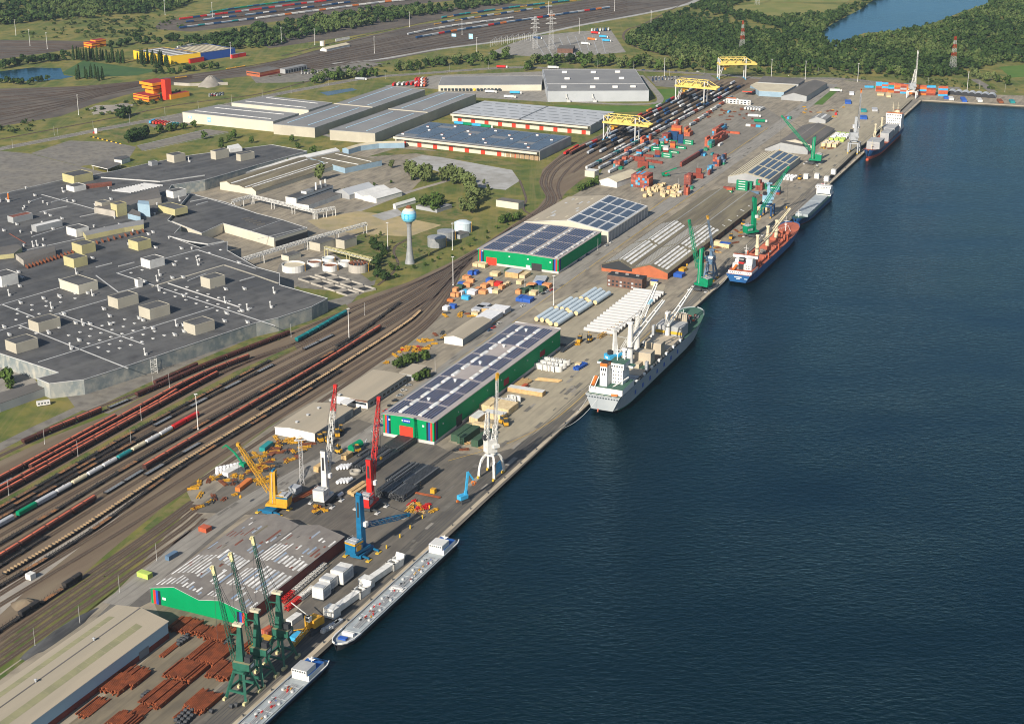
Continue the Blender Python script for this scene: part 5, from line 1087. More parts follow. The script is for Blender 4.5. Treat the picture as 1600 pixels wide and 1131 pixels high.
train('A',(884,242),(905,230),['red','orange'],'under the first yellow gantry','terminal trains');train('A',(955,205),(1095,135),['orange','flat','greybox','flat','navy','red','flat'],'on the outer terminal track','terminal trains');train('B',(890,243),(1100,138),['rust','rust','greybox','red','flat','flat','bluebox','flat','dark','flat','flat'],'on the second terminal track','terminal trains');train('C',(925,232),(1120,133),TM,'on the third terminal track','terminal trains');train('P3',(920,242),(1130,132),['greybox','flat','dark','flat','navy','flat','flat','white','flat','dark'],'on the fourth terminal track','terminal trains');train('P4',(940,240),(1145,131),TM[3:]+TM[:3],'on the fifth terminal track','terminal trains');train('P5',(950,243),(1150,133),['flat','greytank','white','flat','navy','creamtank','flat'],'on the sixth terminal track','terminal trains');train('P6',(1015,214),(1160,134),['white','greybox','flat','dark','navy','flat','greybox','red'],'on the terminal track beside the containers','terminal trains')
# ---------------------------------------------------------------- trees, bushes and woods
for n,c,c2 in(('leaf_a',(.04,.072,.015),(.066,.1,.024)),('leaf_b',(.022,.045,.014),(.036,.06,.018)),('leaf_c',(.085,.115,.036),(.125,.15,.055)),('leaf_d',(.085,.10,.06),(.11,.125,.075))):
 mat(n,c,c2,.35,.9,vari=.3,spec=.1)
for n,c,c2 in(('leaf_e',(.03,.056,.015),(.042,.07,.02)),('leaf_f',(.02,.042,.013),(.03,.054,.017)),('leaf_g',(.065,.098,.028),(.09,.12,.04))):
 mat(n,c,c2,.08,.9,spec=.1)
mat('bark',(.09,.065,.045),(.06,.045,.035),1.,.95)
def crown(rs,rx,rz,z0,n,leaf,col=False,sz=1.25):
 """leaf clumps spread through the volume of the crown"""
 V=[];F_=[];nb=7 if not col else 5
 lobes=[(rs.uniform(-.5,.5)*rx,rs.uniform(-.5,.5)*rx,rs.uniform(.25,.85)*rz,rs.uniform(.42,.68))for _ in range(nb)]if not col else[(0,0,rz*(i+.6)/nb,.95-.12*i)for i in range(nb)]
 for i in range(n):
  lx,ly,lz,s=rs.choice(lobes);a=rs.uniform(0,6.283);u=rs.uniform(-1,1);r=rs.random()**.4
  q=math.sqrt(1-u*u);d=Vector((q*math.cos(a),q*math.sin(a),u));c=Vector((lx+d.x*r*rx*s,ly+d.y*r*rx*s,z0+lz+d.z*r*rz*(s*.55 if not col else .3)))
  nrm=(d+Vector((rs.uniform(-.6,.6),rs.uniform(-.6,.6),rs.uniform(-.2,.9)))).normalized();t=nrm.orthogonal().normalized();b=nrm.cross(t);w=sz*rs.uniform(.6,1.3);k=len(V);m=rs.uniform(0,3)
  t,b=t*math.cos(m)+b*math.sin(m),b*math.cos(m)-t*math.sin(m)
  V+=[c-t*w,c-b*w*.7-nrm*.25*w,c+t*w,c+b*w*.8-nrm*.3*w];F_.append((k,k+1,k+2,k+3))
 return V,F_
def tree_proto(seed,rx,rz,z0,leaf,n=330,col=False,sz=1.25):
 rs=random.Random(seed);o=thing('leafy_tree' if not col else 'poplar_tree','x','tree');mb=MB()
 pts=[Vector((0,0,-.2)),Vector((rs.uniform(-.2,.2),.1,z0*.6)),Vector((rs.uniform(-.4,.4),rs.uniform(-.4,.4),z0+rz*.55))];rr_=(.42,.3,.12)
 for i in range(2):mb.tube(pts[i],pts[i+1],rr_[i],'bark',rr_[i+1],6,False)
 if not col:
  for k in range(5):a=k*1.3;mb.tube(pts[1].lerp(pts[2],.2+.12*k),pts[1]+Vector((math.cos(a)*rx*.6,math.sin(a)*rx*.6,z0*.4+rz*(.25+.08*k))),.15,'bark',.05,5,False)
 mb.build('trunk',o);V,F_=crown(rs,rx,rz,z0,n,leaf,col,sz);mb=MB();mb.faces(V,F_,leaf);mb.build('crown',o);return Proto(o)
TP=[tree_proto(1,5.2,8.5,2.2,'leaf_a'),tree_proto(2,4.6,7.5,2.,'leaf_b'),tree_proto(3,5.5,9.5,2.4,'leaf_c'),tree_proto(4,4.,6.5,1.6,'leaf_d')]
PP=tree_proto(5,2.6,15.,1.,'leaf_b',300,True,1.1)
tr=random.Random(23)
def plant(px,py,s=1.,kind=None,label='',grp=''):
 k=tr.choice((0,0,1,2))if kind is None else kind;g=G(px,py);q=s*tr.uniform(.82,1.2)
 P=PP if k==9 else TP[k];P.put(g,tr.uniform(0,6.28),label,grp,(q,q,q*tr.uniform(.9,1.12)))
def belt(px,n,label,grp,s=1.,kind=None,jit=4,jy=2):
 Q=[Vector((a,b,0))for a,b in px];L=[0]
 for a,b in zip(Q,Q[1:]):L.append(L[-1]+(b-a).length)
 for i in range(n):
  d=L[-1]*(i+.5)/n;j=max(k for k in range(len(L))if L[k]<=d);j=min(j,len(Q)-2);p=Q[j].lerp(Q[j+1],(d-L[j])/(L[j+1]-L[j]));plant(p.x+tr.uniform(-jit,jit),p.y+tr.uniform(-jy,jy),s,kind,label,grp)
belt([(815,108),(870,102),(960,104),(1050,108),(1125,110)],36,'broad leafy tree in the belt behind the big grey hall','trees behind the grey hall',1.35,None,3,4)
belt([(690,286),(720,284),(735,298),(742,315),(738,335)],16,'tall leafy tree in the grove right of the sandy ground','grove by the sandy ground',1.3,2,5,4)
belt([(640,275),(672,285)],7,'bushy tree at the corner of the pale concrete slab','trees by the slab',1.2,2,5,4);belt([(662,325),(690,322),(676,335)],7,'round tree beside the open pavilion','trees by the pavilion',1.1,0,4,3)
for x,y,s in((500,282,1.6),(447,260,.8),(612,263,.7),(722,330,1)):plant(x,y,s,2,'lone leafy tree standing by the white plant buildings','lone trees by the plant')
belt([(575,385),(600,395),(585,412),(600,440)],12,'dark bushy tree beside the round tanks','bushes by the tanks',.8,1,7,4)
belt([(198,222),(230,214)],14,'dark upright tree in the clump by the car park','clump by the car park',1.25,1,5,2);belt([(245,208),(290,200)],7,'small slim tree beside the row of red trailers','slim trees by the trailers',.8,0,5,2)
for x,y in((318,218),(345,225),(357,222),(364,217),(392,224),(345,232),(455,222),(465,232),(490,240),(303,200)):plant(x,y,.8,0,'small round tree on the grass before the cream hall','trees before the cream hall')
belt([(490,132),(530,124),(590,118)],16,'leafy tree along the road behind the white gravel yard','trees along the inner road',1.1,None,5,3);belt([(620,110),(700,101),(760,99),(800,92)],26,'leafy tree in the strip between truck park and road','trees between truck park and road',1.15,None,5,4)
belt([(115,93),(150,95),(195,100)],26,'dark poplar in the row before the blue shed','poplars at the reed bed',1.,9,2,2);belt([(215,99),(240,102),(265,104)],18,'dark poplar in the row before the yellow hall','poplars before the yellow hall',1.,9,2,2)
belt([(120,124),(145,122),(165,128)],9,'dark poplar standing at the pond edge','poplars at the pond edge',1.,9,5,2);belt([(0,107),(40,100),(80,95),(110,90)],22,'bushy tree along the far shore of the pond','trees beyond the pond',1.1,1,4,3);belt([(0,130),(40,132),(75,126)],10,'bushy tree on the near shore of the pond','trees before the pond',.9,1,4,2)
belt([(170,78),(200,70),(240,68),(330,66),(400,58)],30,'dark leafy tree in the belt behind the yellow and blue halls','trees behind the halls',1.25,1,6,4)
belt([(180,188),(200,183)],6,'dark bush between the railway and the road','bushes at the railway',1.1,1,5,3);belt([(240,118),(300,112),(345,106)],12,'leafy tree beside the red sheds','trees by the red sheds',.9,None,5,2)
belt([(615,578),(640,570),(672,562)],7,'dense green bush behind the beige office','bushes behind the beige office',.75,0,3,2);belt([(648,598),(668,590)],4,'low green bush by the small hut','bushes by the hut',.6,0,3,2);belt([(780,352),(815,340)],8,'scrubby green bush by the white hall','bushes by the white hall',.7,0,4,2);belt([(905,300),(935,286)],10,'hedge like bush along the rail curve','bushes along the rail curve',.6,0,3,2)
belt([(3,590),(20,608)],5,'green bush by the long factory annex','bushes by the annex',.9,0,5,3)
belt([(1180,118),(1300,113),(1420,122),(1480,118),(1580,132)],34,'scrubby tree in the strip behind the dark warehouses','trees behind the quay',1.,None,5,3)
for pts,n,k,sz in(([(600,440),(620,425),(612,405),(590,380)],12,0,.45),([(560,372),(600,372),(640,388),(680,400)],8,2,.35),([(745,330),(762,300),(748,285)],6,2,.5),([(640,420),(690,405),(760,372),(800,350)],12,0,.3),([(530,300),(640,282),(700,262)],7,0,.4)):belt(pts,n,'small scrubby bush on the grass around the water tower','scrub bushes around the water tower',sz,k,8,4)
# woods that read as one mass
def wood(name,polys,dens,s,seed,leafs=('leaf_a','leaf_b','leaf_c'),gap=.0,h=1.):
 """crowns of a wood as one object"""
 rs=np.random.RandomState(seed);cl=[]
 r2=random.Random(seed)
 for lf in range(len(leafs)):
  for q in range(2):
   V,F_=crown(r2,5.,8.,1.6,60,None,False,2.1);cl.append((np.array([tuple(v)for v in V]),lf))
 allV=[];mi=[]
 for px in polys:
  W3=[G(*p)for p in px];xs=[p.x for p in W3];ys=[p.y for p in W3];area=abs(sum(W3[i-1].x*W3[i].y-W3[i].x*W3[i-1].y for i in range(len(W3))))/2
  n=int(area*dens/10000);k=0;tries=0
  while k<n and tries<n*6:
   tries+=1;x=rs.uniform(min(xs),max(xs));y=rs.uniform(min(ys),max(ys));ins=False
   for i in range(len(W3)):
    a,b=W3[i-1],W3[i]
    if(a.y>y)!=(b.y>y)and x<(b.x-a.x)*(y-a.y)/(b.y-a.y)+a.x:ins=not ins
   if not ins:continue
   f=math.sin(x*.011+1)*math.cos(y*.006+x*.004)+.6*math.sin(x*.031+y*.017)
   if gap and f<-1+gap and rs.rand()<.85:continue
   k+=1;V,lf=cl[min(len(cl)-1,max(0,int((f*.35+.5+rs.normal()*.22)*len(cl))))]
   q=s*rs.uniform(.5,1.45);a=rs.uniform(0,6.28);c,d=math.cos(a),math.sin(a)
   allV.append(np.stack([V[:,0]*c*q-V[:,1]*d*q+x,V[:,0]*d*q+V[:,1]*c*q+y,V[:,2]*q*h],1));mi.append(np.full(len(V)//4,lf))
 V=np.concatenate(allV);o0=V.mean(0);o0[2]=0;V=V-o0;nf=len(V)//4;me=bpy.data.meshes.new(name);me.vertices.add(len(V));me.vertices.foreach_set('co',V.ravel().astype(np.float32));me.loops.add(nf*4);me.loops.foreach_set('vertex_index',np.arange(nf*4,dtype=np.int32));me.polygons.add(nf);me.polygons.foreach_set('loop_start',np.arange(0,nf*4,4,dtype=np.int32))
 for lf in leafs:me.materials.append(MATS[lf])
 me.polygons.foreach_set('material_index',np.concatenate(mi).astype(np.int32));me.update();me.validate();o=bpy.data.objects.new(name,me);COL.objects.link(o);o.location=tuple(o0);return tag(o,None,None,None,'stuff')
wood('woodland',[[(1010,82),(975,68),(985,55),(1020,38),(1100,4),(1130,-14),(1240,-14),(1150,8),(1140,20),(1210,30),(1290,24),(1340,8),(1365,-14),(1400,-18),(1340,18),(1296,40),(1280,56),(1300,74),(1330,66),(1420,50),(1460,42),(1540,14),(1560,-8),(1680,-8),(1690,100),(1560,100),(1480,122),(1400,116),(1300,108),(1120,104),(1050,92)]],150,.85,4,('leaf_f','leaf_e','leaf_e','leaf_g'),.18)
wood('woodland',[[(0,0),(150,-6),(330,-12),(270,18),(120,32),(60,36),(-60,44),(-60,4)],[(420,40),(500,30),(620,14),(720,6),(800,2),(790,8),(690,22),(560,44),(480,60),(410,76),(330,84),(280,74),(340,60)],[(640,-8),(860,-14),(1000,-14),(960,-2),(800,0),(700,0)]],85,.95,5,('leaf_f','leaf_e','leaf_g'),.35)
wood('scrub_bushes',[[(60,40),(260,24),(300,40),(220,58),(120,62),(20,60)],[(-60,205),(0,200),(150,170),(230,152),(300,142),(290,150),(150,186),(-60,226)],[(430,118),(600,100),(770,84),(800,92),(640,110),(480,132)],[(1130,104),(1500,124),(1600,140),(1600,146),(1440,134),(1200,116)],[(200,108),(300,106),(340,100),(240,100)]],46,.62,6,('leaf_a','leaf_c','leaf_b'),.3,.6)
wood('weed_clumps',[[(170,660),(330,578),(430,530),(520,500),(430,548),(300,612),(100,720),(0,780),(0,770)],[(100,930),(230,840),(292,776),(296,786),(190,880),(110,945)],[(590,452),(560,440),(620,400),(700,370),(760,372),(680,420)]],30,.16,7,('leaf_a','leaf_c','leaf_a'),.4,.5)
# ---------------------------------------------------------------- ships
QN=Vector((-QD.y,QD.x,0));QAZ=math.degrees(math.atan2(-QD.x,-QD.y))
if QN.x<0:QN=-QN
def Qp(off,s,z=0.):p=QC+QD*s+QN*off;return Vector((p.x,p.y,z))
def hull(o,st,bands,deckm,deckz=None):
 """st: (y, half waterline, half deck, bottom z, deck z); bands: (material, top z)"""
 mb=MB();rows=[]
 for y,w0,w1,zb,zd in st:
  row=[(0 if w0==0 else w0*.75,min(zb,zd))];zs=[min(zd,max(zb,b[1]))for b in bands[:-1]]+[zd]
  for z in zs:t=0 if zd<=0 else min(1,max(0,z/zd));row.append((w0+(w1-w0)*t**1.4,z))
  rows.append((y,row))
 for s in(-1,1):
  for(ya,A),(yb,B)in zip(rows,rows[1:]):
   for k in range(len(A)-1):
    q=[(s*A[k][0],ya,A[k][1]),(s*B[k][0],yb,B[k][1]),(s*B[k+1][0],yb,B[k+1][1]),(s*A[k+1][0],ya,A[k+1][1])]
    mb.poly(q if s>0 else q[::-1],bands[k][0])
 y,A=rows[0]
 for k in range(len(A)-1):mb.poly([(-A[k][0],y,A[k][1]),(A[k][0],y,A[k][1]),(A[k+1][0],y,A[k+1][1]),(-A[k+1][0],y,A[k+1][1])],bands[k][0])
 mb.build('hull',o);mb=MB()
 for a,b in zip(st,st[1:]):d=.9;mb.poly([(-a[2],a[0],a[4]-d),(a[2],a[0],a[4]-d),(b[2],b[0],b[4]-d),(-b[2],b[0],b[4]-d)],deckm)
 mb.build('deck',o)
def house(o,blocks,nm='superstructure'):
 """x0,x1,y0,y1,z0,z1,wall,top"""
 mb=MB()
 for b in blocks:mb.rect(*b[:6],b[6],b[7])
 return mb.build(nm,o)
def rails(o,pts,m='trim_white',h=1.1):
 mb=MB()
 for a,b in zip(pts,pts[1:]):
  a,b=Vector(a),Vector(b);mb.bar(a+Vector((0,0,h)),b+Vector((0,0,h)),.14,m);n=max(1,int((b-a).length/2.5))
  for i in range(n):p=a.lerp(b,i/n);mb.bar(p,p+Vector((0,0,h)),.12,m)
 return mb.build('railing',o)
def windows(o,y,x0,x1,z,n,h=.9,w=None,m='glass_dark',face=-1):
 st=(x1-x0)/n;w=w or st*.55
 for k in range(n):mb=MB();c=x0+st*(k+.5);mb.rect(c-w/2,c+w/2,y-.06,y+.06,z,z+h,m);mb.build('window',o)
def mast(o,x,y,z,h,m='trim_white'):
 mb=MB();mb.tube((x,y,z),(x,y,z+h),.35,m,.15,6);mb.bar((x-2.2,y,z+h*.7),(x+2.2,y,z+h*.7),.25,m);mb.bar((x-1.4,y,z+h*.5),(x+1.4,y,z+h*.5),.25,m);mb.box(x,y-.5,z+h*.4,1.8,.5,.5,m);mb.build('mast',o)
def deck_crane(o,x,y,z,h,r,tip,m='p_white',lat=False,cap=None):
 mb=MB();mb.tube((x,y,z),(x,y,z+h*.45),r*1.08,m,r*1.0,12);mb.tube((x,y,z+h*.45),(x,y,z+h*.47),r*1.15,'wall_black',n=12);mb.tube((x,y,z+h*.47),(x,y,z+h),r,m,r*.72,12);mb.box(x,y,z+h*.95,r*1.8,r*1.6,1.6,m);mb.build('crane_post',o)
 mb=MB();p=Vector((x,y,z+h*.55));q=Vector(tip);d=(q-p).normalized();s=d.cross(Vector((0,0,1))).normalized()
 for k in(-1,1):mb.bar(p+s*k*r*.9-d*1,q+s*k*r*.35,.95,m,1.2)
 for t in(.25,.5,.75):c=p.lerp(q,t);w=r*(.9-.55*t);mb.bar(c-s*w,c+s*w,.8,m)
 mb.build('crane_jib',o);mb=MB();mb.bar((x,y,z+h+1),q,.12,'steel_dark');mb.build('rope',o)
def stations(L,B,zd,zbow,stern=.9,zst=None,tb=2.5):
 zst=zst or zd;h=B/2;S_=[]
 for t,a,b,zb in((0,.55,stern,tb),(.02,.72,.95,tb*.6),(.06,.9,1,0),(.12,1,1,-1),(.7,1,1,-1),(.8,.9,.99,-1),(.87,.7,.97,-1),(.93,.4,.88,-1),(.97,.16,.66,-1),(.99,.04,.36,-.8),(1.,.01,.08,-.5)):
  S_.append((t*L,h*a,h*b,zb,zst if t<.13 else zd if t<.86 else zd+(zbow-zd)*min(1,(t-.85)/.1)))
 return S_
 # big grey and green cargo ship ----------------------------------------
H=2.
def shiproot(name,label,off,s,az):return thing(name,label,'ship',Qp(off,s,WZ),-R(az))
L,B=209.,26.
o=shiproot('cargo_ship','large grey hulled cargo ship with white deck cranes and stern house nearest',13.6,1229,QAZ)
hull(o,stations(L,B,12.2,16.5,.97,13.6,3.2),[('hull_green',3.2),('hull_grey',99)],'deck_green')
mb=MB()
for k in range(7):y=30+k*15.5;mb.rect(B/2-.02,B/2+.06,y,y+3.2,6.0,9.2,'tarp_blue')
mb.build('hull_marks',o)
z0=12.7
for y0,y1,x0,x1,z1,m in((34,62,-10.4,10.4,2.,'hatch'),(36,47,-10.4,10.4,2.2,'deck_grey'),(66,84,-10.4,3,3.5,'hatch'),(88,104,-9,9,.5,'roof_dark'),(108,140,-10.4,10.4,2.,'hatch')):
 mb=MB();mb.rect(x0,x1,y0,y1,z0-1.4,z0+z1-1,m);mb.rect(x0+.1,x1-.1,(y0+y1)/2-.2,(y0+y1)/2+.2,z0+z1-.98,z0+z1-.9,'roof_dark');mb.build('hatch_cover',o)
for y in(74,97):
 mb=MB();mb.rect(-3.5,9,y,y+9,z0-1,z0+9,'hatch');mb.rect(-3.4,8.9,y+.2,y+.8,z0+9.02,z0+9.1,'deck_grey');mb.build('deck_cargo',o)
mb=MB();mb.rect(-11,10,143,158,z0-1,z0+7.5,'deck_grey');mb.rect(-11.2,10.2,142.6,143.1,z0+1.5,z0+3.6,'line_yellow');mb.build('deck_cargo',o);mb=MB();mb.rect(-10,8,160,164,z0,z0+12.5,'hatch')
for k in range(12):mb.rect(-10+k*1.5,-9.6+k*1.5,159.8,160.05,z0,z0+12.4,'roof_grey')
mb.build('deck_cargo',o)
for sx in(-1,1):
 for k in range(20):mb=MB();mb.rect(*sorted((sx*(B/2-2.2),sx*(B/2-.6))),36+k*5.4,38.6+k*5.4,z0-1.2,z0+1.4,'steel_dark' if k%3 else 'trim_white');mb.build('bulwark_frame',o)
house(o,[(-12.4,12.4,6,30,z0-.5,z0+4.6,'trim_white','deck_green'),(-8.5,8.5,17,30,z0+4.6,z0+16,'trim_white','deck_green'),(-2,9.5,16,29,z0+16,z0+20,'trim_white','deck_green'),(-13.4,13.4,24,29.5,z0+15.2,z0+16.6,'trim_white','deck_green')])
mb=MB();mb.rect(-5.5,-.3,9,16.9,z0+4.6,z0+19,'trim_white');mb.rect(-5.5,-.3,9,16.9,z0+19,z0+21.5,'p_orange','wall_black');mb.build('funnel',o)
windows(o,8.9,-5.2,-.6,z0+16,3,2,.8);windows(o,8.9,-4,-1.6,z0+12.6,2,1.8,.6);windows(o,15.9,0,9,z0+17.4,5,1.1);
for k in range(4):windows(o,16.9,.5,8.2,z0+5.6+2.6*k,4,.8,.7)
mb=MB();mb.rect(8.52,8.6,18,29,z0+8,z0+8.5,'clad_blue');mb.build('stripe',o)
mb=MB();mb.tube((-9.5,6,z0+6),(-9.5,12.5,z0+9.6),1.3,'p_orange',n=10);mb.build('lifeboat',o);mb=MB();mb.bar((-11.2,4,z0+4),(-11.2,13,z0+9.5),.5,'trim_white');mb.bar((-7.8,4,z0+4),(-7.8,13,z0+9.5),.5,'trim_white');mb.build('davit',o)
mb=MB();mb.tube((5,4,z0+1),(9.5,4.5,z0+1),.9,'p_orange',n=10);mb.build('rescue_boat',o);mb=MB();mb.bar((3,10,z0+4),(11,22,z0+9),.6,'trim_white');mb.build('boat_crane',o)
mast(o,2,23,z0+20,11);mast(o,6.5,26,z0+20,6)
mb=MB();mb.rect(4,6,28,31,z0+14,z0+26,'trim_white');mb.rect(3,7,28.4,30.6,z0+26,z0+27,'trim_white');mb.build('radar_post',o)
mb=MB()
for k in range(12):mb.rect(-12.2+k*2.05,-11+k*2.05,-.06,.05,11.6,12.5,'glass_dark')
mb.build('mooring_opening',o);rails(o,[(-12.6,6,13),(-12.5,.2,13),(12.5,.2,13),(12.9,6,13)])
deck_crane(o,-3.5,64,z0-1,36,2.3,(7,106,z0+40));deck_crane(o,-11,100,z0-1,30,2.2,(-10,138,z0+42));deck_crane(o,-1,141,z0-1,20,2,(7,173,z0+30))
mb=MB()
for x,y in((-11.5,139),(11,60)):mb.rect(x-1,x+1,y-1.4,y+1.4,z0-1,z0+8,'p_grey')
mb.build('crane_rest',o);rails(o,[(-9,168,15.5),(0,187,15.8),(9,168,15.5)]);mast(o,0,176,15,9)
mb=MB()
for k in range(26):mb.box(rs.uniform(-8,8),rs.uniform(168,192),14.2,rs.uniform(.8,3),rs.uniform(.8,2.5),rs.uniform(.8,2.4),rs.choice(['deck_grey','trim_white','steel_dark','deck_green','roof_fibre','p_rustor']))
mb.build('windlass',o);mb=MB();mb.bar((-3,-.5,1.5),(-3,.8,4.5),.9,'deck_orange');mb.build('rudder',o)
# mooring lines
def rope(name,label,a,b,sag=2.):
 mb=MB();A,B_=Vector(a),Vector(b);pr_=A
 for i in range(1,9):t=i/8;p=A.lerp(B_,t)-Vector((0,0,sag*4*t*(1-t)));mb.bar(pr_-A,p-A,.16,'trim_white');pr_=p
 return single(mb,name,label,'mooring line',A)
rope('mooring_line','white mooring line from the grey cargo ship stern to the quay',Qp(3,1229.5,9),Qp(-.6,1262,.4));rope('mooring_line','second slack mooring line from the grey cargo ship',Qp(10,1229.5,9),Qp(-.6,1271,.4),4)
rope('mooring_line','mooring line from the blue bulk carrier stern to the quay',Qp(4,899,5),Qp(-.6,935,.4))
# blue bulk carrier ------------------------------------------------------
L,B=184.,23.
o=shiproot('bulk_carrier','blue hulled bulk carrier with orange red deck and open holds',12.3,898,QAZ)
hull(o,stations(L,B,8.4,11.5,.93,8.8,2.2),[('boot_red',2.0),('hull_blue',99)],'deck_orange')
mb=MB()
for k,(a,w)in enumerate(((-3.2,1),(-2,.8),(-1,.8),(0,1),(1.2,.8),(2.2,1))):mb.rect(a,a+w,-.1,.02,6.2,7.1,'trim_white')
mb.rect(-1.5,1.8,-.1,.02,4.8,5.4,'trim_white');mb.rect(5.5,8.4,-.1,.02,5.2,6,'clad_lblue');mb.build('stern_marks',o)
house(o,[(-10.5,10.5,5,26,8,10.6,'trim_white','deck_orange'),(-8.5,8.5,11,25,10.6,15.5,'trim_white','roof_white'),(-7.5,-1.5,15,24,15.5,18.5,'trim_white','roof_white'),(3,8.5,13,24,15.5,20,'trim_white','roof_white'),(-11.2,11.2,20,24,18.5,21,'trim_white','deck_orange')])
mb=MB();mb.rect(-3,1.5,10,15,10.6,16,'wall_black');mb.rect(-3.1,1.6,9.9,15.1,16,17.6,'p_red');mb.rect(-3,1.5,10,15,17.6,19.6,'wall_black');mb.rect(-3.1,1.6,9.9,15.1,19.6,20.6,'deck_grey','wall_black');mb.build('funnel',o)
windows(o,10.9,2,8,11.6,4);windows(o,10.9,2,8,13.6,4);windows(o,4.9,-9.5,9.5,8.8,10,.8,.8);mast(o,0,22,20,10)
mb=MB();mb.tube((-6,4.5,11.5),(-4.5,10,14.5),1.2,'p_orange',n=8);mb.build('lifeboat',o)
rails(o,[(-10.5,10,8.2),(-10.4,.3,8.2),(10.4,.3,8.2),(10.6,10,8.2)])
hs=((34,54),(62,88),(96,118),(126,144))
for i,(a,b)in enumerate(hs):
 mb=MB()
 for x in(-8,7.6):mb.rect(x,x+.4,a,b,7.4,10,'deck_orange')
 for y in(a,b-.4):mb.rect(-8,8,y,y+.4,7.4,10,'deck_orange')
 mb.rect(-7.6,7.6,a+.4,b-.4,7.45,7.6 if i==1 else 9.4,'wall_black' if i==1 else 'deck_orange');mb.build('hatch_coaming',o)
 for y in(a-2.4,b+.4):mb=MB();mb.rect(-8,8,y,y+1.4,7.5,14.5 if i in(0,3)and y<a else 11.5,'deck_orange');mb.build('hatch_cover',o)
 mb=MB()
 for sx in(-9.6,9.6):mb.rect(sx-.5,sx+.5,a,a+2,7.5,13,'p_rustor')
 mb.build('hatch_post',o)
deck_crane(o,0,58,7.5,22,1.7,(4,90,23),'p_cream');deck_crane(o,0,92,7.5,22,1.7,(10,130,38),'p_cream');deck_crane(o,0,122,7.5,20,1.7,(-6,140,14),'p_cream')
mb=MB()
for k in range(20):mb.box(-7+14*rs.random(),62+26*rs.random(),7.6,3,2.4,.5+rs.random(),'roof_fibre')
mb.build('cargo_heap',o);mast(o,0,156,9,14);rails(o,[(-7,148,10.3),(0,166,10.6),(7,148,10.3)])
# small coaster -----------------------------------------------------------
L,B=128.,16.
o=shiproot('coaster','small navy hulled coaster with grey hatches and white wheelhouse',9.,563,QAZ+180)
hull(o,stations(L,B,5.6,8.5,.9,6.2,1.4),[('boot_red',.9),('p_navy',99)],'deck_green')
for a,b in((24,50),(51,79),(80,106)):mb=MB();mb.rect(-6.4,6.4,a,b,4.6,7.6,'deck_pale');mb.build('hatch_cover',o)
house(o,[(-7.6,7.6,4,16,5,8,'trim_white','roof_white'),(-7,7,7,19,8,13.5,'trim_white','roof_white'),(-8,8,12,20,13.5,16.2,'trim_white','roof_white')]);windows(o,20.05,-7.5,7.5,14.3,9);mast(o,0,14,16,9)
mb=MB();mb.rect(2.5,5.5,5,8,8,15.5,'trim_white','p_red');mb.build('funnel',o);mast(o,0,118,7,8);mb=MB();mb.rect(5.5,7.8,8,13,9,11,'p_orange');mb.build('lifeboat',o)
# far container feeder ----------------------------------------------------
L,B=165.,19.
o=shiproot('feeder_ship','blue feeder ship with orange bow bulb and white house at the far end',10.4,212,QAZ+180)
hull(o,stations(L,B,8.5,12,.92,9,1.8),[('hull_red',4.2),('p_navy',99)],'deck_orange')
mb=MB();mb.lathe([(0,-.2),(1.4,.8),(1.9,2.4),(1.4,4),(0,4.6)],'hull_red',12);mb.build('bulb',o,(0,L+1.2,-1.6))
mb=MB();mb.rect(5.2,5.4,L-6,L-2,8.5,9.6,'trim_white');mb.build('name_mark',o)
house(o,[(-9,9,6,30,8,12,'trim_white','deck_orange'),(-9,9,12,28,12,27,'trim_white','p_orange'),(-9.5,9.5,20,28.5,24,29,'trim_white','p_orange')]);
for k in range(4):windows(o,28.05,-8,8,13.5+3*k,7)
windows(o,28.6,-9,9,26.5,9,1.2);mast(o,-3,22,29,13,'p_cream');mast(o,3,20,29,12,'p_cream')
mb=MB();mb.rect(-4,3,8,12,12,30,'p_cream','p_orange');mb.build('funnel',o)
for x0,x1,a,b,h in((-8,7,34,60,9.5),(-8,2,64,92,9.5),(-8,7,116,142,9)):mb=MB();mb.rect(x0,x1,a,b,7.6,8+h,'deck_grey');mb.rect(x0+.3,x1-.3,(a+b)/2-.2,(a+b)/2+.2,8+h+.01,8.1+h,'roof_dark');mb.build('hatch_box',o)
deck_crane(o,7,62,7.6,22,1.3,(7,90,19),'p_cream');deck_crane(o,7,98,7.6,21,1.3,(6,112,12),'p_cream');mast(o,0,146,8,12,'p_cream')
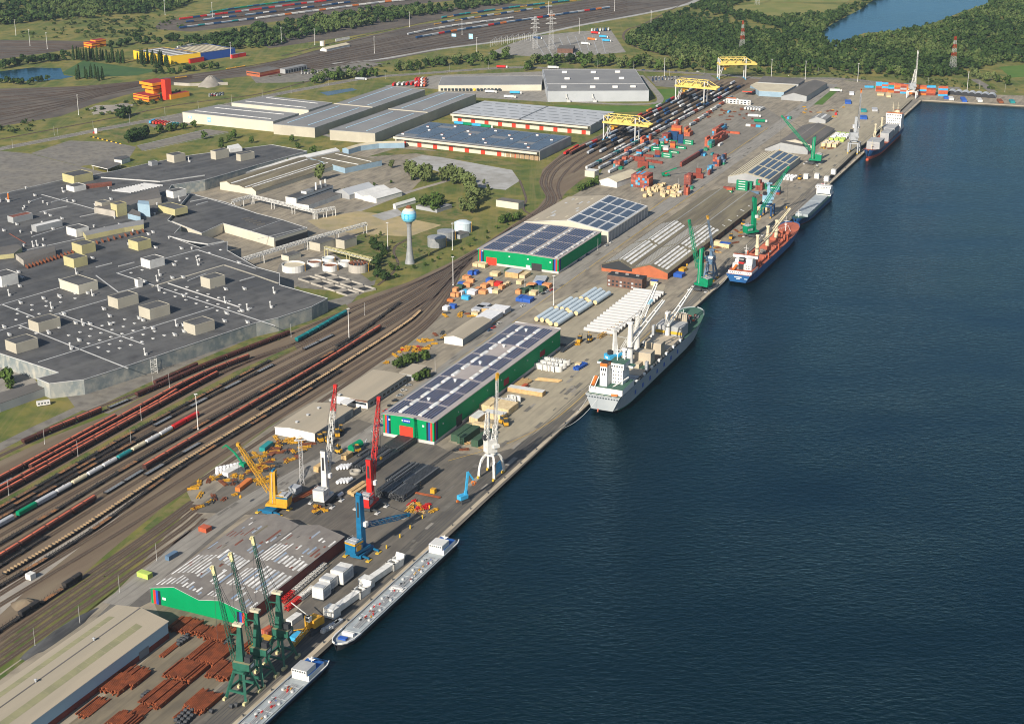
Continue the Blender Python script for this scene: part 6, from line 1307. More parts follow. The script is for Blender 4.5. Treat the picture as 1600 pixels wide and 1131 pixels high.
# tanker barges ------------------------------------------------------------
def barge(label,off,s,az,L,seed,blue):
 r=random.Random(seed);B=11.4;h=B/2
 o=thing('tanker_barge',label,'barge',Qp(off,s,WZ),-R(az))
 st=[(0,h*.7,h*.8,.4,3.4),(4,h*.95,h,0,3.3),(10,h,h,-1,3.2),(L-16,h,h,-1,3.2),(L-9,h*.86,h*.97,-1,3.5),(L-4,h*.5,h*.78,-1,3.9),(L-1.2,h*.2,h*.48,-1,4.2),(L,.02,h*.16,-.5,4.3)]
 hull(o,st,[('hull_black',1.9),('hull_black' if not blue else 'p_navy',99)],'deck_pale')
 mb=MB()
 for sx in(-1,1):
  for a,b in zip(st,st[1:]):mb.bar((sx*a[2],a[0],a[4]),(sx*b[2],b[0],b[4]),.5,'trim_white' if a[0]>L-20 or a[0]<5 else 'deck_pale',.45 if a[0]<L-20 else .8)
 mb.build('gunwale',o)
 house(o,[(-4.8,4.8,5,20,2.4,5.6,'trim_white','deck_blue'),(-4.2,4.2,12,21,5.6,8.4,'trim_white','deck_grey' if blue else 'roof_white')]);windows(o,21.05,-4,4,7.1,6,.9);
 for k in range(4):mb=MB();mb.rect(4.78,4.86,6+3*k,7.6+3*k,3.6,4.6,'glass_dark');mb.build('window',o)
 mb=MB();mb.rect(-4,4,5.5,10.5,5.62,5.8,'deck_blue');mb.build('sun_deck',o);mast(o,0,9,5.6,4)
 n=int((L-44)/12)
 mb=MB();mb.rect(-4.3,4.3,25,L-17,2.3,2.75,'deck_pale');mb.build('trunk_deck',o)
 mb=MB()
 for x in(-1.8,-1.1,-.3,.5,1.2):mb.tube((x,26,3.2),(x,L-20,3.2),.18,'galv',n=6)
 mb.build('cargo_pipe',o)
 for k in range(n):
  y=28+k*12;mb=MB();mb.bar((-4.2,y,3.1),(4.2,y,3.1),.35,'p_grey');mb.lathe([(.8,2.7),(.8,3.6),(0,3.7)],'galv',10,-2.6,y+4);mb.lathe([(.8,2.7),(.8,3.6),(0,3.7)],'galv',10,2.6,y+4);mb.build('tank_hatch',o)
  mb=MB()
  for q in range(6):mb.box(r.uniform(-2,2),y+r.uniform(0,11),2.75,.7,r.uniform(.5,1.6),r.uniform(.5,1.2),r.choice(['p_red','tarp_blue','p_grey','galv','p_yellow','steel_dark','p_brown','steel_dark']))
  mb.build('valve',o)
 y=L*.5;mb=MB();mb.box(0,y,2.8,9,4,.25,'roof_white');mb.box(0,y,3.05,7,1.4,.9,'galv');mb.build('manifold',o)
 mb=MB();mb.bar((-4.6,24,3.4),(-4.6,L-18,3.4),.12,'trim_white');mb.bar((4.6,24,3.4),(4.6,L-18,3.4),.12,'trim_white');mb.build('railing',o)
 mb=MB();mb.box(0,L-7,3.2,4.5,2.6,1,'tarp_blue' if not blue else 'p_grey');mb.box(0,L-12.5,2.6,6.5,2,1.6,'trim_white');mb.build('windlass',o)
barge('long tanker barge with white wheelhouse at the far end and pale deck',6.4,1452,QAZ+180,134,4,False)
barge('tanker barge with blue sun deck cut off by the bottom edge',6.4,1601,QAZ+180,134,9,True)
mb=MB()
for k in range(14):mb.box(rs.uniform(-2,4),rs.uniform(-2,2),.02,rs.uniform(.5,2),rs.uniform(.4,1),.1,'trim_white',rs.uniform(0,3))
# ---------------------------------------------------------------- cranes
def on_plane(b,az,px,py):
 f=Fr(b,az);o=Vector((0,0,CH));d=G(px,py)-o;t=((f.o-o).dot(f.x))/d.dot(f.x);p=o+d*t
 return(p-f.o).dot(f.y),p.z
def harbour_crane(label,b,tip,az,h,m,base='steel_dark',jm=None,tipm=None,piv=.48,chassis=25.,hm=None,tw=3.6,band=None):
 """mobile harbour crane; the whole upper works point along az, tip is the photograph point of the jib head"""
 g=G(*b);o=thing('harbour_crane',label,'crane',g,-R(az));y1,z1=on_plane(b,az,*tip);jm=jm or m;hm=hm or m;c=R(az-chassis)
 mb=MB();mb.box(0,0,1.2,7,15,2.,base,c);mb.box(0,0,.1,5,12,1.1,'tyre',c)
 for sx in(-1,1):
  for sy in(-1,1):
   x,y=sx*7.5,sy*5.5;p=(x*math.cos(c)-y*math.sin(c),x*math.sin(c)+y*math.cos(c));q=(2*sx*math.cos(c)-y*math.sin(c),2*sx*math.sin(c)+y*math.cos(c));mb.bar((*q,2.4),(*p,1.6),.9,base);mb.box(*p,.02,2.2,4.,.6,'line_yellow' if base=='p_blue' else 'galv',c);mb.bar((*p,.6),(*p,2),.6,base)
 mb.build('chassis',o)
 mb=MB();mb.lathe([(2.6,3.2),(2.6,4.4)],base,16);mb.rect(-3.7,3.7,-10,3.5,4.4,6.,hm);mb.rect(-3.6,3.6,-10.5,-3.2,6,11.5,hm);mb.rect(-3.65,3.65,-10.55,-8.5,11.5,12.,'p_grey')
 if band:mb.rect(-3.68,3.68,-10.58,-3.1,10.2,11.3,band);mb.rect(3.6,3.7,-9,-5,6.4,9.6,band)
 for k in range(5):mb.rect(3.6,3.66,-9.6+k*1.2,-8.9+k*1.2,7,9,'p_grey')
 mb.rect(-2.4,2.4,-8,-5,11.5,12.4,'p_grey');mb.build('machine_house',o);rails(o,[(-3.5,-3.4,11.5),(-3.5,-8.4,11.5),(3.5,-8.4,11.5),(3.5,-3.4,11.5)],'galv')
 mb=MB()
 for dx in(-.3,.3):mb.bar((-tw/2-.5+dx,-.4,6),(-tw/2*.8-.5+dx,-.6,h),.12,'galv')
 for k in range(int(h/2)):mb.bar((-tw/2-.8+k*.02,-.4,7+k*1.8),(-tw/2-.2+k*.02,-.4,7+k*1.8),.12,'galv')if 7+k*1.8<h else None
 mb.build('ladder',o)
 mb=MB();z0=6.;w=tw/2;zs=[z0,h*.58,h*.9,h]
 def ring(z,q,d):return[(-q,-2.2-d*.2,z),(q,-2.2-d*.2,z),(q,1.8-d*.8,z),(-q,1.8-d*.8,z)]
 A=[ring(z0,w,0),ring(h*.6,w*.92,.6),ring(h,w*.8,1.2)]
 for a,c_ in zip(A,A[1:]):mb.faces(a+c_,[(0,1,5,4),(1,2,6,5),(2,3,7,6),(3,0,4,7)],m)
 mb.poly(A[-1],m);mb.build('tower',o);mb=MB();mb.faces([(-w*.42,-2.52,h*.66),(w*.42,-2.52,h*.66),(w*.36,-2.6,h*.92),(-w*.36,-2.6,h*.92),(-w*.42,2.,h*.66),(w*.42,2.,h*.66),(w*.36,1.6,h*.92),(-w*.36,1.6,h*.92)],[(0,1,2,3),(7,6,5,4)],'wall_black');mb.build('tower_slot',o)
 mb=MB();mb.box(0,-1.4,h,tw*.9,2.4,1.2,m);mb.tube((-w,-1,h+1.5),(w,-1,h+1.5),.8,base,n=10);mb.build('tower_head',o)
 mb=MB();mb.rect(w,w+1.8,-.5,2,h*.5,h*.5+2.6,'trim_white');mb.rect(w+.1,w+1.7,2,2.05,h*.5+.5,h*.5+2.2,'glass_dark');mb.build('cab',o)
 p0=Vector((0,2.4,h*piv));p1=Vector((0,y1,z1));q=p0.lerp(p1,.72);mb=MB();n=max(8,int((p1-p0).length/3.2));s=(1,0,0)
 up=(p1-p0).normalized().cross(Vector((1,0,0)))
 mb.lattice(p0,q,2.6,2.4,int(n*.7),.34,jm,2.2,2.2,up);mb.build('jib',o);mb=MB();mb.lattice(q,p1,2.4,1.3,max(3,int(n*.3)),.36,tipm or jm,2.2,1.1,up);mb.box(p1.x,p1.y,p1.z-.9,2.2,1.8,1.8,tipm or jm);mb.build('jib_head',o)
 mb=MB()
 for x in(-.8,.8):mb.bar((x,-1,h+1.6),(x,y1,z1+.6),.13,'steel_dark')
 mb.build('rope',o);zb=max(8,z1-38);mb=MB();mb.bar((0,y1+.6,z1-.5),(0,y1+.6,zb),.13,'steel_dark');mb.lathe([(.1,zb),(.8,zb-.6),(.8,zb-1.8),(.1,zb-2.6)],'p_yellow',8,0,y1+.6);mb.build('hook_block',o);return o
harbour_crane('tall white tower crane with red topped lattice jib',(510,784),(524,603),20,33,'p_white','steel_dark','p_white','p_red',.5)
harbour_crane('bright red tower crane with raised red lattice jib',(580,793),(592,622),20,31,'p_red','steel_dark','p_red','p_red',.5,band='p_grey')
harbour_crane('blue tower crane with yellow striped house and lowered jib',(566,866),(638,804),34,36.5,'p_blue','p_blue','p_blue','p_blue',.47,band='p_yellow')
harbour_crane('yellow tower crane on a blue base with leaning lattice jib',(428,798),(372,694),-75,25.5,'p_yellow','p_blue','p_yellow','p_yellow',.5,hm='p_yellow',band='p_blue')
harbour_crane('green tower crane nearest the blue stern with slender green jib',(1093,452),(1077,345),-50,36,'p_green','steel_dark','p_green','p_green',.5,hm='p_green')
harbour_crane('green tower crane standing beside the middle of the bulk carrier',(1177,369),(1232,262),60,37,'p_green','steel_dark','p_green','p_green',.5)
harbour_crane('green tower crane by the grey warehouse with jib leaning inland',(1269,256),(1222,182),-70,30,'p_green','steel_dark','p_green','p_green',.5)
def portal_crane(name,label,c,gw,gl,hp,m,foot,legs='straight',az=None):
 o=thing(name,label,'crane',c,-R(QAZ));top=2.6
 for sx in(-1,1):
  for sy in(-1,1):
   a=Vector((sx*gw/2,sy*gl/2,.7));b=Vector((sx*top,sy*top,hp));mb=MB()
   if legs=='curved':
    pr_=a
    for i in range(1,7):t=i/6;p=Vector((a.x+(b.x-a.x)*(1-math.cos(t*1.57)),a.y+(b.y-a.y)*(1-math.cos(t*1.57)),.7+(hp-.7)*math.sin(t*1.57)));mb.bar(pr_,p,1.5-.05*i,m);pr_=p
   elif legs=='post':mb.bar(a,Vector((a.x,a.y,hp)),1.6,m)
   else:mb.bar(a,a.lerp(b,.3),1.1,m);mb.bar(a.lerp(b,.3),b,1.3,m)
   mb.build('leg',o);mb=MB();mb.box(a.x,a.y,.15,1.2,4,1.4,foot);mb.build('wheel_bogie',o)
 mb=MB();t=.32
 for sx in(-1,1):
  mb.bar(Vector((sx*gw/2,-gl/2,.7)).lerp(Vector((sx*top,-top,hp)),t)if legs=='straight' else(sx*gw/2,-gl/2,hp-1),Vector((sx*gw/2,gl/2,.7)).lerp(Vector((sx*top,top,hp)),t)if legs=='straight' else(sx*gw/2,gl/2,hp-1),1.,m)if legs!='curved' else None
  mb.bar(Vector((-gw/2,sx*gl/2,.7)).lerp(Vector((-top,sx*top,hp)),t)if legs=='straight' else(-gw/2,sx*gl/2,hp-1),Vector((gw/2,sx*gl/2,.7)).lerp(Vector((top,sx*top,hp)),t)if legs=='straight' else(gw/2,sx*gl/2,hp-1),1.,m)if legs!='curved' else None
 mb.box(0,0,hp,6.2,6.2,1.2,m);mb.lathe([(2.6,hp+1.2),(2.6,hp+2.2)],m,14);mb.build('portal_deck',o);return o
def level_luff(o,c,az,hp,tip,m,jm,tipm,hm,ht,jb=None,cabm='p_pale',house=(5,9,4.5),wt=.22):
 """revolving upper works: house, tower frame and jib to the photograph point tip"""
 f=Fr(tuple(c),az);w_=Vector(c);oo=Vector((0,0,CH));d=G(*tip)-oo;t=((w_-oo).dot(f.x))/d.dot(f.x);p=oo+d*t;y1,z1=(p-w_).dot(f.y),p.z-c.z
 rz=-R(az)-o.rotation_euler.z
 z0=hp+2.2;mb=MB();mb.rect(-house[0]/2,house[0]/2,-house[1]+3,3,z0,z0+house[2],hm,'roof_moss' if hm=='p_dgreen' else hm);mb.rect(-1.6,1.6,-house[1]+2.92,-house[1]+3.02,z0+1.3,z0+2.7,'trim_white');mb.build('machine_house',o,None,rz)
 mb=MB();mb.rect(house[0]/2+.1,house[0]/2+2,-.6,3.6,z0+3.6,z0+5.6,cabm);mb.rect(house[0]/2+.3,house[0]/2+1.8,3.6,3.66,z0+4,z0+5.3,'glass_dark');mb.build('cab',o,None,rz)
 mb=MB()
 if ht>0:
  mb.faces([(-1.5,-2,z0),(1.5,-2,z0),(1.5,2.4,z0),(-1.5,2.4,z0),(-.7,-1.2,ht),(.7,-1.2,ht),(.7,.6,ht),(-.7,.6,ht)],[(0,1,5,4),(1,2,6,5),(2,3,7,6),(3,0,4,7),(4,5,6,7)],m);mb.rect(-1.4,1.4,-2.2,2.8,ht,ht+1.1,'roof_cream' if m=='p_dgreen' else m)
 mb.build('tower',o,None,rz);p0,p1=Vector((0,3,z0+2)),Vector((0,y1,z1));up=(p1-p0).normalized().cross(Vector((1,0,0)));q=p0.lerp(p1,.93);mb=MB();mb.lattice(p0,q,2.4,1.2,max(8,int((q-p0).length/3.4)),wt,jm,1.8,1.,up);mb.build('jib',o,None,rz)
 mb=MB();mb.bar(q-(p1-q)*.3,p1,1.3,tipm,1.7);mb.bar(p1,p1+Vector((0,.8,-1.6)),1.3,tipm);mb.build('jib_head',o,None,rz)
 mb=MB()
 for x in(-.6,.6):mb.bar((x,0,ht+.8 if ht>0 else z0+4),p0.lerp(p1,.9)+Vector((x,0,0)),.16,'steel_dark')
 mb.bar(p1,p1-Vector((0,0,max(4,(z1-z0)*.75))),.12,'steel_dark');mb.build('rope',o,None,rz)
 mb=MB();mb.bar((0,1,max(ht,z0+6)*.86),p0.lerp(p1,.3),.5,jm);mb.box(0,-4.2,z0+house[2],3,3,3,'wall_black');mb.build('winch',o,None,rz)
for k,(off,s,tip,lb)in enumerate(((-11.8,1644,(332,884),'green portal crane nearest the bottom with slim raised jib'),(-11.8,1629,(360,863),'middle one of the three green portal cranes'),(-11.8,1609,(394,838),'green portal crane closest to the yellow crawler crane'))):
 c=Qp(off,s);o=portal_crane('portal_crane',lb,c,11.2,12.6,13.5,'p_dgreen','p_pale');level_luff(o,c,-70,13.5,tip,'p_dgreen','p_dgreen','p_pale','p_dgreen',38,house=(6,9,3.6))
c=G(767.5,742);o=portal_crane('portal_crane','white four legged quay crane with curved legs and yellow jib tip',c,10.5,14,14,'p_white','line_yellow','curved')
level_luff(o,c,60,14,(777,583),'p_white','p_white','p_yellow','p_white',0,cabm='p_white',house=(5.5,7,9))
mb=MB();mb.lattice((-1.5,-3,25),(-1.5,-1.5,43),3.2,1.6,7,.4,'p_white');mb.lattice((2.5,0,25),(2.5,1.5,34),3,2.2,4,.4,'p_white');mb.build('mast_frame',o);mb=MB();mb.faces([(5.4,-5,3),(5.4,5,3),(5.0,2.5,10),(5.0,-2.5,10),(5.7,-5,3),(5.7,5,3),(5.3,2.5,10),(5.3,-2.5,10)],[(3,2,1,0),(4,5,6,7),(0,1,5,4),(2,3,7,6),(1,2,6,5),(3,0,4,7)],'p_lblue');mb.build('leg_panel',o)
c=G(1110,436);o=portal_crane('portal_crane','dark steel blue quay crane with thin upright jib',c,10,11,14,'p_steelblue','p_yellow');level_luff(o,c,120,14,(1105.5,337),'p_steelblue','p_steelblue','p_yellow','p_steelblue',26,cabm='p_white',house=(6,7,5))
c=G(1199,338);o=portal_crane('portal_crane','light blue quay crane between the green crane and the coaster',c,10,11,12,'p_navy','p_yellow','post');level_luff(o,c,70,12,(1226,272),'p_skyb','p_skyb','p_skyb','p_skyb',33,cabm='p_skyb',house=(6,8,8))
c=G(1334,239);o=portal_crane('portal_crane','grey quay crane with upright grey jib near the feeder ship',c,11,12,13,'p_grey','line_yellow','post');level_luff(o,c,90,13,(1346,139),'p_grey','p_grey','p_orange','p_grey',0,cabm='p_grey',house=(8,9,9));mb=MB();mb.bar((0,0,22),(.5,0,42),3.2,'p_grey',3.2);mb.build('mast_column',o)
c=G(1425,153);o=portal_crane('portal_crane','white quay crane at the far basin corner with upright jib',c,12,12,10,'p_white','p_grey','post');level_luff(o,c,90,10,(1434.5,79),'p_white','p_white','p_white','p_grey',0,cabm='p_grey',house=(9,8,8));mb=MB();mb.bar((0,0,10),(0,0,20),6,'p_white',6);mb.lattice((.5,0,19),(2,1,38),5,2.5,6,.5,'p_white');mb.build('mast_column',o)
c=Qp(-7,1150);o=portal_crane('portal_crane','quay crane with light blue base half hidden behind the grey cargo ship',c,9,10,8,'p_lblue','line_yellow','post');level_luff(o,c,60,8,(1018,468),'p_white','p_white','p_skyb','p_lblue',32,cabm='p_lblue',house=(8,10,4))
# yellow rail gantries
def rail_gantry(label,a,b):
 A,B=G(*a),G(*b);d=(B-A);sp=d.length;az=math.degrees(math.atan2(d.x,d.y))-90;o=thing('gantry_crane',label,'gantry crane',A,-R(az));H_=21.;ov=sp*.42
 for x in(0,sp):
  for y in(0,13):
   mb=MB();mb.bar((x,y,.6),(x,y,H_+(9 if y==0 else 8)),1.3,'galv');mb.build('leg',o);mb=MB();mb.box(x,y,.1,1.4,5,1.2,'p_lblue');mb.build('wheel_bogie',o)
  if x==0:
   mb=MB();mb.bar((0,0,2),(8,6,H_),.7,'galv');mb.bar((0,13,2),(8,9,H_),.7,'galv');mb.build('brace',o)
 for y in(0,13):
  mb=MB();mb.bar((-1.5,y,H_+.8),(sp+ov,y,H_+.8),1.6,'p_gantry',2.6);mb.bar((2,y,H_+9),(sp+2,y,H_+9),.9,'p_gantry');n=6
  for k in range(n):x0=sp*k/n;mb.bar((x0,y,H_+(1 if k%2 else 9)),(x0+sp/n,y,H_+(9 if k%2 else 1)),.7,'p_gantry')
  mb.bar((sp+1,y,H_+9),(sp+ov-1,y,H_+1),.7,'p_gantry');mb.build('girder',o)
 mb=MB()
 for k in range(6):x=2+sp*k/5;mb.bar((x,0,H_+9),(x,13,H_+9),.6,'p_gantry')
 for x in(-1,sp+ov):mb.bar((x,0,H_+.8),(x,13,H_+.8),1.2,'p_gantry')
 mb.build('cross_beam',o);mb=MB();mb.rect(6,sp-6,2,11,H_+1.5,H_+5,'p_gantry');mb.build('trolley',o);mb=MB();mb.box(sp*.28,6.5,H_-4.5,9,4,1.6,'p_yellow');mb.box(sp*.24,6.5,H_-7.5,3,3,2.4,'p_yellow')
 for x in(-3,3):mb.bar((sp*.28+x,6.5,H_-3),(sp*.28+x,6.5,H_+1.5),.3,'p_yellow')
 mb.build('spreader',o)
rail_gantry('yellow rail gantry nearest the dock sheds',(943,219),(992,224));rail_gantry('middle yellow rail gantry beside the lawn',(1055.3,159.5),(1099.5,163.5));rail_gantry('farthest yellow rail gantry by the road',(1123.5,125),(1164.5,124.5))
# material handler and crawler crane
f=Fr((724,784),45);o=bld('material_handler','light blue material handler with orange grab on tracks',f,'material handler')
mb=MB()
for sx in(-1,1):mb.rect(sx*2.2-.5,sx*2.2+.5,-3.5,3.5,.05,1.3,'p_orange' if sx<0 else 'steel_dark')
mb.rect(-1.7,1.7,-2.5,2.5,.9,2.2,'steel_dark');mb.build('crawler_track',o);mb=MB();mb.rect(-1.9,1.9,-3.6,2.4,2.4,4.9,'p_lblue');mb.rect(-1.5,.2,-3.8,-1,4.9,5.3,'p_lblue');mb.build('machine_house',o);mb=MB();mb.rect(-1.9,-.2,2.4,4.2,3.4,6.2,'p_lblue','p_lblue');mb.rect(-1.8,-.3,4.2,4.26,3.9,5.9,'glass_dark');mb.build('cab',o)
y1,z1=on_plane((724,784),62,731,737);y2,z2=on_plane((724,784),62,740,750);rz=-R(62-45)
mb=MB();mb.bar((0,1.5,4.5),(0,y1,z1),1.1,'p_lblue',1.3);mb.build('boom',o,None,rz);mb=MB();mb.bar((0,y1,z1),(0,y2,z2),.8,'p_lblue',1.);mb.build('stick',o,None,rz);mb=MB()
for k in range(5):a=k*1.2566;mb.bar((0,y2,z2),(math.cos(a)*1.6,y2+math.sin(a)*1.6,z2-1.6),.45,'p_orange');mb.bar((math.cos(a)*1.6,y2+math.sin(a)*1.6,z2-1.6),(math.cos(a)*.5,y2+math.sin(a)*.5,z2-3.4),.4,'p_orange')
mb.build('grab',o,None,rz)
f=Fr((487,986),30);o=bld('crawler_crane','old orange yellow crawler crane with boom lowered to the ground',f,'crane');mb=MB()
for sx in(-1,1):mb.rect(sx*3-.7,sx*3+.7,-4.5,4.5,.05,1.8,'steel_dark')
mb.rect(-2.4,2.4,-2,2,1,2.6,'steel_dark');mb.build('crawler_track',o);mb=MB();mb.rect(-3,3,-1,6,2.8,7,'p_yellow');mb.rect(-3.2,3.2,4.5,7,2.6,6.5,'p_yellow','p_orange');mb.rect(-2,1,-3,-1,3,10,'p_yellow');mb.build('machine_house',o);mb=MB();mb.rect(-1,1.4,-3.4,-1.2,7.2,10,'p_white');mb.rect(-.9,1.3,-3.46,-3.4,7.8,9.4,'glass_dark');mb.build('cab',o)
mb=MB();p=f.l(440,1000);mb.lattice((0,-3,3.5),(2,-19,1.2),1.8,1.4,7,.3,'p_yellow');mb.build('boom',o);mb=MB();mb.bar((0,-2,10),(-14,2,12),.35,'p_white');mb.bar((0,-2,3),(-12,-10,1),.4,'p_yellow');mb.build('gantry_strut',o)
# green crane parts lying in the yard
f=Fr((380,733),-60);o=bld('loader_crane','green folding loader crane standing among the yellow steelwork',f,'crane');mb=MB();mb.rect(-2,2,-3,3,.1,2.4,'steel_dark');mb.rect(-1.6,1.6,-2,2,2.4,4.6,'p_green');mb.build('base',o);mb=MB();mb.bar((0,0,4),(0,6,10),1,'p_green');mb.bar((0,6,10),(0,13,14),.8,'p_green');mb.bar((0,13,14),(0,16,11.5),.7,'p_green');mb.build('boom',o)
# ---------------------------------------------------------------- containers
CC=dict(r='p_brown',o='p_rustor',b='p_lblue',n='p_navy',g='p_green',w='p_grey',t='p_teal',y='p_orange',k='p_steelblue',e='p_white')
CN=dict(r='rust red',o='orange red',b='light blue',n='navy',g='green',w='grey',t='teal',y='orange',k='slate blue',e='white')
CPR={}
def container(c,L):
 if(c,L)not in CPR:
  mb=MB();m=CC[c];mb.rect(-1.22,1.22,0,L,.0,2.58,m);n=int(L/.61)
  for s in(-1.22,1.22):
   for k in range(0,n,2):mb.rect(*sorted((s,s*1.025)),.3+k*.6,.6+k*.6,.2,2.4,m)
  for x in(-1.22,1.1):
   for y in(0,L-.12):mb.rect(x,x+.12,y,y+.12,2.58,2.62,'steel_dark')
  if c=='g':mb.rect(1.25,1.27,L*.2,L*.8,1.1,1.8,'trim_white');mb.rect(-1.27,-1.25,L*.2,L*.8,1.1,1.8,'trim_white')
  o=mb.build('shipping_container');d=MB()
  for x in(-1.15,.03):d.rect(x,x+1.12,-.05,-.005,.1,2.5,m);d.bar((x+.3,-.08,.2),(x+.3,-.08,2.4),.06,'galv')
  d.build('door',o);tag(o,'x','container');CPR[(c,L)]=Proto(o)
 return CPR[(c,L)]
def stack(p,ax,cols,where,L=12.2,az=25.):
 """cols: columns 'colours from the ground up' separated by spaces; | starts the next row behind"""
 f=Fr(p,az)
 for j,row in enumerate(cols.split('|')):
  for i,col in enumerate(row.split()):
   for k,c in enumerate(col):
    if c=='.':continue
    if ax=='y':q=f.w(i*2.55+1.3,j*(L+.4),k*2.63+.14);rz=f.rz
    else:q=f.w(i*(L+.4),j*2.6+1.3,k*2.63+.14);rz=f.rz-R(90)
    container(c,L).put(q,rz,CN[c]+' container '+where,CN[c]+' containers '+where)
Z8=lambda x,y:(930+x/8,170+y/8)
for a in(((828,425),'y','obrr oobr obrr','in the tall block by the navy stack'),((905,395),'x','nnnn|nnnn','in the tall navy stack of the yard'),((1035,435),'x','nnnn','in the narrow navy stack',6.1),((950,345),'x','rroyo|rooyo','in the tallest stack behind the navy one'),((1105,345),'y','ooyo ooy oo','at the right end of the tallest stack'),((895,418),'x','g','alone in front of the navy stack'),((1100,445),'x','gg','paired right of the navy stack'),((800,478),'x','g','behind the double green stack'),((700,528),'x','gg','double stacked beside the white box'),((1010,498),'x','g','single at the open side of the yard'),((920,555),'x','g','single behind the front green pair'),((828,608),'x','gg','double stacked nearest the open yard'),((725,470),'x','krr','in the dark column',6.1),((795,462),'x','ggk','in the green and slate column',6.1),((935,490),'x','oyr','in the orange column',6.1),((850,545),'x','rew','under the white box',6.1),((742,605),'x','nrr','in the red column with navy foot',6.1),((513,595),'x','rbr','in the red and blue column',6.1),((612,535),'x','rk','in the low dark pair',6.1),((418,645),'x','rr','in the low pair by the tracks',6.1),((490,655),'x','rr','in the double red wall',12.2),((600,600),'x','r','single behind the double wall',12.2),((640,665),'x','r r','in the long low red line',6.1),((712,680),'x','r','at the end of the low line',12.2),((528,738),'x','rrr','in the front red wall',12.2),((668,743),'x','t','alone beside the red wall',6.1),((225,745),'y','bto tor bro|ob. tro orr','in the mixed block by the trucks',6.1),((330,690),'y','oro rro|or ro','in the red block by the trucks',6.1),((280,760),'y','g g','low beside the mixed block',6.1),((445,975),'y','brorr rroro rwbor rbrbo rroro orobr rrbro oroo|rrorr orrob rbrro rrorb orrbo rorro rrror rroo|brorr rorob robro rorrb roboo rroro rrror','in the big mixed block',6.1),((510,800),'y','g|g','behind the big mixed block'),((1055,728),'y','rr|rr|rr|rr|rr|nn','in the long row of red boxes'),((1320,592),'y','n b|n','in the blue group at the row end',6.1),((1440,585),'y','t','alone behind the blue group',6.1),((1350,525),'y','g g','in the green pair',6.1),((1400,490),'y','ott ggt|rroo rro|oroo ro|roro orr|kbo rr','in the tall orange row'),((1365,470),'y','oooo ooo|ooro oor','left of the tall orange row',6.1),((1530,470),'y','e','alone beside the orange row'),((1460,335),'y','kbo rro|bko rr|krr ob|bk','in the blue line at the yard edge'),((1465,720),'y','knorr onror rrok|onko rrnr','in the mixed tower',6.1),((1545,665),'y','nk bkn|rr oro','behind the mixed tower, farther',6.1),((360,560),'y','ro or|bo ro|or','in the row between trucks and stacks',6.1),((560,440),'y','oyo oo|oro yo','in the orange group by the trucks',6.1),((640,395),'y','ob oo|oy','in the low orange group by the trucks',6.1),((980,215),'y','ow rr|ro','behind the tallest stack',6.1),((1560,300),'x','r o','at the edge of the open yard',12.2),((1395,800),'y','kbk nkb','in the blue tower',6.1),((1402,830),'y','rr','in front of the blue tower',6.1),((1560,700),'y','nk gk','behind the mixed tower',6.1),((1105,950),'y','rrrr rrro rrrr','in the deep red tower',6.1),((1102,1078),'y','rrrr ooo','in the red tower at the road',6.1),((1140,900),'y','rrr rrr','behind the deep red tower',6.1),((1160,1005),'y','k g','beside the red tower',6.1),((1215,865),'x','rr','in the low red wall',12.2),((1255,835),'x','rrr','behind the low red wall',6.1)):
 stack(Z8(*a[0]),*a[1:])
Z4=lambda x,y:(1000+x/4,80+y/4)
for a in(((600,868),'x','gggg','in the green wall before the solar warehouse'),((520,862),'x','r','left of the green wall'),((540,885),'x','go','low before the green wall',6.1),((668,865),'y','rgg ggg','right of the green wall',6.1),((720,868),'y','rrgg rrgr rrr','in the red and green block',6.1),((770,862),'y','gg g','behind the block by the crane',6.1),((800,892),'x','rng|rng','in the block under the green crane'),((800,892),'y','rng','at the end of the block under the crane',6.1),((672,890),'x','k','single slate one by the shed roof'),((745,915),'x','r','tilted red one by the shed roof',6.1),((905,425),'y','r b g','at the far gate',6.1),((660,470),'x','e r b','in the line beside the yard office',6.1),((545,388),'y','b','alone on the open yard',6.1)):stack(Z4(*a[0]),*a[1:])
for i,c in enumerate('orobb oobob yrbto rwoyo bowro yyyyo yyyyy yrbyo'.split()):stack((1368+i*9.6,143.5+i*.8),'x',c+'|'+c[::-1],'in the tall wall at the basin end',12.2,8)
for i,c in enumerate('roorb boobo'.split()):stack((1447+i*19,149.5+i*1.2),'x',c+'|'+c,'right of the white crane',12.2,7)
stack((1351,137.5),'x','b g g','low left of the tall wall',12.2,7);stack((1024.5,427),'y','oo oo','beside the green crane',12.2)
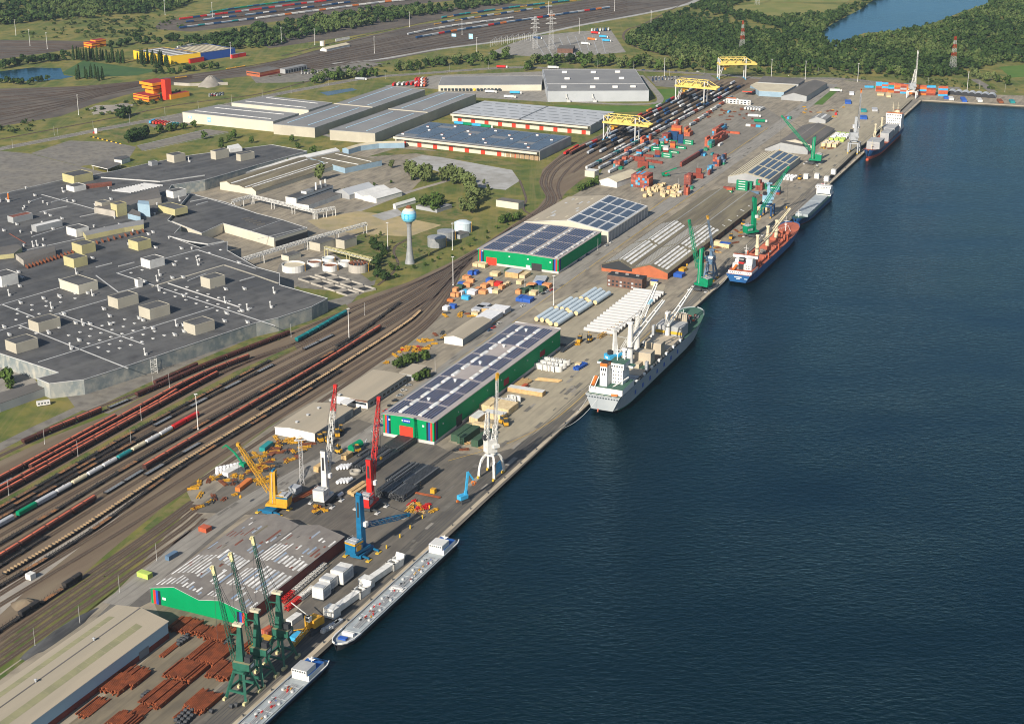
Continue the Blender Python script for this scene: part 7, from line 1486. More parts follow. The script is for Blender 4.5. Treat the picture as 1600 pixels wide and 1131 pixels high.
# ---------------------------------------------------------------- pipes, tubes, crates
def box_thing(nm,lb,cat,p,az,sx,sy,sz,m,top=None,grp=None,n=1,z=0.,slats=None):
 mb=MB();mb.rect(0,sx,0,sy,.12,sz,m,top)
 for k in range(3):mb.rect(.1,sx-.1,sy*(.1+.38*k),sy*(.1+.38*k)+.25,0,.12,'wood')
 if slats:
  for k in range(int(sx/1.2)+1):mb.rect(min(sx-.12,k*1.2),min(sx,k*1.2+.12),-.05,-.002,.14,sz,slats)
  for k in range(int(sy/1.2)+1):mb.rect(sx+.002,sx+.05,min(sy-.12,k*1.2),min(sy,k*1.2+.12),.14,sz,slats)
 return single(mb,nm,lb,cat,G(*p)+Vector((0,0,.13+z)),-R(az),grp)
def pipes(lb,p,az,w,l,h,r,m,jit=.5,grp=None,n=8):
 rr=random.Random(int(p[0]*7+p[1]));mb=MB();k=max(1,int(w/(2*r)))
 lay=max(1,int(h/(2*r)))
 for j in range(lay):
  if j%2==0:mb.rect(-.1,w+.1,l*.2,l*.2+.2,j*2*r,j*2*r+.02,'wood');
  for i in range(k):
   if j==lay-1 and rr.random()<.12:continue
   a=rr.uniform(-jit,jit);x=r+i*2*r;mb.tube((x,a,r+j*2*r),(x,l+a,r+j*2*r),r*.96,('pipe_pale' if m=='blackpipe' and rr.random()<.16 else m),n=n if lay*k<60 else 6)
 return single(mb,'pipe_stack',lb,'pipe stack',G(*p)+Vector((0,0,.15)),-R(az),grp)
 # white tower tubes
def tube_proto(L,r,m,cap):
 o=thing('tower_tube','x','steel tube');mb=MB();mb.tube((0,0,r+.3),(0,L,r+.3),r,m,n=16,cap=False);mb.build('shell',o,smooth=False);mb=MB()
 for y in(-.05,L+.05):mb.tube((0,y-.04,r+.3),(0,y+.04,r+.3),r*.98,cap,n=16)
 mb.build('end_cover',o);mb=MB();mb.box(0,L*.15,0,3,.8,.5,'p_yellow');mb.box(0,L*.85,0,3,.8,.5,'p_yellow');mb.build('cradle',o);return Proto(o)
t1=tube_proto(27,1.8,'p_tube','roof_fibre');a,b=G(913,518),G(990,456.5)
for k in range(17):p=a.lerp(b,k/16);t1.put((p.x,p.y,.13),-R(113),'long white steel tube in the row beside the grey cargo ship','white tower tubes by the ship')
t2=tube_proto(29,2.,'tank_blue','wood_pale');f=Fr((838,503),27)
for j in range(3):
 for i in range(5):
  if(i,j)==(0,2):continue
  t2.put(f.w(i*5+j*2.2,j*33-(5 if i>2 else 0),.13),f.rz,'pale blue grey steel tube lying behind the long solar warehouse','pale tubes behind the warehouse')
for(p,w,l,h,n)in(((597,702),15,26,3.4,1),((548,733),17,34,3.6,2),((587,775),20,17,4.6,3),((602,757),22,30,4.6,4),((556,713),8,12,2.2,5)):pipes(('black steel pipe stack against the red warehouse door','wide black pipe stack left of the red crane jib','dark brown black pipe stack beside the red crane','largest black pipe stack on the open apron','small black pipe stack beside the green machine')[n-1],p,27,w,l,h,.45,'blackpipe',.9)
RS=[((150,1078),14,16),((116,1117),8,17),((40,1117),0,0),((166,1089),0,0),((255,1058),16,17),((290,1033),17,20),((320,1058),13,15),((218,1100),12,22),((200,1117),8,9),((272,1120),7,9),((165,1135),13,12),((285,1108),12,16),((318,1000),12,14),((300,992),16,8),((262,985),14,13),((243,1075),8,7),((372,1020),10,9),((178,1068),12,15),((246,1027),4,17)]
RL=['before the brick base of the beige warehouse','at the bottom edge by the beige warehouse','','','largest in the middle of the yard','beside the green cranes','under the nearest green crane','in the second row of the yard','low in the second row','flat low one near the coils','at the bottom edge','next to the black coils','before the green gable wall','long one before the green gable','in the shade of the green gable','small low one in the middle','between the green cranes','behind the first by the brick base','thin one by the grey door']
for(p,w,l),lb in zip(RS,RL):
 if w:pipes('rusty brown pipe stack '+lb,p,24,w,l,2.8 if w>9 else 1.5,.42,'rustpipe',1.6)
pipes('rusty pipe stack beside the dark pipes on the apron',(641,768),115,2.5,22,1.6,.5,'rustpipe',1);pipes('long rusty pipe bundle by the lattice mast',(452,782),36,5,26,1.2,.35,'rustpipe',1);pipes('brown steel section stack beside the green wall',(797,605),30,9,18,1.8,.4,'wood',1.5);pipes('brown beam stack before the concrete rings',(840,591),105,6,18,1.5,.45,'wood',1);pipes('dark pipe pair beside the forklifts',(874,551),28,4,24,1.6,.7,'blackpipe',1);pipes('blue wrapped pipe bundle by the ship stern',(895,578),32,5,14,2.6,.6,'tarp_blue',.4)
# coils
mb=MB()
for s in(-1,1):pass
cp=MB();cp.tube((-.9,0,1.1),(.9,0,1.1),1.1,'blackpipe',n=14);cp.tube((-.92,0,1.1),(.92,0,1.1),.45,'wall_black',n=10);cpo=tag(cp.build('steel_coil'),'x','coil');CO=Proto(cpo)
for i,(x,y)in enumerate([(276+5*k,1128-5*k+d)for k in range(6)for d in(0,9,18)]+[(370,1104),(362,1106),(331,1114)]+[(280+4.5*k,1004-3*k+d)for k in range(4)for d in(0,5)]+[(347+4*k,1012-3*k+d)for k in range(4)for d in(0,6)]+[(224+4*k,1090-3*k)for k in range(3)]):CO.put(G(x,y)+Vector((0,0,.15)),-R(25),'dark steel coil on the yard among the rusty pipes' if x>275 else 'dark steel coil in the short row of three','steel coils' if x>275 else 'three steel coils')
# crates near the long green warehouse
for i,(p,s,m,t,lb)in enumerate((((733,660),(3.6,14,4.2),'wood_pale','roof_white','white topped'),((739,662),(3.6,14,4.2),'wood_pale','roof_white','second white topped'),((738,668),(17,5,3),'wood_pale',None,'long low'),((755,653),(15,7,4.2),'wood_pale','roof_white','white covered wide'),((747,641),(9,16,4.6),'wood_pale','wood_pale','tall left'),((766,645),(14,16,4.6),'wood_pale','wood_pale','tall right'),((793,612),(27,6,3.4),'wood','roof_white','very long white topped'),((898,574),(4,4,3),'wood_pale',None,'small cube shaped'))):box_thing('wooden_crate',lb+' wooden crate on the light paving beside the long green warehouse','crate',p,26 if s[0]<s[1]else 24,*s,m,t,None,slats='wood')
for i,(p,lb)in enumerate((((704.5,689),'leftmost'),((714,693),'middle'),((736.5,697.5),'rightmost'))):box_thing('covered_box',lb+' of the three long dark green boxes by the warehouse corner','covered box',p,27.5,5,23 if i else 21,5,'tarp_green',None,slats='p_dgreen')
# crates before the wide green warehouse
z66=lambda x,y:(660+x/8,400+y/8)
CB='''625,135,60,8,w;690,140,50,7,w;735,150,50,7,w;840,250,100,8,w;1030,265,165,14,G;1205,280,70,15,w;1170,355,65,6,w;500,295,80,6,o;545,330,90,4,o;505,385,85,6,o;565,240,60,6,B;620,235,55,7,B;440,375,65,5,B;425,410,70,5,d;375,450,50,6,o;350,510,55,4,o;400,510,50,5,o;450,495,40,6,W;500,470,50,4,b;555,480,95,9,W;640,455,50,9,o;487,545,85,5,b;700,475,85,6,o;725,400,70,7,o;805,370,80,7,o;880,375,90,7,r;800,460,70,6,W;855,465,85,6,w;945,420,50,7,o;1005,390,40,4,w;1040,370,40,4,w;790,330,55,7,B;330,655,70,5,B;250,680,60,6,W;305,570,70,4,O;610,750,75,5,w;610,690,100,14,T;670,660,100,14,T;1165,570,45,12,B;1205,575,40,12,B;1250,580,90,10,B;1160,475,60,7,o;1300,395,90,7,o;1200,465,80,8,d;1280,440,90,9,d;1330,490,80,8,w;1400,440,100,9,d;1410,370,80,6,B;1490,400,90,8,o;1020,215,80,9,d;740,700,110,7,G;1330,430,70,6,d'''
CM=dict(w=('wood_pale','pale wooden'),G=('wood','grey topped wooden'),o=('wood_orange','orange brown'),B=('tarp_blue','blue covered'),d=('tarp_green','dark green covered'),W=('tarp_white','white wrapped'),b=('p_lblue','bright blue'),r=('p_red','red'),O=('p_orange','flat orange'),T=('tarp_grey','blue grey wrapped'))
for i,q in enumerate(CB.split(';')):
 x,y,w,d,c=q.split(',');x,y,w,d=map(float,(x,y,w,d));k=.6;m,nm=CM[c]
 box_thing('crate',nm+' crate on the storage yard before the wide green warehouse','crate',z66(x,y),25,max(2.5,w/8*.62),d*.9,(3.2 if w<120 else 5)if c not in 'OT' else 2,m,'tarp_grey' if c=='G' else None,nm+' crates on the storage yard',slats='wood' if c in 'wGo' else None)
cr=random.Random(8)
for k in range(52):
 x,y=cr.uniform(560,1060),0;y=1000+(820-x)*.28+cr.uniform(-60,60)if x<800 else cr.uniform(965,1110);box_thing('wooden_crate','small pale wooden crate in the cluster below the red containers','crate',Z8(x,y),25,cr.uniform(2.5,4.5),cr.uniform(3,6),cr.uniform(2,4),cr.choice(['wood_pale','wood_pale','wood','roof_white','tarp_blue','wood_orange'])if k%9==0 else 'wood_pale',None,'small crates below the containers',slats='wood')
for p,lb,az,s,m,t in(((1115,384),'cream crate beside the twin gabled shed',25,(6,6,4.2),'wood_pale',None),((1123,387),'cream crate with blue top beside the twin gabled shed',25,(10,7,4.2),'wood_pale','tarp_blue'),((1014,446),'blue topped crate behind the white tubes',25,(7,6,4),'wood_pale','tarp_blue'),((1183,329),'white topped crate beside the light blue crane',25,(5,9,4),'wood_pale','roof_white'),((1191,329),'second white topped crate beside the light blue crane',25,(5,9,4),'wood_pale','roof_white'),((1294,217),'blue tarpaulin stack on the far quay',25,(0,0,0),'tarp_blue',None)):
 if s[0]:box_thing('wooden_crate',lb,'crate',p,az,*s,m,t)
for x,y,w,l,m,n in((1343,183,17,9,'tarp_blue','deep blue'),(1345,173,12,7,'p_teal','teal'),(1362,171,16,7,'tarp_grey','grey and teal'),(1320,159,18,8,'tarp_blue','blue and purple'),(1304,179,5,3,'p_red','small red'),(1332,198,10,8,'tarp_white','white'),(1370,148,9,9,'wood_pale','pale timber'),(1384,148,22,6,'wood_pale','long timber'),(1327,146,14,6,'tarp_white','white and red'),(1230,293,0,0,'','')):
 if w:box_thing('covered_stack',n+' covered stack on the far quay near the feeder ship','covered stack',(x,y),100,w,l,2.6,m)
rl=MB();rl.lathe([(1.7,0),(1.7,3),(1.3,3.5)],'tarp_white',14);rp=Proto(tag(rl.build('wrapped_reel'),'x','reel'))
for i in range(3):
 for j in range(4):rp.put(Fr((1225.5,281),30).w(i*4.1,j*4.2,.13),0,'round white wrapped reel in the block beside the solar gable warehouse','white reels on the quay')
bl=MB();bl.rect(-2.6,2.6,-2,2,.1,4,'tarp_white','roof_white');b1_=Proto(tag(bl.build('wrapped_bale'),'x','bale'));bl=MB();bl.rect(-2.6,2.6,-2,2,.1,3.4,'p_ltgreen');b2_=Proto(tag(bl.build('wrapped_bale'),'x','bale'));bl=MB();bl.rect(-2.4,2.4,-2,2,.1,4.4,'wood_pale','roof_white');b3_=Proto(tag(bl.build('wrapped_bale'),'x','bale'))
f=Fr((1287,229),25)
for i in range(3):
 for j in range(9):(b3_ if j<3 else b2_ if j in(3,4,8)and i<3 and(j!=4 or i)else b1_).put(f.w(i*6.4,j*7.5+(12 if j>2 else 0),.13),f.rz,('pale timber bale with white top','light green wrapped bale','white wrapped bale')[0 if j<3 else 1 if j in(3,4,8)and(j!=4 or i)else 2]+' beside the dark gabled warehouse',('timber','green','white')[0 if j<3 else 1 if j in(3,4,8)and(j!=4 or i)else 2]+' bales on the quay')
for p in((1272,279.5),(1287,284),(1298,273),(1255,280)):box_thing('generator_box','grey white cabin box standing alone on the quay near the coaster','cabin',p,25,5,5,5.5,'p_white',None,'grey white boxes near the coaster')
for k in range(9):box_thing('pallet_stack','brown pallet stack in the row before the blue solar dock shed','pallets',(776+k*7.4,243.5+k*.95),30,5,5,5.4,'wood_dim',None,'pallet stacks at the dock shed')
# concrete ring segments
sg=MB();n=10
for k in range(n):
 a0,a1=math.pi*k/n,math.pi*(k+1)/n
 q=[(r_*math.cos(a),r_*math.sin(a))for r_,a in((3.4,a0),(3.4,a1),(2.5,a1),(2.5,a0))];sg.prism(q,0,4.2,'p_white',None)
sgo=Proto(tag(sg.build('ring_segment'),'x','ring segment'))
for f,ni,nj,w in((Fr((838,574),25),6,3,'behind the concrete apron crates'),(Fr((852,580),25),2,3,'at the right of the larger ring group'),(Fr((769,634),25),4,2,'beside the tall crates'),(Fr((792,633),25),2,2,'at the right of the smaller ring group')):
 for i in range(ni):
  for j in range(nj):sgo.put(f.w(i*3.6,j*7.4,.13),f.rz+R(180 if ni>2 else 0),'white curved ring segment '+w,'ring segments '+w)
  # white crane cabins, booms and nacelles beside the double gabled shed
def nacelle(lb,p,az):
 f=Fr(p,az);o=bld('crane_tower_section',lb,f,'crane section');mb=MB();mb.rect(-3.4,3.4,0,6,.2,5.6,'p_white','p_white');mb.box(0,-.6,1,4,1.2,3,'p_white');mb.build('end_frame',o);mb=MB();mb.rect(-2,2,6,25,1,4.4,'p_white');mb.build('column',o);mb=MB();mb.rect(-3,-2,25,34,.3,4.6,'p_white');mb.rect(2,3,25,34,.3,4.6,'p_white');mb.rect(-3,3,25,26.5,.3,4.6,'p_white');mb.rect(-3,3,30,31,3.6,4.6,'p_white');mb.bar((0,33.5,1),(0,36,6.5),5.6,'p_white',1.2);mb.build('head_fork',o)
nacelle('white crane tower section lying nearest the barge bow',(514,966),30);nacelle('farther white crane tower section lying along the quay',(568,920),31)
for p,lb,s in(((517,912),'big white machine house on the quay by the brick wall',(8,11,8.5)),((499,922),'white machine house between the two lattice booms',(7,8,7)),((488,936),'nearest white machine house beside a lattice boom',(7,8,7.5))):
 f=Fr(p,25);o=bld('machine_house',lb,f,'machine house');mb=MB();mb.rect(0,s[0],0,s[1],1.2,s[2],'p_white','p_white');mb.rect(.4,s[0]-.4,.6,s[1]*.5,s[2],s[2]+.4,'p_grey');mb.rect(s[0]-.01,s[0]+.06,1,s[1]-1,2.5,s[2]-2,'p_grey');mb.build('housing',o);mb=MB();mb.rect(.3,s[0]-.3,.3,s[1]-.3,0,1.2,'steel_dark');mb.rect(.5,s[0]-.5,s[1],s[1]+5,.2,1.6,'steel_dark');mb.build('chassis',o)
def boom_on_ground(lb,p,q,ms):
 A,B=G(*p),G(*q);o=thing('lattice_boom',lb,'lattice boom',A);d=B-A
 for k,m in enumerate(ms):mb=MB();a,b=d*(k/len(ms))+Vector((0,0,1.6)),d*((k+1)/len(ms))+Vector((0,0,1.6));mb.lattice(a,b,2.4,2.4,6,.28,m,2.2);mb.build('boom_section',o)
boom_on_ground('red and white lattice boom lying along the brick wall',(441,944),(508,886),('p_red','p_white','p_white','p_white'));boom_on_ground('shorter red and white lattice boom beside the machine houses',(447,955),(489,922),('p_red','p_red','p_white','p_white'));boom_on_ground('yellow lattice boom on the apron by the ship stern',(935,530),(975,505),('p_yellow','p_yellow'))
f=Fr((473,952),30)
for k in range(4):mb=MB();mb.box(0,0,.1,2.2,9,1.6,'p_grey' if k%2 else 'p_white');mb.box(0,-3,1.7,1.6,2,.8,'steel');single(mb,'counterweight','grey white counterweight slab near the crawler crane','counterweight',G(511+k*5,984-k*2.6)+Vector((0,0,.13)),-R(30),'counterweights by the crawler crane')
stack((408,990),'y','o r','between the green cranes',6.1,36)
for p,lb,az,s,m in(((447,975),'white box unit among the green cranes',30,(4,9,3),'p_white'),((413,998),'yellow steel frame stack behind the green cranes',115,(14,6,3),'p_yellow'),((452,1000),'bright blue tarpaulin heap beside the green crane',30,(4,7,2.2),'p_lblue'),((362,742),'yellow long box beside the white crane',30,(0,0,0),'p_yellow'),((490,737),'tan long crate beside the white crane',28,(4,13,3.6),'wood'),((543,772),'first long timber pack behind the red crane',28,(3,17,2.4),'wood'),((548,775),'second long timber pack behind the red crane',28,(2.4,17,2),'wood'),((533,718),'brown grey crate beside the black pipes',28,(4,8,3.4),'wood'),((451,770),'grey equipment hut at the lattice mast',30,(6,6,4),'p_grey'),((347,744),'long red and white row of stacked cabins',30,(5,20,3),'p_white'),((387,752),'orange tarpaulin load beside the yellow crane',110,(16,3.4,2.6),'p_orange'),((419,695),'mint green box in the yellow machine yard',110,(12,4,3),'p_teal'),((432,700),'brown flat load in the yellow machine yard',110,(14,4,1),'rust'),((672,771),'small yellow machine box beside the pipes',25,(3,3,3),'p_yellow'),((814,608),'orange red open skip on the light paving',28,(3,6,2.6),'p_rustor'),((310,830),'orange and yellow skip pair by the sidings',30,(6,5,2.8),'p_rustor'),((214,901),'pale green skip by the setts road',30,(8,4,3),'p_ltgreen'),((258,875),'slate container of scrap by the shed roof',30,(3,8,2.8),'p_steelblue'),((40,905),'small white hut alone between the tracks',30,(4,4,3.4),'p_white'),((780,577),'blue steel beam by the ring segments',95,(0,0,0),'p_lblue'),((1088,410),'teal frame load at the corner of the orange gable',30,(3,14,2),'p_teal'),((1052,433),'blue steel frame stack beside the orange gable',30,(8,8,3.4),'tarp_blue'),((1060,425),'pile of yellow steel frames beside the orange gable',30,(5,8,3),'p_yellow'),((838,434),'pale blue scaffold stack at the green warehouse front',100,(20,10,2.2),'tarp_grey'),((1016,418),'white trailer tank by the orange gable',115,(10,3,3),'p_white')):
 if s[0]:box_thing('stored_load',lb,'load',p,az,*s,m)
 # yellow steelwork in the storage yard
yr=random.Random(4)
def steelwork(n,boxpx,where,ms=('p_yellow','p_yellow','p_yellow','rust','steel_dark')):
 for k in range(n):
  x,y=yr.uniform(*boxpx[0]),yr.uniform(*boxpx[1]);m=yr.choice(ms);mb=MB();L=yr.uniform(4,10)
  for j in range(3):mb.bar((j*.9,0,.4+.5*(j%2)),(j*.9+yr.uniform(-.4,.4),L,.4+.5*(j%2)),.5,m)
  mb.box(1,L*.3,.1,3,.5,.5,m);mb.box(1,L*.75,.1,3,.5,.9,m)
  q=(x,y+(boxpx[2]*(x-boxpx[0][0])if len(boxpx)>2 else 0));single(mb,'steelwork_bundle',('yellow' if m=='p_yellow' else 'rusty' if m=='rust' else 'dark')+' steelwork bundle lying '+where,'steelwork',G(*q)+Vector((0,0,.13)),-R(25+yr.uniform(-60,60)),('yellow' if m=='p_yellow' else 'rusty' if m=='rust' else 'dark')+' frames '+where)
steelwork(44,((292,420),(762,802),-.35),'in the yard left of the yellow crane');steelwork(36,((382,470),(712,745),-.3),'behind the yellow crane');steelwork(16,((425,470),(688,702)),'before the beige office gable');steelwork(22,((598,690),(566,580),-.55),'along the fence by the track fan');steelwork(10,((622,665),(542,556)),'in the yellow pile at the yard edge',('p_yellow','p_yellow','p_red'));steelwork(8,((700,760),(694,706)),'at the corner of the green warehouse',('rust','steel_dark','wood'));steelwork(14,((630,672),(790,806)),'on the apron by the red crane',('p_red','p_red','wood','p_yellow'));steelwork(6,((484,495),(796,806)),'beside the white crane foot');steelwork(20,((1085,1180),(410,425),-.75),'along the quay side of the brick shed',('rust','rust','p_yellow','wood'));steelwork(14,((815,900),(545,560),-.2),'on the light paving by the forklifts');steelwork(10,((690,740),(488,497)),'in the rack by the striped shed');steelwork(10,((1275,1300),(222,235)),'by the far green crane',('rust','p_yellow','steel_dark'));steelwork(24,((1095,1175),(172,188)),'on the open container yard',('rust',));steelwork(12,((1250,1330),(165,185)),'on the far quay',('rust','wood','p_yellow'))
for k in range(9):mb=MB();mb.tube((0,0,1.3),(0,5.5,1.3),1.2,'tarp_white',n=10);single(mb,'white_roll','white wrapped roll in the group at the white crane','roll',G(527+(k%4)*5,735+(k//4)*22-(k%4)*.5)+Vector((0,0,.13)),-R(28),'white rolls at the white crane')
for k in range(14):mb=MB();mb.lathe([(1.3,0),(1.5,1.2),(1.2,2.6),(.5,2.9)],'tarp_white',8);single(mb,'bulk_bag','white bulk bag in the heap behind the yellow crane','bag',G(340+(k%7)*5.5,741-(k%7)*1.2-(k//7)*5)+Vector((0,0,.13)),k,'white bulk bags')
# ---------------------------------------------------------------- vehicles
VP={}
def car(m):
 if m not in VP:
  o=thing('parked_car','x','car');mb=MB();mb.faces([(-.85,-2.1,.3),(.85,-2.1,.3),(.85,2.1,.3),(-.85,2.1,.3),(-.85,-2.15,.85),(.85,-2.15,.85),(.8,2.15,.75),(-.8,2.15,.75)],[(0,1,5,4),(1,2,6,5),(2,3,7,6),(3,0,4,7),(4,5,6,7)],m);mb.faces([(-.68,-1.5,1.42),(.68,-1.5,1.42),(.66,.3,1.42),(-.66,.3,1.42)],[(0,1,2,3)],m);mb.build('body',o)
  mb=MB();a=[(-.8,-1.95,.86),(.8,-1.95,.86),(.78,1.1,.8),(-.78,1.1,.8),(-.68,-1.5,1.41),(.68,-1.5,1.41),(.66,.3,1.41),(-.66,.3,1.41)];mb.faces(a,[(0,1,5,4),(1,2,6,5),(2,3,7,6),(3,0,4,7)],'glass_dark');mb.build('windows',o)
  for x in(-.8,.8):
   for y in(-1.3,1.35):mb=MB();mb.tube((x-.1,y,.32),(x+.1,y,.32),.32,'tyre',n=8);mb.build('wheel',o)
  VP[m]=Proto(o)
 return VP[m]
vr=random.Random(6);PN=dict(p_white='white',p_grey='silver',p_black='black',p_navy='dark blue',p_red='red',p_yellow='yellow')
def cars(pts,az,where,ms=('p_white','p_grey','p_black','p_navy','p_white','p_red')):
 for p in pts:m=vr.choice(ms);car(m).put(G(*p)+Vector((0,0,.14)),-R(az+vr.choice((0,180))),PN[m]+' car '+where,PN[m]+' cars '+where,1.08)
cars([(586+6.5*k,674.5-8.5*k)for k in range(4)],70,'in the row before the beige office nearest the cranes');cars([(603+7*k,643-8*k)for k in range(6)],70,'in the row before the beige flat office');cars([(866+5*k,424-k*3.4)for k in range(3)]+[(905,408),(918,399),(948,385),(955,380)],40,'along the wide green warehouse');cars([(780,506),(771,513),(765,517),(817,479),(862,454),(855,457),(849,460)],40,'beside the stored crates')
cars([(328+4*(k%6),148+1.6*(k//6)-(k%6)*.4)for k in range(18)],20,'in the car park of the control tower');cars([(1020+5*(k%9),121+2.2*(k//9))for k in range(30)],10,'in the car park beside the big hall',('p_black','p_grey','p_navy','p_white'));cars([(472+5*(k%6),112+2*(k//6))for k in range(16)],20,'beside the far depot',('p_white',));cars([(1005+17*k,110+.6*k)for k in range(6)],90,'on the road behind the big hall');cars([(1420+18*k,136)for k in range(2)],95,'on the far basin road')
TK={}
def truck(m,cabm='p_white',L=13.6):
 if(m,cabm)not in TK:
  o=thing('trailer_truck','x','truck');mb=MB();mb.rect(-1.25,1.25,-L,0,1.1,4.,m);mb.build('trailer',o);mb=MB();mb.rect(-1.2,1.2,.7,2.9,.7,3.4,cabm);mb.rect(-1.1,1.1,2.9,2.96,1.9,3.,'glass_dark');mb.build('cab',o)
  for y in(-L+1.5,-L+3.2,-1.5,1.8):mb=MB();mb.tube((-1.2,y,.5),(1.2,y,.5),.5,'tyre',n=8);mb.build('wheel',o)
  TK[(m,cabm)]=Proto(o)
 return TK[(m,cabm)]
def trucks(pts,az,where,ms):
 for i,p in enumerate(pts):m=ms[i%len(ms)];truck(m).put(G(*p)+Vector((0,0,.14)),-R(az),{'p_red':'red','p_white':'white','p_lblue':'blue','p_orange':'orange','p_green':'green','p_grey':'grey','p_navy':'navy','p_rustor':'rust red','p_teal':'teal'}[m]+' trailer truck '+where,m[2:]+' trucks '+where)
trucks([(242+4.6*k,191+.7*k)for k in range(9)],15,'in the row by the entrance road',('p_lblue','p_rustor','p_red','p_red','p_red','p_rustor','p_grey','p_teal','p_teal'));trucks([(617+7*k,133-.3*k)for k in range(6)],8,'in the lot behind the long hall',('p_red','p_white','p_white','p_red'));trucks([(652+4.5*(k%4),125+4.5*(k//4))for k in range(12)],8,'in the red trailer park',('p_red','p_red','p_white','p_rustor'))
trucks([(925+4.3*k,48.5-.2*k)for k in range(7)],5,'at the top of the truck park',('p_white','p_grey','p_navy'));trucks([(935,54),(930,64),(948,60),(953,66),(920,71),(845,62)],120,'on the striped truck park',('p_red','p_orange','p_lblue','p_lblue','p_white','p_navy'));trucks([(773,146),(803,154),(812,147.5),(570,126),(790,107),(1312,144),(870,108)],100,'on the road by the halls',('p_white','p_white','p_lblue','p_grey','p_red'));trucks([(725+14*k,196+1.6*k)for k in range(4)],115,'at the grey dock shed',('p_lblue','p_green','p_lblue','p_green'));trucks([(388,200),(412,203)],125,'below the signs of the cream hall',('p_rustor','p_teal'))
for r_,(n,p0,p1,ms)in enumerate(((12,(925,262),(1010,217),('p_white','p_grey','p_teal','p_white')),(11,(945,262),(1020,222),('p_grey','p_white','p_navy','p_white')),(12,(1015,216),(1105,167),('p_grey','p_white','p_rustor','p_white')),(16,(960,268),(1060,208),('p_white','p_grey','p_white','p_lblue')),(10,(1085,195),(1150,150),('p_grey','p_rustor','p_white')))):trucks([(p0[0]+(p1[0]-p0[0])*k/n,p0[1]+(p1[1]-p0[1])*k/n)for k in range(n)],30,'in row %s along the rail terminal'%('one','two','three','four','five')[r_],ms)
trucks([(1170+4.5*k,170+.4*k)for k in range(6)],30,'parked by the yard office',('p_white',));trucks([(1195,192),(1185,184),(1150,158)],100,'crossing the container yard',('p_green','p_white','p_orange'))
fo=thing('forklift','x','forklift');mb=MB();mb.rect(-.9,.9,-1.6,.8,.5,1.7,'p_yellow');mb.build('body',fo);mb=MB();mb.rect(-.8,.8,-.9,.6,1.7,3.2,'glass_dark','p_yellow');mb.build('cab',fo);mb=MB();mb.bar((-.6,1.1,.3),(-.6,1.1,4),.2,'steel_dark');mb.bar((.6,1.1,.3),(.6,1.1,4),.2,'steel_dark');mb.rect(-.7,.7,1.2,2.8,.3,.45,'steel_dark');mb.build('mast',fo)
for y in(-1.1,.5):mb=MB();mb.tube((-.95,y,.5),(.95,y,.5),.5,'tyre',n=8);mb.build('wheel',fo)
FP=Proto(fo)
for p,w in(((906,535),'on the light paving'),((921,534),'on the light paving'),((786,661),'by the tall crates'),((790,665),'by the tall crates'),((500,690),'in the yard row by the office gable'),((508,687),'in the yard row by the office gable'),((515,694),'in the yard row by the office gable'),((533,676),'in the yard row by the office gable'),((527,682),'in the yard row by the office gable'),((528,708),'beside the brown grey crate'),((557,707),'near the green machine'),((1122,368),'behind the quay crates'),((1142,374),'behind the quay crates'),((1162,353),'near the green crane'),((1250,281),'by the white reels')):FP.put(G(*p)+Vector((0,0,.13)),vr.uniform(0,6),'yellow forklift '+w,'forklifts '+w,1.7)
f=Fr((1040,276),80);o=bld('reach_stacker','green reach stacker with long boom among the containers',f,'reach stacker');mb=MB();mb.rect(-2,2,-4,4,1,3,'p_green');mb.rect(-1.5,1.5,-4.5,-2,3,4.2,'p_green');mb.build('body',o);mb=MB();mb.bar((0,-3,4),(0,12,9),1.1,'p_green');mb.bar((0,12,9),(0,17,10),.8,'steel_dark');mb.build('boom',o);mb=MB();mb.rect(-1.6,.4,-1,1,3,5,'p_red');mb.build('cab',o)
for y in(-2.6,2.6):mb=MB();mb.tube((-2.1,y,1),(2.1,y,1),1,'tyre',n=10);mb.build('wheel',o)
f=Fr((556,703),-55);o=bld('green_machine','green rounded loading machine lying before the black pipes',f,'machine');mb=MB();mb.tube((-5,0,2.6),(5,0,3.4),2.6,'p_green',n=12);mb.build('drum',o);mb=MB();mb.rect(-5,5,-2.8,2.8,.1,1,'p_grey');mb.bar((5,-2,1),(9,-2,5),.6,'p_grey');mb.build('frame',o)
g=G(555,739);mb=MB();mb.lathe([(3.6,0),(3.6,1.6),(2.4,1.6),(2.4,0)],'concrete',20);single(mb,'concrete_ring','flat pale concrete ring beside the white rolls','ring',g+Vector((0,0,.13)))
g=G(68,633);o=thing('site_caravan','white site caravan on a dark patch by the annex','caravan',g,-R(65));mb=MB();mb.rect(-1.6,1.6,-4.5,4.5,.5,3.3,'p_white');mb.build('body',o)
for k in range(4):mb=MB();mb.rect(1.58,1.64,-3.8+k*2.1,-2.6+k*2.1,1.6,2.6,'glass_dark');mb.build('window',o)
for k in range(7):
 mb=MB();n=12
 for j in range(n):a0,a1=math.pi*j/n,math.pi*(j+1)/n;mb.faces([(5.6*math.cos(a),y,5.6*math.sin(a))for a,y in((a0,0),(a1,0),(a1,16),(a0,16))],[(0,1,2,3)],'roof_lgrey')
 mb.poly([(5.2*math.cos(math.pi*j/12),15,5.2*math.sin(math.pi*j/12))for j in range(13)],'wall_black');mb.poly([(5.58*math.cos(math.pi*j/12),.5,5.58*math.sin(math.pi*j/12))for j in range(13)],'wall_black');single(mb,'arched_shelter','grey arched tunnel shelter in the row behind the basin wall','shelter',G(1486.5+k*10.4,148.5+k*.9)+Vector((0,0,.12)),-R(20),'arched shelters at the basin')
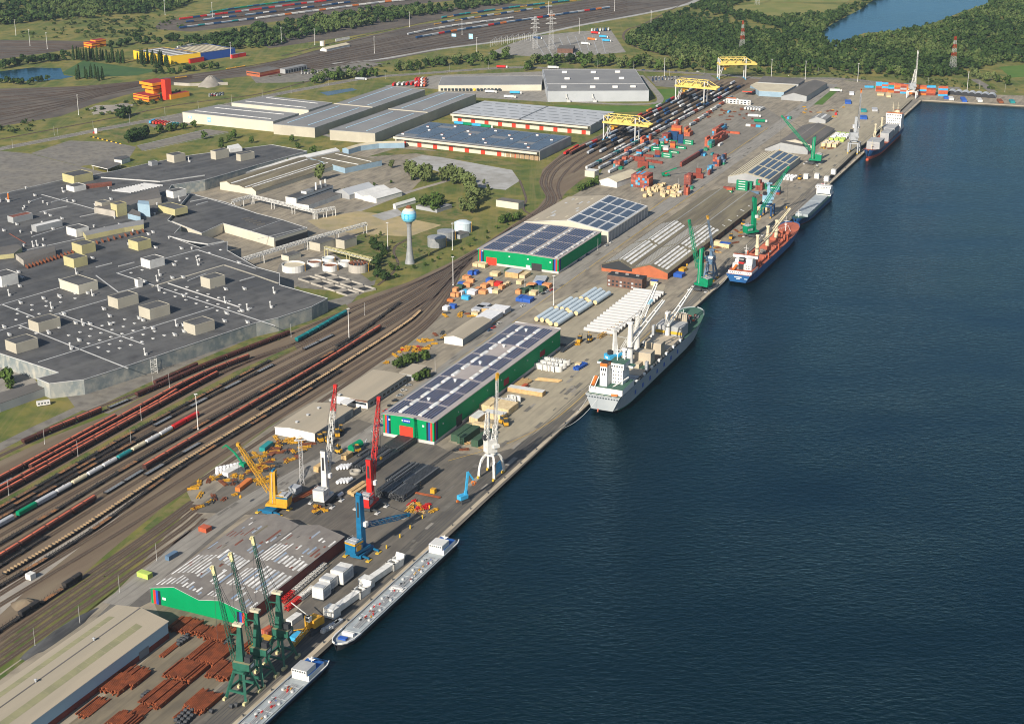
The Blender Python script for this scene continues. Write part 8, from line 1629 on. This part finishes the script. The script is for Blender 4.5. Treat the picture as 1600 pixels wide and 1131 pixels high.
for x,w,m,lb in((1500,24,'tarp_blue','dark blue'),(1525,18,'p_white','long white'),(1557,20,'rust','rust brown'),(1576,16,'p_teal','teal'),(1474,9,'tarp_blue','blue'),(1481,16,'p_white','white')):box_thing('stored_load',lb+' load before the arched shelters','load',(x,153.5+(x-1474)*.05),97,w,6,2.8,m)
# ---------------------------------------------------------------- masts and pylons
def mast_proto(h,m='trim_white',r=.3,head=True):
 o=thing('light_mast','x','light mast');mb=MB();mb.lathe([(r*2,0),(r*2,.8),(r,.8),(r*.6,h)],m,8);mb.build('pole',o)
 if head:
  k_=1 if h>15 else .4
  mb=MB();mb.rect(-1.1*k_,1.1*k_,-.6*k_,.6*k_,h,h+.2,m)
  for k in range(3):mb.box((-.8+.8*k)*k_,-.6*k_,h-.3,.4*k_,.3,.3,'galv');mb.box((-.8+.8*k)*k_,.6*k_,h-.3,.4*k_,.3,.3,'galv')
  mb.build('lamp_head',o)
 return Proto(o)
M25=mast_proto(25.5);M12=mast_proto(11,'galv',.12,False)
for(x,y),w in{(309.5,671):'in the middle of the rail yard',(545.5,531):'beside the track fan',(708,446):'at the edge of the crate yard',(707,391):'behind the grey tanks',(606,390):'by the sandy ground',(865,477):'on the road by the pale tubes',(123,180):'beside the far gravel heap',(258,24):'in the farthest yard',(332,27):'in the farthest yard, second',(25,56):'at the top left yard',(47,72):'at the top left yard, second',(74,77):'at the top left yard, third',(440,68):'before the far wood',(492,71):'beside the far white tank',(640,43):'in the far middle yard',(585,84):'before the far shed',(361,93):'beside the blue hall',(722,55):'by the silver train',(1017,40):'on the long rail embankment',(905,53):'at the truck park',(1258,124):'behind the dark warehouses',(960,18):'beside the far container train',(857,25):'in the far middle yard, second',(1511,142):'at the basin end',(1340,128):'at the gate road',(1205,121):'at the end of the rail terminal',(1038,119):'at the car park by the lawn',(745,85):'at the substation'}.items():M25.put(G(x,y)+Vector((0,0,.1)),R(20),'tall slender light mast standing '+w,'light masts '+w)
for x,y in((70,694),(265,606),(122,713),(221,657),(14,774),(245,876),(187,926),(125,975),(55,1010),(205,695),(240,610),(455,527),(570,493),(485,487),(146,203),(85,212),(91,215),(203,192),(258,181),(310,170),(362,161),(410,152),(455,146),(513,133),(602,124),(655,116),(702,111),(763,108),(820,107),(868,103),(934,106),(990,108),(884,389),(908,403),(934,391),(820,450),(842,462),(680,580),(1000,330),(1060,295),(1090,270),(20,232),(1046,121),(1100,116),(1150,108),(1218,113),(1278,117),(1450,133),(1570,144),(1530,140)):M12.put(G(x,y)+Vector((0,0,.1)),R(20),'short grey lamp post along the tracks and roads','short lamp posts')
def lattice_tower(name,label,p,h,w0,w1,ms,arms=()):
 o=thing(name,label,'pylon',G(*p),R(15));n=len(ms)
 for k,m in enumerate(ms):mb=MB();a,b=k/n,(k+1)/n;mb.lattice((0,0,h*a),(0,0,h*b),w0+(w1-w0)*a,w0+(w1-w0)*b,3,.17,m);mb.build('tower_section',o)
 for z,l in arms:mb=MB();mb.bar((-l,0,z),(l,0,z),.6,'galv');mb.bar((-l,0,z),(0,0,z+3),.4,'galv');mb.bar((l,0,z),(0,0,z+3),.4,'galv');mb.build('cross_arm',o)
 return o
lattice_tower('lattice_pylon','red and white topped lattice pylon rising from the wood',(1159,79),46,7,1.8,('galv','galv','galv','p_red','p_white','p_red','p_white','p_red'));lattice_tower('lattice_pylon','red and white lattice pylon beside the lake wood',(1488,113),52,8,2,('galv','galv','galv','galv','p_red','p_white','p_red','p_white','p_red'))
lattice_tower('lattice_pylon','grey power pylon left of the truck park',(836,78),52,8,2,('galv',)*5,((34,8),(41,7),(47,6)));lattice_tower('lattice_pylon','grey power pylon at the striped truck park',(861,79),62,8,2,('galv',)*6,((42,9),(49,8),(56,7)));lattice_tower('lattice_pylon','grey lattice pylon at the top of the meadow',(1183,8),44,7,2,('galv',)*4,((34,6),));lattice_tower('lattice_mast','grey lattice floodlight mast between yellow and white cranes',(472,757),30,2.4,1.8,('galv',)*3,((30,3.5),));lattice_tower('scaffold_tower','small pale scaffold tower at the factory wall',(241,582),11,4.5,4.5,('trim_white',)*2)
ga=lattice_tower('antenna_mast','white antenna mast behind the dark warehouses',(1232,119),1.2,.5,.5,('p_white',));
# substation frames
o=thing('switchyard','grey switchyard of thin steel frames beside the truck park','switchyard',G(800,74));O=G(800,74)
for i in range(8):
 mb=MB();a=G(766+i*9,74-i*1.4)-O
 for j in range(4):mb.bar(a+Vector((j*3,j*14,0)),a+Vector((j*3,j*14,9)),.35,'galv')
 mb.bar(a+Vector((0,0,9)),a+Vector((9,42,9)),.4,'galv');mb.build('steel_frame',o)
 # cope marks: bollards on the quay edge, yellow blocks along the crane road
bo=MB();bo.lathe([(.35,0),(.28,.5),(.5,.7),(.4,.95)],'steel_dark',8);BP=Proto(tag(bo.build('bollard'),'x','bollard'))
for k in range(66):BP.put(Qp(-1.4,60+k*25,.3),0,'black mooring bollard on the quay edge','bollards on the quay edge')
yb=MB();yb.lathe([(.45,0),(.45,2.2)],'line_yellow',8);YP=Proto(tag(yb.build('yellow_post'),'x','post'))
for p in((660,810),(641,826),(625,840),(604,857),(671,795)):YP.put(G(*p)+Vector((0,0,.13)),0,'yellow guard post along the crane road by the blue crane','yellow guard posts')
mb=MB()
def mark(px,w,m):P=smooth_path([G(*p)for p in px]);A=[p-P[0]for p in P];mb=MB();strip_on(mb,A,0,w,.16,m);tag(mb.build('road_marking',None,P[0]),None,None,None,'structure')
mark([(700,720),(800,690),(880,645),(960,570),(1060,480)],.35,'line_yellow');mark([(800,505),(890,440),(1000,362),(1100,292)],.4,'line_yellow');mark([(775,520),(700,575),(640,625)],.4,'line_yellow');mark([(1000,340),(1100,268),(1200,200)],.5,'line_yellow')
for k in range(9):mark([(850+12*k,86-.3*k),(834+13*k,60-.6*k)],.7,'roof_lgrey')
for k in range(12):mark([(575+8*(k%12),300+k*0),(577+8*(k%12),300.6)],.01,'line_white')if 0 else None
mark([(225,236.5),(357,207.5)],.8,'roof_lgrey');mark([(215,228),(320,203)],.8,'roof_lgrey')
for k in range(14):mb=MB();mb.box(0,0,0,1.2,2.6,1,'line_yellow' if k%2 else 'p_black');single(mb,'barrier_block','black and yellow barrier block along the parking lot','barrier',G(143+3.5*k,214.5+.85*k)+Vector((0,0,.08)),-R(115),'barrier blocks at the parking lot')
g=G(150,209);mb=MB();mb.rect(-1.5,1.5,-.4,.4,0,6.5,'trim_white');mb.rect(-3.6,-1.6,-.4,.4,0,2.2,'p_red');single(mb,'entrance_sign','upright white entrance sign beside the parking lot','sign',g+Vector((0,0,.08)))
# ---------------------------------------------------------------- the farthest wagons and containers, each kind as one mass
for pre,keep,nm in(('freight_wagon',285,'distant_wagons'),('shipping_container',290,'distant_containers')):
 wg=[o for o in COL.objects if o.name.startswith(pre)and o.parent is None and o.get('label')!='x']
 wg.sort(key=lambda o:o.location.y);mb=MB()
 for o in wg[keep:]:
  mt=Matrix.Translation(o.location)@Matrix.Rotation(o.rotation_euler.z,4,'Z')
  for c in[o]+list(o.children):
   if c.name.startswith('bogie')or c.type!='MESH':continue
   b=len(mb.v);mb.v+=[tuple(mt@v.co)for v in c.data.vertices];ns=[m.name for m in c.data.materials]
   for p in c.data.polygons:mb.f.append(tuple(b+i for i in p.vertices));mb.mi.append(mb.m(ns[p.material_index]))
 tag(mb.build(nm),None,None,None,'stuff')
 for o in wg[keep:]:
  for c in list(o.children):bpy.data.objects.remove(c)
  bpy.data.objects.remove(o)
for o in[o for o in COL.objects if o.get('label')=='x']:
 for c in list(o.children):bpy.data.objects.remove(c)
 bpy.data.objects.remove(o)
 # worn patches in the paving
mb=MB();pc=random.Random(31);RP=Path([(330,822),(480,735),(620,650),(750,538),(900,422),(1090,288),(1300,132)])
for k in range(190):
 if k%3:p=Qp(pc.uniform(-36,-5),pc.uniform(40,1680))
 else:q,t_=RP.at(pc.uniform(0,RP.c[-1]));p=q+Vector((t_.y,-t_.x,0))*pc.uniform(-9,9)
 w,l=pc.uniform(.8,3.2),pc.uniform(2,16);u,v=QN*w/2,QD*l/2;z=.165+k*.0004;mb.poly([(*(p+a*u+b*v).xy,z)for a,b in((-1,-1),(-1,1),(1,1),(1,-1))],pc.choice(['patch_dark','patch_dark','patch_pale']))
mb.poly;tag(mb.build('paving_patches'),None,None,None,'structure')
# fittings hang on the part that carries them
CARRY=dict(roof_vent='roof',roof_fan='roof',roof_stack='roof',roof_chimney='roof',chimney='roof',roof_light='roof',roof_hatch='roof',skylight='roof',jib_head='jib',tower_head='tower',tower_slot='tower',ladder=('tower','shell'),lid='shell',railing=('machine_house','deck'),sign_mark='sign',cap='bowl',panel='bowl',radar_post='superstructure',lamp_head='pole',hook_block='rope')
for o in[o for o in COL.objects if o.parent is None and o.type=='EMPTY']:
 ch=list(o.children);by={}
 for c in ch:by.setdefault(c.name.split('.')[0],c)
 for c in ch:
  w=CARRY.get(c.name.split('.')[0]);w=(w,)if isinstance(w,str)else w or()
  q=next((by[k]for k in w if k in by),None)
  if q is None or q is c:continue
  m0,m1=c.matrix_basis.copy(),q.matrix_basis.copy();c.parent=q;c.matrix_basis=m1.inverted()@m0
